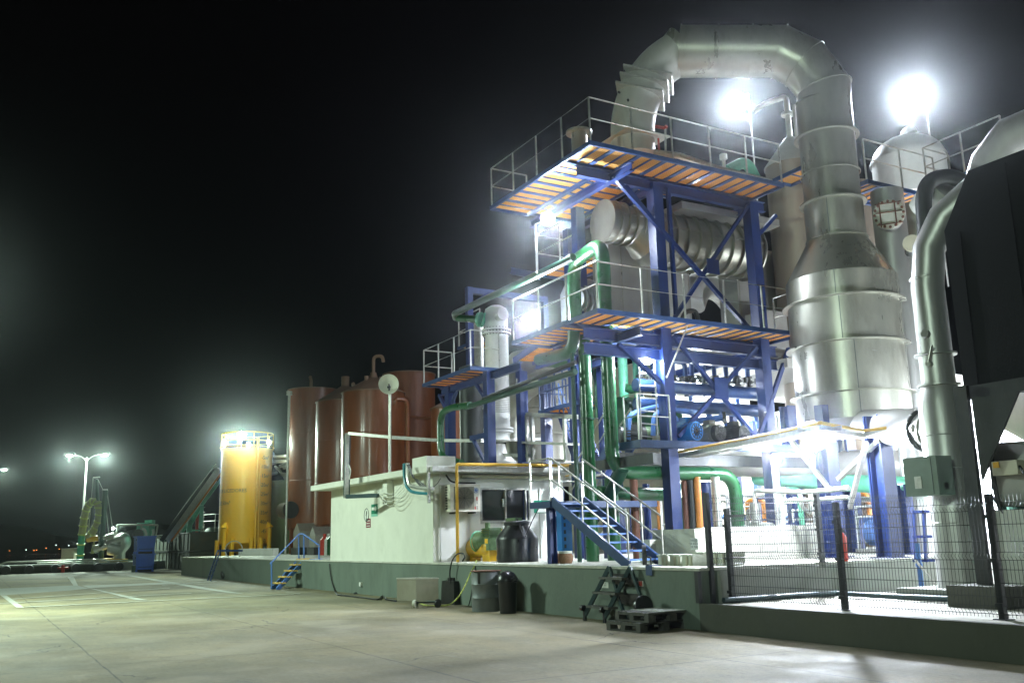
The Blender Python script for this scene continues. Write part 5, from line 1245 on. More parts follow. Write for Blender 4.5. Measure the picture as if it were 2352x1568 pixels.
t = T('green_process_pipe', 'straight green pipe standing from the platform to the middle deck, left of the thickest one', 'pipe', (p2x.x, 12.9, PZ))
obj('pipe', MB().cyl((p2x.x, 12.9, PZ), (p2x.x, 12.9, Z1-.2), .156, n=20), M['green'], t)
for z_ in (2.2, 4.4): obj('joint', MB().cyl((p2x.x, 12.9, z_), (p2x.x, 12.9, z_+.05), .18, n=20), M['greend'], t)
q0 = S(1380, 1130, Y=12.6); q1 = S(1520, 1130, Y=12.9); q2 = S(1562, 1200, Y=13.1)
t = T('green_process_pipe', 'lower green pipe lying level behind the stair and bending down behind the blue column', 'pipe', q0)
obj('pipe', MB().tube(bend([S(1375, 1131, X=-19.1), S(1560, 1136, X=-19.1), S(1568, 1230, X=-19.1)], .5, 7), .165, 18), M['green'], t)
t = T('green_process_pipe', 'slanting green pipe crossing between the vertical green pipes below the second bend', 'pipe', S(1420, 1150, Y=13.2))
obj('pipe', MB().tube(bend([S(1355, 1200, Y=13.4), S(1395, 1150, Y=13.4), S(1430, 1075, Y=13.4)], .3), .16, 14), M['greend'], t)
obj('green_standpipe', MB().cyl((S(1408, 1200, Y=13.6).x, 13.6, PZ), (S(1408, 1200, Y=13.6).x, 13.6, 3.0), .17, n=16), M['green'], label='short green standpipe behind the stair, right of the straight green pipe', cat='pipe')
q = S(1317, 900, Y=12.4); obj('thin_green_pipe', MB().cyl((q.x, 12.4, PZ), (q.x, 12.4, 6.5), .055, n=10), M['greend'], label='thin dark green pipe standing just left of the straight green pipe', cat='pipe')
mb = MB().tube(bend([S(1318, 760, Y=12.4), S(1316, 795, Y=12.4), S(1300, 812, Y=12.4), S(1238, 826, Y=12.6)], .35), .155, 14)
obj('hanging_green_pipe', mb, M['green'], label='green pipe coming down through the middle deck and running left to a cut end', cat='pipe')
mb = MB().tube(bend([S(1250, 832, Y=15.2), S(1300, 838, Y=15.2), S(1362, 838, Y=15.2), S(1376, 870, Y=15.2), S(1377, 960, Y=15.2)], .4), .14, 12)
obj('rear_green_pipe', mb, M['green'], label='green pipe with a round elbow behind the two straight green pipes', cat='pipe')
# long sloping header towards the white column
ha, hb = S(1046, 722, Y=12.6), S(1308, 596, Y=12.6)
t = T('header_pipe', 'long straight dark green header pipe sloping left from the arched green pipe', 'pipe', ha)
hb.z = ha.z = (ha.z + hb.z)/2
ha = S(1046, 722, Y=12.6); 
obj('pipe', MB().tube(bend([S(1046, 730, Y=13.3), S(1044, 720, Y=12.6), S(1300, 600, Y=12.6), S(1316, 590, Y=12.6)], .2), .10, 14), M['greend'], t)
obj('branch', MB().tube([S(1050, 730, Y=12.9), S(1102, 734, Y=13.4)], .12, 14), M['green'], t)
obj('flange', MB().cyl(S(1100, 734, Y=13.4), S(1106, 734, Y=13.45), .24, n=20).cyl(S(1108, 734, Y=13.45), S(1112, 735, Y=13.5), .24, n=20), M['greenl'], t)
# twin small pipes crossing in front
A, B = S(1070, 936, Y=12.2), S(1322, 853, Y=12.2); C_1, C_2 = S(1110, 916, Y=12.2), S(1322, 832, Y=12.2)
t = T('twin_pipe_run', 'two parallel dark pipes sloping from the green pipes down to an elbow over the roof', 'pipe', A)
g3 = bend([S(1080, 930, Y=12.2), S(1035, 936, Y=12.2), S(1012, 950, Y=12.2), S(1013, 1050, Y=12.2), S(1060, 1063, Y=12.2)], .35)
obj('lower_pipe', MB().tube([B, S(1200, 893, Y=12.2), A], .075, 10), M['greend'], t); obj('upper_pipe', MB().tube([C_2, C_1], .055, 10), M['darks'], t)
obj('green_elbow', MB().tube(g3, .105, 12), M['green'], t)
obj('support', MB().beam(S(1186, 900, Y=12.25), S(1186, 870, Y=12.25), .05, .05).beam(S(1108, 940, Y=12.25), S(1108, 918, Y=12.25), .05, .05), M['darks'], t)

def stair(label, A, B, wv, n, m='blued', trm='bluel', rails=True, tread_w=.24, group=None, rm='rail', rh=.95, both=True):
    A, B, wv = V(A), V(B), V(wv); t = T('steel_stair', label, 'stair', A)
    obj('stringer', MB().beam(A, B, .05, .2), M[m], t); obj('stringer', MB().beam(A + wv, B + wv, .05, .2), M[m], t)
    for k in range(n):
        f_ = (k+.6)/n; p = A + (B-A)*f_; obj('tread', MB().beam(p, p + wv, tread_w, .035), M[trm], t)
    if rails:
        for o_ in ((V((0, 0, 0)), wv) if both else (V((0, 0, 0)),)):
            u_ = V((0, 0, rh)); obj('handrail', MB().tube([A + o_, A + o_ + u_, B + o_ + u_], .022, 6), M[rm], t)
            obj('midrail', MB().tube([A + o_ + u_*.5, B + o_ + u_*.5], .018, 6), M[rm], t)
            for k in range(3): f_ = (k+.7)/3 if k < 2 else 1.0; p = A + (B-A)*f_ + o_; obj('rail_post', MB().tube([p, p + u_], .02, 6), M[rm], t)
    return t
# blue landing and scaffold between the white column and the straight green pipe
xa_, xb_ = S(1236, 945, Y=14.6).x, S(1330, 945, Y=14.6).x; zc_ = S(1236, 942, Y=14.6).z
t = deck('blue_landing', 'small dark blue landing with blue rails left of the straight green pipe', zc_, [(xa_, 14.6, xb_, 15.7, 'y', 3, 2)], None)
railing(t, [(xa_+.04, 15.6, zc_), (xa_+.04, 14.64, zc_), (xb_, 14.64, zc_)], 1.0, .45, True, 'blued', .028)
stair('blue stair with flat blue treads dropping right from the small blue landing', S(1285, 950, Y=14.8), S(1335, 1095, Y=14.8), (0, .8, 0), 6, 'blue', 'blue', True, .24, None, 'bluel', .9, False)
t = T('pale_scaffold', 'pale steel scaffold frame with a grating shelf over the control room roof', 'scaffold', S(1213, 1065, Y=14.0))
for uu in (1213, 1225, 1300): q = S(uu, 1060, Y=14.0); obj('post', MB().beam(V((q.x, 14.0, q.z)), V((q.x, 14.0, S(uu, 952, Y=14.0).z)), .09, .09), M['galv'], t)
obj('top_rail', MB().beam(S(1210, 952, Y=14.0), S(1326, 957, Y=14.0), .09, .12), M['galv'], t)
obj('shelf', MB().beam(S(1212, 1016, Y=14.2), S(1326, 1020, Y=14.2), .7, .07), M['galv'], t)
obj('lower_rail', MB().beam(S(1100, 1043, Y=14.0), S(1226, 1046, Y=14.0), .07, .1), M['galv'], t)
# ================================================================== WHITE COLUMN AREA
wc_ = S(1142, 850, Y=14.0); wr = 27/F*depth((wc_.x, 14, 6.5)); WX = wc_.x
def wz(v): return zat(WX, 14.0, v)
t = T('white_column', 'white vertical column with bolted flanges and a domed top beside the small blue deck', 'column', (WX, 14, wz(1075)))
obj('shell', MB().lathe((WX, 14.0), [(.01, wz(1020)), (wr*.95, wz(1012)), (wr*.95, wz(1000)), (wr, wz(998)), (wr, wz(722)), (wr*.92, wz(710)), (wr*.5, wz(703)), (.01, wz(701))], 40), M['white'], t)
for v_ in (768, 760, 985, 992): obj('flange', MB().lathe((WX, 14.0), [(wr, wz(v_)-.03), (wr+.1, wz(v_)-.03), (wr+.1, wz(v_)+.03), (wr, wz(v_)+.03)], 40), M['white'], t)
bt_ = MB()
for k in range(26): a = k*math.pi/13; bt_.cyl((WX+(wr+.07)*math.cos(a), 14+(wr+.07)*math.sin(a), wz(764)-.12), (WX+(wr+.07)*math.cos(a), 14+(wr+.07)*math.sin(a), wz(764)+.12), .016, n=6)
obj('bolt_circle', bt_, M['darks'], t)
for k in range(14): obj('coil_ring', MB().lathe((WX, 14.0), [(wr+.0, wz(905+k*4)-.012), (wr+.02, wz(905+k*4)), (wr+.0, wz(905+k*4)+.012)], 32), M['galv'], t) if k < 12 else None
obj('nozzle', MB().cyl((WX+wr-.05, 13.9, wz(735)), (WX+wr+.45, 13.8, wz(735)), .12, n=14).cyl((WX+wr+.4, 13.8, wz(735)), (WX+wr+.46, 13.8, wz(735)), .2, n=16), M['white'], t)
obj('nozzle', MB().cyl((WX-wr+.05, 13.9, wz(735)), (WX-wr-.2, 13.85, wz(735)), .12, n=14), M['white'], t)
obj('skirt', MB().lathe((WX, 14.0), [(.2, wz(1020)), (.25, wz(1040)), (.55, wz(1062)), (.55, 3.7), (.01, 3.7)], 32), M['whitesteel'], t)
t = T('small_vessel', 'dark round vessel standing left of the white column behind the small deck', 'vessel', S(1085, 900, Y=14.6))
q = S(1083, 900, Y=14.6); obj('shell', MB().lathe((q.x, 14.6), [(.01, PZ+2.4), (.42, PZ+2.5), (.42, zat(q.x, 14.6, 845)), (.01, zat(q.x, 14.6, 835))], 28), M['darks'], t)
q = S(1100, 780, Y=15.0); obj('thin_column', MB().lathe((q.x, 15.0), [(.01, 5), (.17, 5), (.17, zat(q.x, 15, 742)), (.1, zat(q.x, 15, 736)), (.01, zat(q.x, 15, 735))], 18), M['galv'], label='slim grey column just left of the white column top', cat='column')
# blue portal frame
t = T('blue_portal_frame', 'tall blue portal frame standing behind the white column against the sky', 'steel frame', S(1078, 880, Y=15.2))
a, b_, c = S(1077, 660, Y=15.2), S(1250, 680, Y=15.2+4), S(1077, 780, Y=15.2)
bz = a.z; yb2 = 19.0; b_ = S(1250, 682, Z=bz)
obj('post', MB().beam((a.x, 15.2, PZ), (a.x, 15.2, bz), .22, .22), M['blue'], t)
obj('crossbar', MB().beam((a.x, 15.2, bz-.12), (b_.x, b_.y, bz-.12), .2, .22), M['blue'], t)
obj('post', MB().beam((b_.x, b_.y, PZ), (b_.x, b_.y, bz), .2, .2), M['blue'], t)
obj('knee_brace', MB().beam((a.x, 15.2, bz-.7), (a.x+.2, 15.9, bz-.2), .1, .1), M['blue'], t)
obj('outrigger', MB().ibeam(S(1174, 622, Y=15), S(1240, 634, Y=15.6), .2, .22), M['blue'], t)
# blue posts under the small deck
sd = S(1082, 838, Y=12.9); ZS = 6.6
sdl, sdr = S(970, 881, Z=ZS), S(1168, 840, Z=ZS); sdc = S(1080, 840, Z=ZS)
t = deck('small_deck', 'small blue deck with orange grating and rails left of the white column', ZS, [(sdl.x, sdc.y, sdc.x, sdc.y+1.1, 'y', 8, 3), (sdc.x-.9, sdc.y+1.11, sdc.x, sdr.y, 'x', 4, 3)], None)
railing(t, [(sdl.x+.05, sdc.y+1.05, ZS), (sdl.x+.05, sdc.y+.04, ZS), (sdc.x-.04, sdc.y+.04, ZS), (sdc.x-.04, sdr.y-.05, ZS)], 1.1, 1.3)
t2_ = T('support_frame', 'blue posts and knee braces holding up the small deck', 'steel frame', (sdc.x, sdc.y, PZ))
for uu, y_, z_ in ((1124, sdc.y+.5, ZS-.17), (1200, sdc.y+1.6, ZS-.1), (1034, sdc.y+.6, ZS-.17), (1254, 15.0, 6.4)):
    x_ = S(uu, 950, Y=y_).x; obj('post', MB().box((x_-.13, y_-.13, PZ), (x_+.13, y_+.13, z_)), M['blue'], t2_)
xa_, xb_ = S(1034, 950, Y=sdc.y+.6).x, S(1124, 950, Y=sdc.y+.5).x
obj('beam', MB().ibeam((sdl.x+.3, sdc.y+.55, ZS-.3), (sdc.x+2.0, sdc.y+.55, ZS-.3), .14, .22), M['blue'], t2_)
for a, b_ in (((xa_, ZS-1.1), (xa_-.7, ZS-.35)), ((xa_, ZS-1.0), (xa_+.6, ZS-.4)), ((xb_, ZS-3.2), (xb_-1.2, ZS-2.0)), ((xb_, ZS-1.2), (xb_-.9, ZS-.4))):
    obj('knee_brace', MB().beam((a[0], sdc.y+.55, a[1]), (b_[0], sdc.y+.55, b_[1]), .09, .09), M['blue'], t2_)
obj('beam', MB().beam((xb_, sdc.y+.55, ZS-2.0), (xb_-1.3, sdc.y+.55, ZS-2.0), .1, .14), M['blue'], t2_)
# second small deck higher left
ZU = 7.9; ul = S(1030, 795, Y=15.6); ZU = S(1060, 790, Y=15.4).z
t = deck('rear_deck', 'little rear deck with rails to the left of the blue portal post', ZU, [(S(1028, 795, Z=ZU).x, 15.5, S(1100, 775, Y=15.5).x, 16.6, 'y', 4, 2)], None)
x0_ = S(1028, 795, Z=ZU).x; x1_ = S(1100, 775, Y=15.5).x; railing(t, [(x0_+.05, 16.5, ZU), (x0_+.05, 15.55, ZU), (x1_, 15.55, ZU)], 1.1, 1.2)
# railed box platform left of the ribbed vessel
t = deck('lamp_deck', 'small high deck with blue and pale rails beside the flood lamp on its pole', S(1235, 625, Y=14.5).z, [(S(1230, 620, Y=14.5).x, 14.5, S(1340, 600, Y=14.5).x, 16, 'y', 4, 2)], None)
zl = S(1235, 625, Y=14.5).z; xl0, xl1 = S(1232, 620, Y=14.5).x, S(1340, 600, Y=14.5).x
railing(t, [(xl0, 15.9, zl), (xl0, 14.55, zl), (xl1, 14.55, zl)], 1.2, 1.6)
# ducts and vessels behind, between the column and the straight green pipe
def flanged(label, uc, v0, v1, wpx, Y, m='clad', name='round_vessel', dome=True, cat='vessel'):
    x_ = S(uc, (v0+v1)/2, Y=Y).x; r_ = wpx/2/F*depth((x_, Y, 5)); z0_, z1_ = zat(x_, Y, v0), zat(x_, Y, v1)
    t = T(name, label, cat, (x_, Y, z0_)); obj('shell', MB().lathe((x_, Y), [(.01, z0_-.1), (r_*.7, z0_-.08), (r_, z0_), (r_, z1_)] + ([(r_*.8, z1_+r_*.25), (.01, z1_+r_*.35)] if dome else [(.01, z1_)]), 40), M[m], t)
    rg_ = MB()
    for k in range(1, 4): z_ = z0_ + (z1_-z0_)*k/4; rg_.lathe((x_, Y), [(r_, z_-.03), (r_+.05, z_-.02), (r_+.05, z_+.02), (r_, z_+.03)], 40)
    obj('band', rg_, M[m], t); return t
flanged('broad steel clad vessel behind the white column and the green pipes', 1235, 1060, 830, 150, 17.5)
flanged('pale vessel low behind the blue stair tower', 1300, 1110, 930, 90, 18.5, 'whitesteel')
t = T('clad_elbow_duct', 'fat steel clad elbow duct curling beside the blue posts', 'duct', S(1180, 960, Y=16))
obj('duct', MB().tube(bend([S(1175, 1010, Y=16), S(1178, 930, Y=16), S(1215, 880, Y=16), S(1290, 870, Y=16.5)], 1.2, 8), .38, 20), M['clad'], t)
# blue stair up to the small walkway (grating stair with yellow treads) left of middle deck
stair('narrow blue stair with orange treads climbing under the left end of the middle deck', S(1180, 828, Y=14.6), S(1236, 790, Y=14.6), (0, .7, 0), 6, 'blue', 'orange', False)
# main stair
fz = PZ; A = V((-15.32, 11.25, PZ)); LZ = 2.44; B = V((-18.3, 11.25, LZ+.0))
B = S(1268, 1150, Y=11.25); LZ = B.z
stair('front blue stair with pale blue treads and steel handrails, coming down onto the platform', A, B, (0, .85, 0), 8, 'blued', 'bluel')
t = T('stair_landing', 'blue stair landing on a post, with rails, at the top of the front stair', 'landing', (B.x-.5, 11.6, PZ))
lx0 = S(1216, 1148, Y=11.2).x
obj('plate', MB().box((lx0, 11.2, LZ-.14), (B.x, 14.2, LZ)), M['blued'], t)
px_ = S(1263, 1220, Y=11.4).x; obj('post', MB().ibeam((px_, 11.45, PZ), (px_, 11.45, LZ-.142), .14, .18), M['blue'], t)
px2 = S(1290, 1220, Y=12.6).x; obj('post', MB().box((px2-.16, 12.5, PZ), (px2+.16, 12.8, LZ-.142)), M['motor'], t)
sl_ = MB()
for k in range(7): sl_.box((px2+.161, 12.56, PZ+.15+k*.17), (px2+.166, 12.62, PZ+.24+k*.17))
obj('slots', sl_, M['blackp'], t)
railing(t, [(B.x, 11.22, LZ), (lx0+.03, 11.22, LZ), (lx0+.03, 12.8, LZ)], .95, 1.0)
# upper flight going up to the right to the pump deck
PD = S(1500, 1012, Y=13.4).z
A2_ = S(1312, 1172, Y=13.5); LZ2 = A2_.z; B2 = S(1400, 1022, Y=13.5)
stair('second blue stair flight climbing right from the landing to the pump deck', A2_, B2, (0, .7, 0), 7, 'blued', 'blued')
# pump deck
PD = B2.z
t = T('pump_deck', 'dark blue pump deck behind the thick green pipe, a row of pumps on it', 'deck', (-18, 14, PD))
dk = MB(); xe = S(1530, 1020, Y=13.3).x
obj('frame', MB().box((S(1430, 1012, Y=13.5).x, 13.4, PD-.18), (XC+.55, 13.6, PD)).box((XC+.35, 13.601, PD-.18), (XC+.55, 20.5, PD)).box((S(1430, 1012, Y=13.5).x, 13.601, PD-.05), (XC+.34, 20.5, PD-.01)), M['blued'], t)
obj('lower_beam', MB().box((XC-.5, 13.3, PD-.5), (XC-.35, 20.5, PD-.22)).box((-20.5, 13.3, PD-.6), (-17, 13.42, PD-.36)), M['darks'], t)
railing(t, [(S(1440, 1012, Y=13.5).x, 13.45, PD), (XC+.45, 13.45, PD), (XC+.45, YA-.3, PD)], 1.1, .8)
pump_labels = ['left grey green electric pump behind the railing of the pump deck', 'bright blue electric motor with a round fan cover on the pump deck', 'grey ribbed motor with a dark fan guard, right of the blue motor', 'dark motor with a pale label plate, rightmost of the pump row']
for k, (uu, vv, X_, m_, rr_, L_) in enumerate(((1480, 995, -18.6, 'darks', .2, .55), (1590, 988, -17.95, 'motor', .24, .6), (1645, 993, -17.95, 'clad', .22, .5), (1700, 996, -17.95, 'darks', .22, .5))):
    c = S(uu, vv, X=X_); t = T('electric_pump', pump_labels[k], 'pump', (c.x, c.y, PD), 'electric pumps on the pump deck')
    z_ = PD + rr_ + .05; d = V((-1, -.15, 0)).normalized() if k else V((-.3, -1, 0)).normalized()
    p = V((c.x, c.y, z_)); obj('motor', MB().cyl(p, p + d*L_*1.2, rr_, n=24), M[m_], t)
    fn = MB()
    for j in range(20):
        a = j*math.pi/10; o_ = V((-d.y, d.x, 0))*math.cos(a)*(rr_+.02) + V((0, 0, 1))*math.sin(a)*(rr_+.02); fn.beam(p + d*.1 + o_, p + d*L_ + o_, .012, .04)
    obj('cooling_fins', fn, M[m_], t)
    obj('fan_cover', MB().cyl(p - d*.14, p - d*.001, rr_*.98, rr_, 24), M['motor' if k == 1 else ('darks' if k else 'comp')], t)
    gd2 = MB()
    for j in range(12): a = j*math.pi/6; o_ = V((-d.y, d.x, 0))*math.cos(a)*rr_*.8 + V((0, 0, 1))*math.sin(a)*rr_*.8; gd2.tube([p - d*.15, p - d*.145 + o_], .012, 4)
    for q_ in (.4, .8): gd2.tube([p - d*.147 + V((-d.y, d.x, 0))*math.cos(j*.4189)*rr_*q_ + V((0, 0, 1))*math.sin(j*.4189)*rr_*q_ for j in range(15)], .01, 4, True)
    obj('fan_guard', gd2, M['cable'], t)
    obj('foot', MB().box((c.x-.5, c.y-.15, PD), (c.x+.05, c.y+.15, PD+.06)), M['darks'], t)
    obj('terminal_box', MB().box((c.x-.35, c.y-.1, z_+rr_-.01), (c.x-.12, c.y+.1, z_+rr_+.13)), M[m_], t)
    if k == 3: obj('label_plate', MB().box((c.x+.03, c.y-.12, z_-.12), (c.x+.1, c.y+.14, z_+.14)), M['signw'], t)
# blue header pipes between the columns
for z0v, r_, lab in ((897, .16, 'upper of two long shining blue grey header pipes behind the crossed braces'), (938, .16, 'lower of two long shining blue grey header pipes behind the crossed braces')):
    z_ = S(1650, z0v, X=-18.7).z; obj('header_pipe', MB().cyl((-18.7, YA-.5, z_), (-18.7, YB+.6, z_), r_, n=18), M['blued'], label=lab, cat='pipe', group='blue header pipes')
rnd = random.Random(11)
for k, (uu, lab) in enumerate(((1470, 'first'), (1545, 'second'), (1588, 'third'), (1640, 'fourth'), (1690, 'fifth'))):
    X_ = -19.1; p = S(uu, 850, X=X_); zb_, zt2 = S(uu, 895, X=X_).z, S(uu, 830, X=X_).z
    t = T('valve_loop', '%s inverted U pipe with flanged valves from the left, above the blue header pipes' % lab, 'valve', (X_, p.y, zb_), 'inverted U pipes with valves')
    y_ = p.y; w_ = .42
    obj('pipe', MB().tube(bend([(X_, y_, zb_-.15), (X_, y_, zt2), (X_, y_+w_, zt2), (X_, y_+w_, zb_-.15)], .14), .065, 10), M['blued'], t)
    vb2 = MB()
    for yy in (y_, y_+w_):
        for z_ in (zb_+.02, zb_+.12, zb_+.26, zb_+.36): vb2.cyl((X_, yy, z_-.015), (X_, yy, z_+.015), .125, n=12)
        vb2.cyl((X_, yy, zb_+.03), (X_, yy, zb_+.35), .085, n=10); vb2.tube([(X_, yy, zb_+.2), (X_+.28, yy+.05, zb_+.22)], .018, 5); vb2.cyl((X_+.27, yy+.05, zb_+.15), (X_+.29, yy+.05, zb_+.3), .07, n=10)
    obj('valve', vb2, M['darks'], t)
# smaller blue pipes and knee pipe
mb = MB()
for k in range(6):
    y0_ = 15.2 + k*.55; z_ = 4.65 + .12*(k % 3); mb.tube(bend([(-19.1, y0_, z_+.3), (-19.1, y0_, z_), (-19.0, y0_+.5, z_-.06), (-19.0, y0_+.6, z_-.5)], .12), .055, 8)
obj('branch_pipes', mb, M['bluel'], label='tangle of small light blue branch pipes between the two header pipes', cat='pipes')
t = T('blue_branch_pipe', 'light blue pipe with a round blind end pointing right behind the braces', 'pipe', S(1600, 965, X=-18.6))
obj('pipe', MB().cyl(S(1595, 968, X=-18.9), S(1665, 958, X=-17.9), .085, n=12), M['bluel'], t); obj('end_cap', MB().cyl(S(1660, 959, X=-17.92), S(1668, 958, X=-17.86), .15, n=16), M['darks'], t)
mb = MB().tube(bend([S(1443, 1010, X=-18.6), S(1443, 955, X=-18.6), S(1470, 943, X=-18.6), S(1545, 926, X=-18.3)], .2), .07, 8).tube(bend([S(1500, 1000, X=-18.3), S(1502, 950, X=-18.3), S(1530, 938, X=-18.3), S(1600, 945, X=-18.3)], .2), .06, 8)
obj('blue_bent_pipe', mb, M['bluel'], label='light blue bent pipes rising from the left pumps', cat='pipe')
# green vessel + pipes behind the first green pipe
t = T('green_accumulator', 'bright green horizontal drum with two standpipes lit hard by the lamp above', 'vessel', S(1450, 950, X=-19.6))
c = S(1450, 955, X=-19.6); obj('drum', MB().cyl((c.x, c.y-.4, c.z), (c.x, c.y+1.3, c.z), .48, n=28), M['green'], t)
for uu in (1432, 1466): q = S(uu, 880, X=-19.6); obj('standpipe', MB().cyl((q.x, q.y, c.z+.3), (q.x, q.y, 6.3), .13, n=14), M['greenl'], t)
obj('valve', MB().cyl(S(1435, 890, X=-19.5), S(1455, 895, X=-19.5), .12, n=10).cyl((c.x, c.y+.1, c.z+.65), (c.x, c.y+.1, c.z+.72), .26, n=16), M['green'], t)
# caged ladder next to the second column
t = T('caged_ladder', 'thin pale ladder with rungs rising behind the pump deck left of the blue column', 'ladder', S(1473, 1000, X=-18.2))
ld = MB(); a0_, a1_ = S(1474, 1030, X=-18.2), S(1466, 800, X=-18.2); b0_, b1_ = S(1512, 1035, X=-18.2), S(1502, 800, X=-18.2)
ld.tube([a0_, a1_], .02, 6).tube([b0_, b1_], .02, 6)
for k in range(9): f_ = k/8; ld.tube([a0_ + (a1_-a0_)*f_, b0_ + (b1_-b0_)*f_], .016, 5)
obj('rails_and_rungs', ld, M['galv'], t)
# cable trays with the ochre pipe
def tray(label, pts, w_=.45, lat=None):
    t = T('cable_tray', label, 'cable tray', pts[0], 'perforated cable trays with an ochre pipe')
    side = MB(); rg_ = MB()
    for a, b_ in zip(pts, pts[1:]):
        a, b_ = V(a), V(b_); d = (b_-a); L = d.length; d.normalize(); o_ = V((-d.y, d.x, 0)).normalized()
        side.beam(a, b_, .02, .1); side.beam(a + o_*w_, b_ + o_*w_, .02, .1)
        n = int(L/.14)
        for k in range(n): p = a + d*(k+.5)*L/n - V((0, 0, .04)); rg_.beam(p, p + o_*w_, .07, .015)
        for q_ in (.33, .66): rg_.beam(a + o_*w_*q_ - V((0, 0, .045)), b_ + o_*w_*q_ - V((0, 0, .045)), .03, .012)
    obj('side_rail', side, M['galv'], t); obj('perforated_floor', rg_, M['galv'], t)
    obj('ochre_pipe', MB().tube([V(p) + V((0, 0, .09)) for p in pts], .035, 6), M['yelp'], t); return t
zt3 = 3.47
tray('perforated cable tray with an ochre pipe behind the blue column, left part of the run', [S(1300, 1098, Z=3.6), S(1522, 1054, Z=3.6)])
tp = [S(1560, 1046, Z=zt3), S(1808, 998, Z=zt3), S(1884, 982, Z=zt3)]
tray('long perforated cable tray with an ochre pipe, running right to under the big vessel', tp)
tp2 = [S(1886, 982, Z=zt3), S(1985, 999, Z=zt3), S(2090, 986, Z=zt3)]
tray('short perforated cable tray turning under the bottom of the big vessel', tp2)
# vessel support columns
t = T('vessel_support', 'group of blue box columns carrying the big vessel and the roof trays', 'support frame', (-15.4, 17.5, PZ))
for uu, y_, s_, zt_ in ((1826, 20.5, .34, 5.2), (1908, 16.6, .36, 3.55), (1956, 20.0, .34, 5.0), (2032, 16.4, .38, 3.95), (2078, 18.8, .26, 2.6), (1862, 24, .34, 6)):
    x_ = S(uu, 1150, Y=y_).x; obj('column', MB().ibeam((x_, y_, PZ), (x_, y_, zt_), s_, s_, .03, (1, 0, 0)).box((x_-s_/2+.04, y_-s_/2+.032, PZ), (x_-s_/2+.06, y_+s_/2-.032, zt_)), M['blue'], t)
    obj('base_plate', MB().box((x_-.28, y_-.28, PZ), (x_+.28, y_+.28, PZ+.02)), M['blue'], t)
for a, b_ in ((S(1812, 1005, Y=16.4), S(1910, 1128, Y=16.4)), (S(2020, 1010, Y=16.2), S(1925, 1100, Y=16.4)), (S(1990, 1015, Y=16.0), S(1952, 1165, Y=16.6))):
    obj('strut', MB().beam(a, b_, .09, .09), M['galv'], t)
obj('hanger', MB().box((S(1888, 960, Y=16.6).x-.12, 16.5, 3.8), (S(1888, 960, Y=16.6).x+.12, 16.7, 4.4)), M['blue'], t)
# ================================================================== UNDERCROFT
obj('process_wall', MB().box((-34, 27, PZ), (4, 27.3, 6.2)), M['wallw'], label='long white wall at the back of the plant, glowing in the lamp light', cat='wall')
obj('ceiling_slab', MB().box((-23, 18.6, 5.9), (-17.8, 26.9, 6.15)), M['stack'], label='grey floor slab above the back of the undercroft', cat='slab')
# long horizontal vessel and pipes in the back
t = T('insulated_pipe', 'fat pale insulated pipe crossing the undercroft behind the blue columns', 'pipe', (-17, 22, 3.2))
a, b_ = S(1480, 1062, Y=22), S(2130, 1078, Y=19.5)
obj('shell', MB().cyl(a, S(2130, 1070, Y=19.6), .40, n=20), M['stack'], t)
for f_ in (.2, .4, .6, .8): p = a + (b_-a)*f_; obj('hanger', MB().beam(p + V((0, 0, .2)), V((p.x, p.y, 5.0)), .05, .05), M['galv'], t)
obj('rear_green_header', MB().cyl(S(1740, 1098, Y=21), S(2130, 1118, Y=18.8), .22, n=16), M['greenl'], label='long pale green header pipe level behind the blue columns', cat='pipe')
for k, (uu, m_, r_, Y_, lab) in enumerate(((1460, 'rustp', .10, 13.9, 'rust brown standpipe behind the lower end of the front stair'), (1577, 'rustp', .08, 15.5, 'thin rust red standpipe right of the blue column'), (1592, 'darks', .09, 15.6, 'dark standpipe between the rust red and the orange pipe'),
     (1607, 'orngp', .09, 15.7, 'orange standpipe right of the blue column'), (1649, 'galv', .11, 16.2, 'pale grey standpipe under the end of the green pipe bend'), (1790, 'white', .09, 17.5, 'white standpipe left of the second blue support column'),
     (1488, 'blue', .1, 16.2, 'blue square standpipe behind the front stair'), (1625, 'blue', .16, 17.5, 'blue post behind the orange standpipe'))):
    x_ = S(uu, 1200, Y=Y_).x; obj('standpipe', MB().cyl((x_, Y_, PZ), (x_, Y_, 3.0 if k != 5 else 3.5), r_, n=12), M[m_], label=lab, cat='pipe')
t = T('pressure_pot', 'small pale cylinder pot on thin white pipework behind the mesh fence', 'vessel', S(1736, 1170, Y=15.8))
q = S(1735, 1170, Y=15.8); obj('pot', MB().cyl((q.x, q.y, zat(q.x, q.y, 1200)), (q.x, q.y, zat(q.x, q.y, 1155)), .12, n=14), M['galv'], t)
pw = MB().tube(bend([(q.x, q.y, zat(q.x, q.y, 1156)), (q.x, q.y, zat(q.x, q.y, 1126)), S(1850, 1130, Y=15.4), S(1950, 1120, Y=15.2)], .15), .05, 8)
pw.tube(bend([S(1716, 1265, Y=15.8), S(1718, 1172, Y=15.8), S(1730, 1168, Y=15.8)], .1), .05, 8).tube([S(1722, 1204, Y=15.8), S(1775, 1206, Y=15.8)], .06, 8).tube([S(1800, 1260, Y=15.6), S(1795, 1128, Y=15.6)], .06, 8).tube([S(1800, 1150, Y=15.6), S(1950, 1142, Y=15.2)], .045, 8)
pw.tube(bend([S(1836, 1130, Y=15.6), S(1842, 1165, Y=15.6), S(1862, 1178, Y=15.6), S(1862, 1132, Y=15.6)], .08), .045, 8)
obj('pipework', pw, M['white'], t)
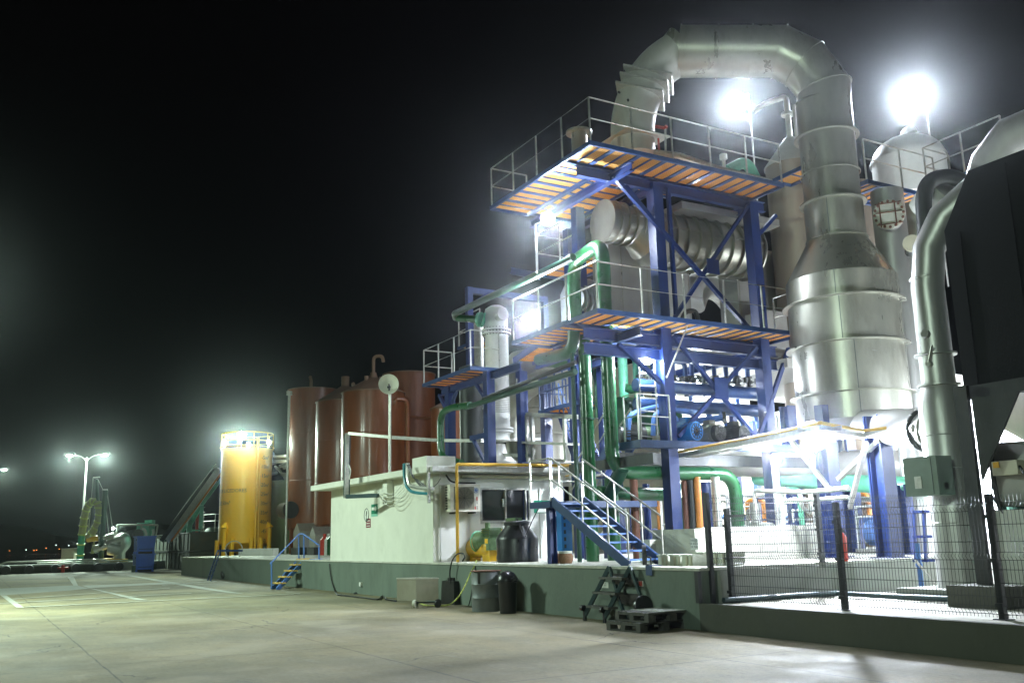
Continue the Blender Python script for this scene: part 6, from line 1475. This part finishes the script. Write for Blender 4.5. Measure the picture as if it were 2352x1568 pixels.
# water tank wall with the sign
t = T('seawater_tank', 'cream block walled seawater tank with a lettered sign', 'tank', (S(1550, 1290, Y=13.3).x, 13.3, PZ))
xa_, xb_ = S(1500, 1260, Y=13.0).x, S(1598, 1260, Y=13.0).x
zt_ = S(1550, 1215, Y=13.0).z
obj('wall', MB().box((xa_, 13.0, PZ), (xb_, 13.2, zt_)).box((xb_-.2, 13.201, PZ), (xb_, 17.2, zt_+.02)), M['block'], t)
obj('side_block', MB().box((xa_+.02, 12.6, PZ), (xa_+.42, 12.99, S(1515, 1238, Y=12.6).z)), M['block'], t)
sg = S(1593, 1247, Y=12.98); sa = S(1584, 1235, Y=12.95); sb_ = S(1603, 1262, Y=12.95)
s_ = obj('sign', MB().box((sa.x, 12.965, sb_.z), (sb_.x, 12.98, sa.z)), M['signw'], t)
W_ = sb_.x - sa.x; H_2 = sa.z - sb_.z
for k, tx in enumerate(('TANQUE', 'DE AGUA', 'DE MAR')):
    obj('lettering', text_plane(tx, H_2*.27, ((sa.x+sb_.x)/2, 12.962, sa.z - H_2*(.22+.27*k)), (1, 0, 0), (0, 0, 1)), M['ink'], s_)
t = T('wall_block', 'broad white block wall glowing behind the rear mesh fence', 'wall', (S(1700, 1270, Y=17).x, 17, PZ))
xa_, xb_ = S(1600, 1270, Y=17.0).x, S(1812, 1270, Y=17.0).x
obj('wall', MB().box((xa_, 17.0, PZ), (xb_, 17.3, S(1700, 1208, Y=17.0).z)), M['wallw'], t)
# ribbed white bins along the platform
rnd = random.Random(2)
for k in range(6):
    uu = 1540 + k*28; Y_ = 11.9 + (.3 if k > 2 else 0); x_ = S(uu, 1290, Y=Y_).x; w_ = .30
    t = T('plastic_crate', 'ribbed milky plastic crate, %s from the left in the row on the platform edge' % ('first second third fourth fifth sixth'.split()[k]), 'crate', (x_, Y_, PZ), 'ribbed milky plastic crates in a row')
    zt_ = PZ + .17 + (.04 if k > 2 else 0)
    obj('body', MB().box((x_-w_/2, Y_-.18, PZ), (x_+w_/2, Y_+.2, zt_)), M['ibc'], t)
    obj('rim', MB().box((x_-w_/2-.015, Y_-.2, zt_+.001), (x_+w_/2-.002, Y_+.22, zt_+.03)), M['ibc'], t)
    obj('rib', MB().box((x_-.02, Y_-.205, PZ), (x_+.02, Y_-.181, zt_)).box((x_+w_/2-.05, Y_-.2, PZ), (x_+w_/2-.01, Y_-.181, zt_)), M['cream'], t)
# extinguisher
q = S(1936, 1265, Y=14.5); t = T('fire_extinguisher', 'red fire extinguisher standing at the foot of the blue columns, behind the middle fence post', 'extinguisher', (q.x, 14.5, PZ))
obj('body', MB().lathe((q.x, 14.5), [(.01, PZ), (.09, PZ), (.09, PZ+.45), (.04, PZ+.53), (.01, PZ+.54)], 18), M['red'], t)
obj('valve', MB().box((q.x-.03, 14.48, PZ+.541), (q.x+.06, 14.52, PZ+.6)), M['darks'], t); obj('hose', MB().tube(bend([(q.x+.03, 14.5, PZ+.58), (q.x+.14, 14.5, PZ+.5), (q.x+.12, 14.5, PZ+.15)], .08), .012, 5), M['cable'], t)
# dense background pipes and blue posts
k = 0
for (uu, vv, uu2, vv2, Y_, m_, r_, lab) in ((1400, 1180, 2100, 1196, 24, 'bluel', .09, 'long light blue pipe low on the back wall'), (1660, 1135, 2110, 1150, 23, 'galv', .07, 'thin pale pipe high on the back wall'), (1640, 1150, 2110, 1165, 23.5, 'darks', .05, 'thin dark pipe across the back of the undercroft'),
     (1680, 1220, 2120, 1225, 24, 'yelp', .06, 'thin ochre pipe low across the back of the undercroft')):
    obj('wall_pipe', MB().tube([S(uu, vv, Y=Y_), S(uu2, vv2, Y=Y_-3)], r_, 8), M[m_], label=lab, cat='pipe')
for k, (uu, Y_) in enumerate(((1425, 19), (1700, 22), (1745, 24), (1885, 23), (2000, 23.5), (1540, 21), (2060, 22), (1330, 18), (1290, 20))):
    x_ = S(uu, 1180, Y=Y_).x; obj('background_post', MB().box((x_-.1, Y_-.1, PZ), (x_+.1, Y_+.1, 5.5)), M['blue'], label='thin blue post far back in the plant, %s' % ('behind the green pipes', 'behind the thick green bend', 'right of the thick green bend', 'between the first two support columns', 'between the two right support columns', 'right behind the nearest blue column', 'at the right end of the blue columns', 'behind the straight green pipe', 'behind the stair landing')[k], cat='post', group='thin blue posts in the background')
# equipment silhouettes on the back floor
rnd = random.Random(21)
for k in range(9):
    uu = 1410 + k*78; Y_ = 20 + rnd.uniform(-1.2, 2); x_ = S(uu, 1240, Y=Y_).x; hh = rnd.uniform(.7, 1.7); m_ = ('white', 'blue', 'galv', 'greenl', 'white', 'blue', 'white', 'galv', 'bluel')[k]
    t = T('process_skid', '%s machine skid at the back, number %d of nine from the left' % ({'white': 'white', 'blue': 'blue', 'galv': 'grey', 'greenl': 'pale green', 'bluel': 'light blue'}[m_], k+1), 'machine', (x_, Y_, PZ), 'machine skids at the back of the plant')
    obj('base', MB().box((x_-.6, Y_-.4, PZ), (x_+.6, Y_+.4, PZ+.12)), M['galv'], t)
    obj('drum', MB().cyl((x_-.4, Y_, PZ+.5), (x_+.4, Y_, PZ+.5), .32, n=18), M[m_], t)
    obj('frame', MB().tube([(x_-.55, Y_-.3, PZ+.12), (x_-.55, Y_-.3, PZ+hh+.4), (x_+.55, Y_-.3, PZ+hh+.4), (x_+.55, Y_-.3, PZ+.12)], .04, 6).tube([(x_-.55, Y_-.3, PZ+.9), (x_+.55, Y_-.3, PZ+.9)], .03, 6), M['blue' if k % 2 else 'white'], t)
    obj('pipe', MB().tube(bend([(x_, Y_, PZ+.8), (x_, Y_, PZ+hh+.6), (x_+.7, Y_, PZ+hh+.6), (x_+.7, Y_, PZ+.2)], .2), .07, 8), M[('white', 'orngp', 'greenl')[k % 3]], t)
# ================================================================== TANKS AT THE UPPER RIGHT
def uptank(label, uc, w_, vbot, vtop, Y, m='tansteel', cone=None, dome=None, deckring=False):
    x_ = S(uc, (vtop+600)/2, Y=Y).x; 
    r_ = w_/2/F*depth((x_, Y, 9)); zt_ = zat(x_, Y, vtop); zb_ = PZ if vbot is None else zat(x_, Y, vbot)
    t = T('tall_tank', label, 'storage tank', (x_, Y, zb_)); obj('shell', MB().lathe((x_, Y), [(.01, zb_), (r_, zb_), (r_, zt_)], 56), M[m], t)
    if cone: zc = zat(x_, Y, cone); obj('cone_roof', MB().lathe((x_, Y), [(r_+.04, zt_-.03), (r_+.04, zt_+.03), (.16, zc), (.01, zc+.02)], 48), M['whitesteel'], t)
    if dome: zc = zat(x_, Y, dome); obj('dome', MB().lathe((x_, Y), [(r_+.05, zt_-.03), (r_+.05, zt_+.04)] + [(r_*math.cos(a*math.pi/16), zt_+.04 + (zc-zt_)*math.sin(a*math.pi/16)) for a in range(1, 9)], 48), M['white'], t)
    return t, x_, r_, zt_
t, x_, r_, z_ = uptank('tall tan clad tank with a white cone roof just left of the gooseneck neck', 1830, 124, None, 385, 21.5, cone=318)
vp = MB()
for o_ in (0, .28): vp.cyl((x_+o_, 21.5, zat(x_, 21.5, 322)), (x_+o_, 21.5, zat(x_, 21.5, 232 + o_*60)), .09 - o_*.12, n=10)
vp.tube(bend([(x_, 21.5, zat(x_, 21.5, 240)), (x_, 21.5, zat(x_, 21.5, 222)), (x_-.5, 21.1, zat(x_, 21.5, 228)), (x_-.85, 20.9, zat(x_, 21.5, 240))], .15), .09, 10)
vp.cyl((x_, 21.5, zat(x_, 21.5, 266)), (x_, 21.5, zat(x_, 21.5, 260)), .2, n=14); obj('vent_pipe', vp, M['white'], t)
uptank('tan clad tank half hidden right of the gooseneck neck', 1962, 118, None, 432, 22.5, 'tansteel')
t, x_, r_, z_ = uptank('white domed tank above the right hand orange grating walkway', 2100, 164, 460, 372, 24.5, 'white', dome=318)
obj('vent', MB().tube(bend([(x_, 24.5, zat(x_, 24.5, 322)), (x_, 24.5, zat(x_, 24.5, 306)), (x_+.3, 24.4, zat(x_, 24.5, 308)), (x_+.32, 24.4, zat(x_, 24.5, 316))], .15), .16, 10), M['white'], t)
t, x_, r_, z_ = uptank('slender steel column with a rusty bolted manhole cover', 2045, 72, None, 440, 19.5, 'steelb')
mh = S(2046, 497, Y=19.5 - r_*.95); d = (EYE - V((x_, 19.5, mh.z))); d.z = 0; d.normalize(); c = V((x_, 19.5, mh.z)) + d*r_*.9
obj('manhole_neck', MB().cyl(c, c + d*.3, .33, n=28), M['steelb'], t); o2 = obj('manhole_cover', MB().cyl(c + d*.3, c + d*.35, .37, n=28), M['block'], t)
sd2 = V((-d.y, d.x, 0)); bo = MB()
for k in range(16): a = k*math.pi/8; p = c + d*.35 + sd2*math.cos(a)*.33 + V((0, 0, 1))*math.sin(a)*.33; bo.cyl(p, p + d*.04, .035, n=6)
for q_ in (-.2, .15): bo.beam(c + d*.37 + sd2*q_ + V((0, 0, .32)), c + d*.37 + sd2*q_ - V((0, 0, .32)), .025, .02)
for q_ in (-.25, .05, .28): bo.beam(c + d*.37 - sd2*.3 + V((0, 0, q_)), c + d*.37 + sd2*.3 + V((0, 0, q_)), .025, .02)
obj('bolt', bo, M['rustp'], t)
uptank('steel clad column right of the manhole column, behind the dark bent pipe', 2108, 62, None, 470, 20.5, 'clad')
q = S(2094, 560, Y=18.6); t = T('short_nozzle', 'short dark nozzle with a pale flange face, right of the manhole column', 'nozzle', (q.x, 18.6, q.z))
obj('pipe', MB().cyl((q.x-.4, 19.1, q.z), (q.x, 18.6, q.z), .15, n=20), M['darks'], t); obj('flange', MB().cyl((q.x, 18.6, q.z), (q.x+.05, 18.54, q.z), .2, n=20), M['cream'], t)
# right hand walkway
ZR = 10.3
w0, w1, w2 = S(1968, 398, Z=ZR), S(2135, 452, Z=ZR), S(2000, 440, Z=ZR)
xr0 = w0.x; yy0, yy1 = max(w0.y, VY + .75), max(w1.y, VY + 3.5)
xe_ = (w0.x + w1.x)/2
t = deck('right_walkway', 'walkway with orange grating passing behind the gooseneck neck to the white domed tank', ZR, [(xe_-1.15, yy0, xe_, yy1, 'x', 9, 2)], None)
railing(t, [(xe_-.03, yy0, ZR), (xe_-.03, yy1, ZR)], 1.1, 1.3)
t = deck('corner_platform', 'small platform with orange grating in front of the white domed tank, beside the black sheeting', ZR+.12, [(xe_+.1, yy1-.6, xe_+2.4, yy1+.6, 'y', 5, 2)], None)
railing(t, [(xe_+.1, yy1+.5, ZR+.12), (xe_+.1, yy1-.55, ZR+.12), (xe_+2.3, yy1-.55, ZR+.12)], 1.1, 1.0)
t = deck('left_walkway', 'short stretch of orange walkway joining the tan tank to the gooseneck neck', S(1772, 412, Y=20.0).z, [(S(1772, 412, Y=20.0).x, 20.0, S(1772, 412, Y=20.0).x+1.9, 20.8, 'y', 3, 2)], None)
# dark bent pipe
mb = MB().tube(bend([S(2140, 760, Y=16.4), S(2120, 450, Y=16.4), S(2135, 412, Y=16.5), S(2185, 404, Y=16.8), S(2215, 420, Y=17)], .5, 7), .16, 14)
obj('dark_bent_pipe', mb, M['darks'], label='dark bent pipe standing left of the black sheeting, its elbow at the top', cat='pipe')
q = S(2165, 470, Y=17.2); t = T('round_hood', 'pale round hood with a tilted rim beside the black sheeting', 'hood', (q.x, 17.2, q.z))
obj('hood', MB().cyl(S(2140, 500, Y=17.2), S(2190, 440, Y=17.2), .55, .62, 28), M['whitesteel'], t)
# ================================================================== RIGHT: TALL DUCT AND BLACK SHEETED TOWER
DX, DY = -10.45, 14.55
def dz(v): return zat(DX, DY, v)
t = T('vertical_duct', 'tall polished steel duct on a concrete plinth behind the mesh fence, beside the black housing', 'duct', (DX, DY, FZ))
rl_, ru_ = .385, .28
obj('lower_shell', MB().lathe((DX, DY), [(rl_, .62), (rl_, dz(925)), (ru_+.01, dz(885))], 48), M['steelb'], t)
tp_ = [V((DX, DY, dz(885))), V((DX, DY, dz(660))), V((DX+.08, DY+.05, dz(575))), V((DX+.35, DY+.2, dz(510))), V((DX+.9, DY+.4, dz(465)))]
obj('upper_shell', MB().tube(tp_, ru_, 40), M['steelb'], t)
for v_, e_ in ((885, .07), (815, .07), (640, .01)): z_ = dz(v_); obj('flange', MB().lathe((DX, DY), [(ru_, z_-.02), (ru_+e_, z_-.015), (ru_+e_, z_+.015), (ru_, z_+.02)], 40), M['steelb'], t)
sm_ = MB()
for v_ in (1200, 1075, 1000): z_ = dz(v_); sm_.lathe((DX, DY), [(rl_, z_-.012), (rl_+.006, z_), (rl_, z_+.012)], 48)
obj('seam', sm_, M['steelb'], t)
c = V((DX, DY, dz(772))); d = V((.25, -.97, 0)).normalized(); obj('port', MB().cyl(c + d*ru_*.9, c + d*(ru_+.1), .07, n=14), M['steelb'], t)
c = V((DX, DY, dz(840))); obj('damper_lever', MB().cyl(c + d*ru_*.9, c + d*(ru_+.1), .05, n=10).beam(c + d*(ru_+.08), c + d*(ru_+.1) + V((.12, 0, .3)), .04, .02), M['galv'], t)
mb = MB().prism([(DX-.75, DY-.75), (DX+.65, DY-.75), (DX+.65, DY+.7), (DX-.75, DY+.7)], FZ, .62); obj('plinth', mb, M['grayw'], t)
# duct stub between the vessel and the duct
E0 = V((VX, VY, zz[970]-.05)); E1 = V((DX, DY, 3.25)); dv = (E1 - E0); n1 = dv.normalized()
sA = E0 + n1*1.1; sB = E1 - n1*.78; sC = E1 - n1*.30
t = T('transfer_duct', 'short steel transfer duct with a bolted joint between the big vessel and the tall duct', 'duct', sA)
obj('duct', MB().cyl(sA, sB, .36, .40, 36), M['steelb'], t)
obj('spool', MB().cyl(sB, E1 - n1*.15, .36, n=36), M['steelb'], t)
obj('flange', MB().cyl(sB - n1*.03, sB + n1*.03, .43, n=36), M['darks'], t); obj('flange', MB().cyl(sC - n1*.02, sC + n1*.02, .40, n=36), M['steel'], t)
bo = MB(); a_ = n1.cross(V((0, 0, 1))).normalized(); b2 = a_.cross(n1)
for k in range(18): a = k*math.pi/9; p = sB + (a_*math.cos(a) + b2*math.sin(a))*.43; bo.cyl(p - n1*.05, p + n1*.05, .014, n=6)
obj('bolt', bo, M['galv'], t)
c = (sB+sC)/2 + a_*.0 + V((0, 0, .02)); c = (sB + sC)/2; e = (EYE - c); e = (e - n1*e.dot(n1)).normalized(); obj('inspection_port', MB().cyl(c + e*.35, c + e*.41, .07, n=16).cyl(c + e*.41, c + e*.43, .03, n=10), M['galv'], t)
# control box on the duct
cb0, cb1 = S(2080, 1040, Y=13.6), S(2172, 1140, Y=13.6)
t = T('duct_control_box', 'grey green metal control box with a small door plate, fixed left of the tall duct', 'control box', (cb0.x, 13.6, cb1.z))
ca, cb_, = S(2082, 1140, Y=13.7), S(2148, 1045, Y=13.7)
obj('box', MB().box((ca.x, 13.7, ca.z), (cb_.x, 14.1, cb_.z)), M['tanker'], t)
obj('door_plate', MB().box((ca.x+.2, 13.688, ca.z+.12), (ca.x+.33, 13.699, ca.z+.32)), M['galv'], t)
obj('door_seam', MB().box((cb_.x-.1, 13.692, ca.z+.02), (cb_.x-.095, 13.699, cb_.z-.02)), M['darks'], t)
obj('bracket', MB().box((cb_.x, 13.85, ca.z+.1), (DX-.2, 13.95, ca.z+.2)), M['galv'], t)
# strut to plinth
obj('diagonal_stay', MB().beam(S(2102, 1285, Y=14.4), S(2150, 1342, Y=14.2), .03, .03), M['galv'], label='thin pale diagonal stay at the foot of the tall duct', cat='stay')
q = S(2115, 1330, Y=14.6); obj('blue_standpipe', MB().cyl((q.x, 14.6, FZ), (q.x, 14.6, 1.35), .045, n=10).cyl((q.x, 14.6, .95), (q.x, 14.6, 1.0), .06, n=10), M['bluel'], label='thin light blue standpipe left of the duct plinth', cat='pipe')
# white gate frame between columns and duct
t = T('blue_grid_gate', 'dark blue barred gate between the last blue column and the tall duct', 'gate', S(2120, 1285, Y=15.6))
gg = MB()
for a, b_ in (((2098, 1175), (2165, 1173)), ((2098, 1232), (2165, 1231)), ((2098, 1287), (2165, 1285)), ((2100, 1172), (2104, 1290)), ((2122, 1172), (2127, 1290)), ((2160, 1172), (2166, 1290))): gg.beam(S(*a, Y=15.6), S(*b_, Y=15.6), .05, .05)
obj('bars', gg, M['blue'], t)
# black sheeting tower
BY = 13.55
tl, bl2 = S(2213, 392, Y=BY), S(2196, 886, Y=BY)
x0_ = S(2190, 700, Y=BY).x; ztop = S(2224, 392, Y=BY).z; zbot = S(2230, 886, Y=BY).z
chx, chz = S(2170, 530, Y=BY).x, S(2170, 530, Y=BY).z
t = T('sheeted_tower', 'huge black sheeted housing at the right edge, standing on a dark steel leg', 'housing', (x0_, BY, FZ))
sh = MB(); prof = [(x0_, zbot), (x0_, chz), (S(2224, 400, Y=BY).x, ztop), (x0_ + 7, ztop + .0), (x0_ + 7, zbot)]
sh.extr([(a, BY, b_) for a, b_ in prof], (0, 3.5, 0)); obj('sheeting', sh, M['blackc'], t)
fo = MB(); rnd = random.Random(4)
for k in range(6): x = x0_ + .25 + k*.9; fo.beam((x, BY-.012, zbot), (x+.02, BY-.012, (ztop if k else chz)-.1), .03, .02, (0, 1, 0))
obj('seam', fo, M['blackc'], t)
obj('beam', MB().box((x0_-.0, BY-.14, zbot-.22), (x0_+7, BY-.002, zbot-.02)), M['darks'], t)
lx_ = S(2240, 1150, Y=13.3).x; 
obj('leg', MB().box((lx_-.06, 13.25, .75), (lx_+.10, 13.35, zbot-.021)), M['darks'], t)
obj('leg_flange', MB().box((lx_-.09, 13.22, .76), (lx_+.13, 13.248, zbot-.03)), M['darks'], t)
obj('knee_plate', MB().extr([(lx_+.18, 13.25, zbot-.23), (lx_+.95, 13.25, zbot-.23), (lx_+.18, 13.25, zbot-1.5)], (0, .05, 0)), M['darks'], t)
obj('plinth', MB().box((lx_-.42, 12.95, FZ), (lx_+.48, 13.65, .75)), M['curb'], t)
obj('hopper', MB().add([(lx_+.5, 14.2, zbot-.9), (lx_+3.5, 14.2, zbot-.9), (lx_+3.5, 16, zbot-.9), (lx_+.5, 16, zbot-.9), (lx_+.6, 14.3, zbot-2.1), (lx_+3.2, 14.3, zbot-2.1), (lx_+3.2, 15.6, zbot-2.1), (lx_+.6, 15.6, zbot-2.1)], [(0,1,2,3), (7,6,5,4), (4,5,1,0), (5,6,2,1), (6,7,3,2), (7,4,0,3)]), M['clad'], t)
# elbow duct at the top right
mb = MB().tube([S(2262, 460, Y=17.4), S(2285, 375, Y=17.4), S(2330, 318, Y=17.4), S(2430, 280, Y=17.6)], .47, 28)
obj('top_elbow_duct', mb, M['steelb'], label='segmented steel elbow duct rising over the top of the black sheeting at the right edge', cat='duct')
# blower at lower right
bc = S(2300, 1090, Y=14.6)
t = T('blower', 'pale blower with dark flanges and a small actuator box, right of the dark steel leg', 'blower', (bc.x, 14.6, FZ))
rb_ = .52
obj('casing', MB().cyl((bc.x, 14.5, bc.z), (bc.x+.5, 14.75, bc.z), rb_, n=36), M['whitesteel'], t)
for o_ in (0, .5): obj('flange', MB().cyl((bc.x+o_-.03, 14.5+o_*.5-.015, bc.z), (bc.x+o_+.03, 14.5+o_*.5+.015, bc.z), rb_+.09, n=36), M['darks'], t)
obj('neck', MB().cyl((bc.x+.5, 14.75, bc.z+.25), (bc.x+1.5, 15.1, bc.z+.25), .3, n=24), M['steelb'], t)
a = S(2283, 1075, Y=14.0); obj('actuator', MB().box((a.x, 13.95, a.z-.12), (a.x+.42, 14.15, a.z+.1)), M['cream'], t)
obj('warning_label', MB().box((a.x+.03, 13.94, a.z+.0), (a.x+.13, 13.949, a.z+.09)), M['yellow'], t)
obj('lever', MB().tube([(a.x+.42, 14.0, a.z), (a.x+.6, 13.9, a.z-.2)], .025, 6), M['darks'], t)
obj('cable', MB().tube(bend([(a.x, 14, a.z), (a.x-.12, 14, a.z-.4), (a.x+.05, 14, a.z-.7)], .3), .012, 5), M['cable'], t)
obj('stand', MB().box((bc.x-.1, 14.3, FZ), (bc.x+1.0, 15.2, bc.z-rb_-.05)), M['whitesteel'], t)
q = S(2340, 1250, Y=15.5); obj('pale_green_tank', MB().lathe((q.x+.5, 15.5), [(.01, FZ), (.6, FZ), (.6, 2.4), (.01, 2.5)], 28), M['greenl'], label='pale green tank half seen at the right edge behind the mesh fence', cat='tank')
q = S(2335, 960, Y=16.5); obj('cream_chute', MB().cyl((q.x, 16.5, q.z+.5), (q.x+1.8, 16.0, q.z-.3), .7, .9, 20), M['cream'], label='cream rounded chute under the black sheeting at the right edge', cat='chute')

# ================================================================== LAMPS OF THE PLANT
def Lp(u, v, **k): return S(u, v, **k)
L1 = Lp(1258, 503, Y=12.4)
floodlight('floodlight on a thin pole left of the ribbed vessel, below the upper deck', L1, EYE, 1100, WHT, .34, pole=(S(1233, 620, Y=12.4).x, 12.4, S(1233, 625, Y=12.4).z), back=150)
L2 = Lp(1215, 735, Y=13.0); floodlight('floodlight right of the white column top, under the left end of the middle deck', L2, EYE, 1000, WHT, .32, back=400)
L3 = Lp(1487, 826, X=-18.3); floodlight('lamp under the middle deck between the first green pipe and the blue column', L3, EYE, 700, WHT, .24, back=450)
L4 = Lp(1700, 235, Y=26); floodlight('blazing floodlight seen through the arch of the gooseneck', L4, EYE, 3200, WHT, .7, back=2200, pole=(L4.x+.5, 26, Z2))
L5 = Lp(2095, 222, Y=31.0); floodlight('blazing floodlight on a mast above the white domed tank', L5, EYE, 3200, WHT, .7, back=2200, pole=(S(2138, 330, Y=31).x, 31.0, 10.4))
L6 = V((-13.75, 15.0, 3.40)); floodlight('floodlight under the big vessel that throws the fence shadow on the yard', L6, (L6.x+6, L6.y-6.5, 0), 1100, WHT, .34, back=1200)
L7 = Lp(1783, 1052, Y=17.5); floodlight('smaller lamp left of the one under the big vessel', L7, EYE, 700, WHT, .24, back=500)
L8 = Lp(1605, 490, X=-19.2); floodlight('tiny lamp above the ribbed vessel under the upper deck', L8, EYE, 40, WHT, .12, back=80)
for k, (x_, y_, z_, p_) in enumerate(((-25, 22, 5.2, 350), (-21, 23, 4.6, 1300), (-17, 23, 4.6, 1500), (-13.5, 22, 4.6, 1300), (-9.5, 19, 4.0, 700), (-20.2, 17.5, 5.8, 220))):  # unseen lamps added to brighten the back wall and undercroft
    floodlight('added lamp brightening the undercroft over the machine skids, %s' % ('behind the stair landing', 'behind the straight green pipe', 'behind the nearest blue column', 'behind the support columns', 'behind the tall duct', 'over the pump row')[k], (x_, y_, z_), (x_+.3, y_+(3.5 if y_ > 18 else -1), PZ+.6), p_*6, WHT, .35, back=p_*1.6)
# yard lamps out of the frame
street_lamp('twin headed street lamp in the yard left of the photo', (-30.5, -2.2, 0), 8.8, R(30), 2300, spill=.25)
floodlight('floodlight on a tall mast in the yard behind the photographer', (2, -13, 10), (-16, 15, 3.0), 1900, GRN, .5, 'yard floodlights', pole=(2, -13.2, 0), lens='lampg')

# ------------------------------------------------------------------ light mist added to give the lamps a glow like lens glare
def glare_mist():
    hz_ = MB().box((-110, -30, -3.3), (20, 60, 17)); m = bpy.data.materials.new('glare_haze'); m.use_nodes = True; n = m.node_tree; n.nodes.clear()
    pv = n.nodes.new('ShaderNodeVolumePrincipled'); pv.inputs['Color'].default_value = (.92, .97, 1, 1); pv.inputs['Density'].default_value = .00043; pv.inputs['Anisotropy'].default_value = .965
    o = n.nodes.new('ShaderNodeOutputMaterial'); n.links.new(pv.outputs[0], o.inputs['Volume'])
    h_ = obj('haze', hz_, m, kind='stuff'); h_['label'] = 'thin haze volume added to stand in for glare round the lamps'
    h_['category'] = 'haze'
glare_mist()
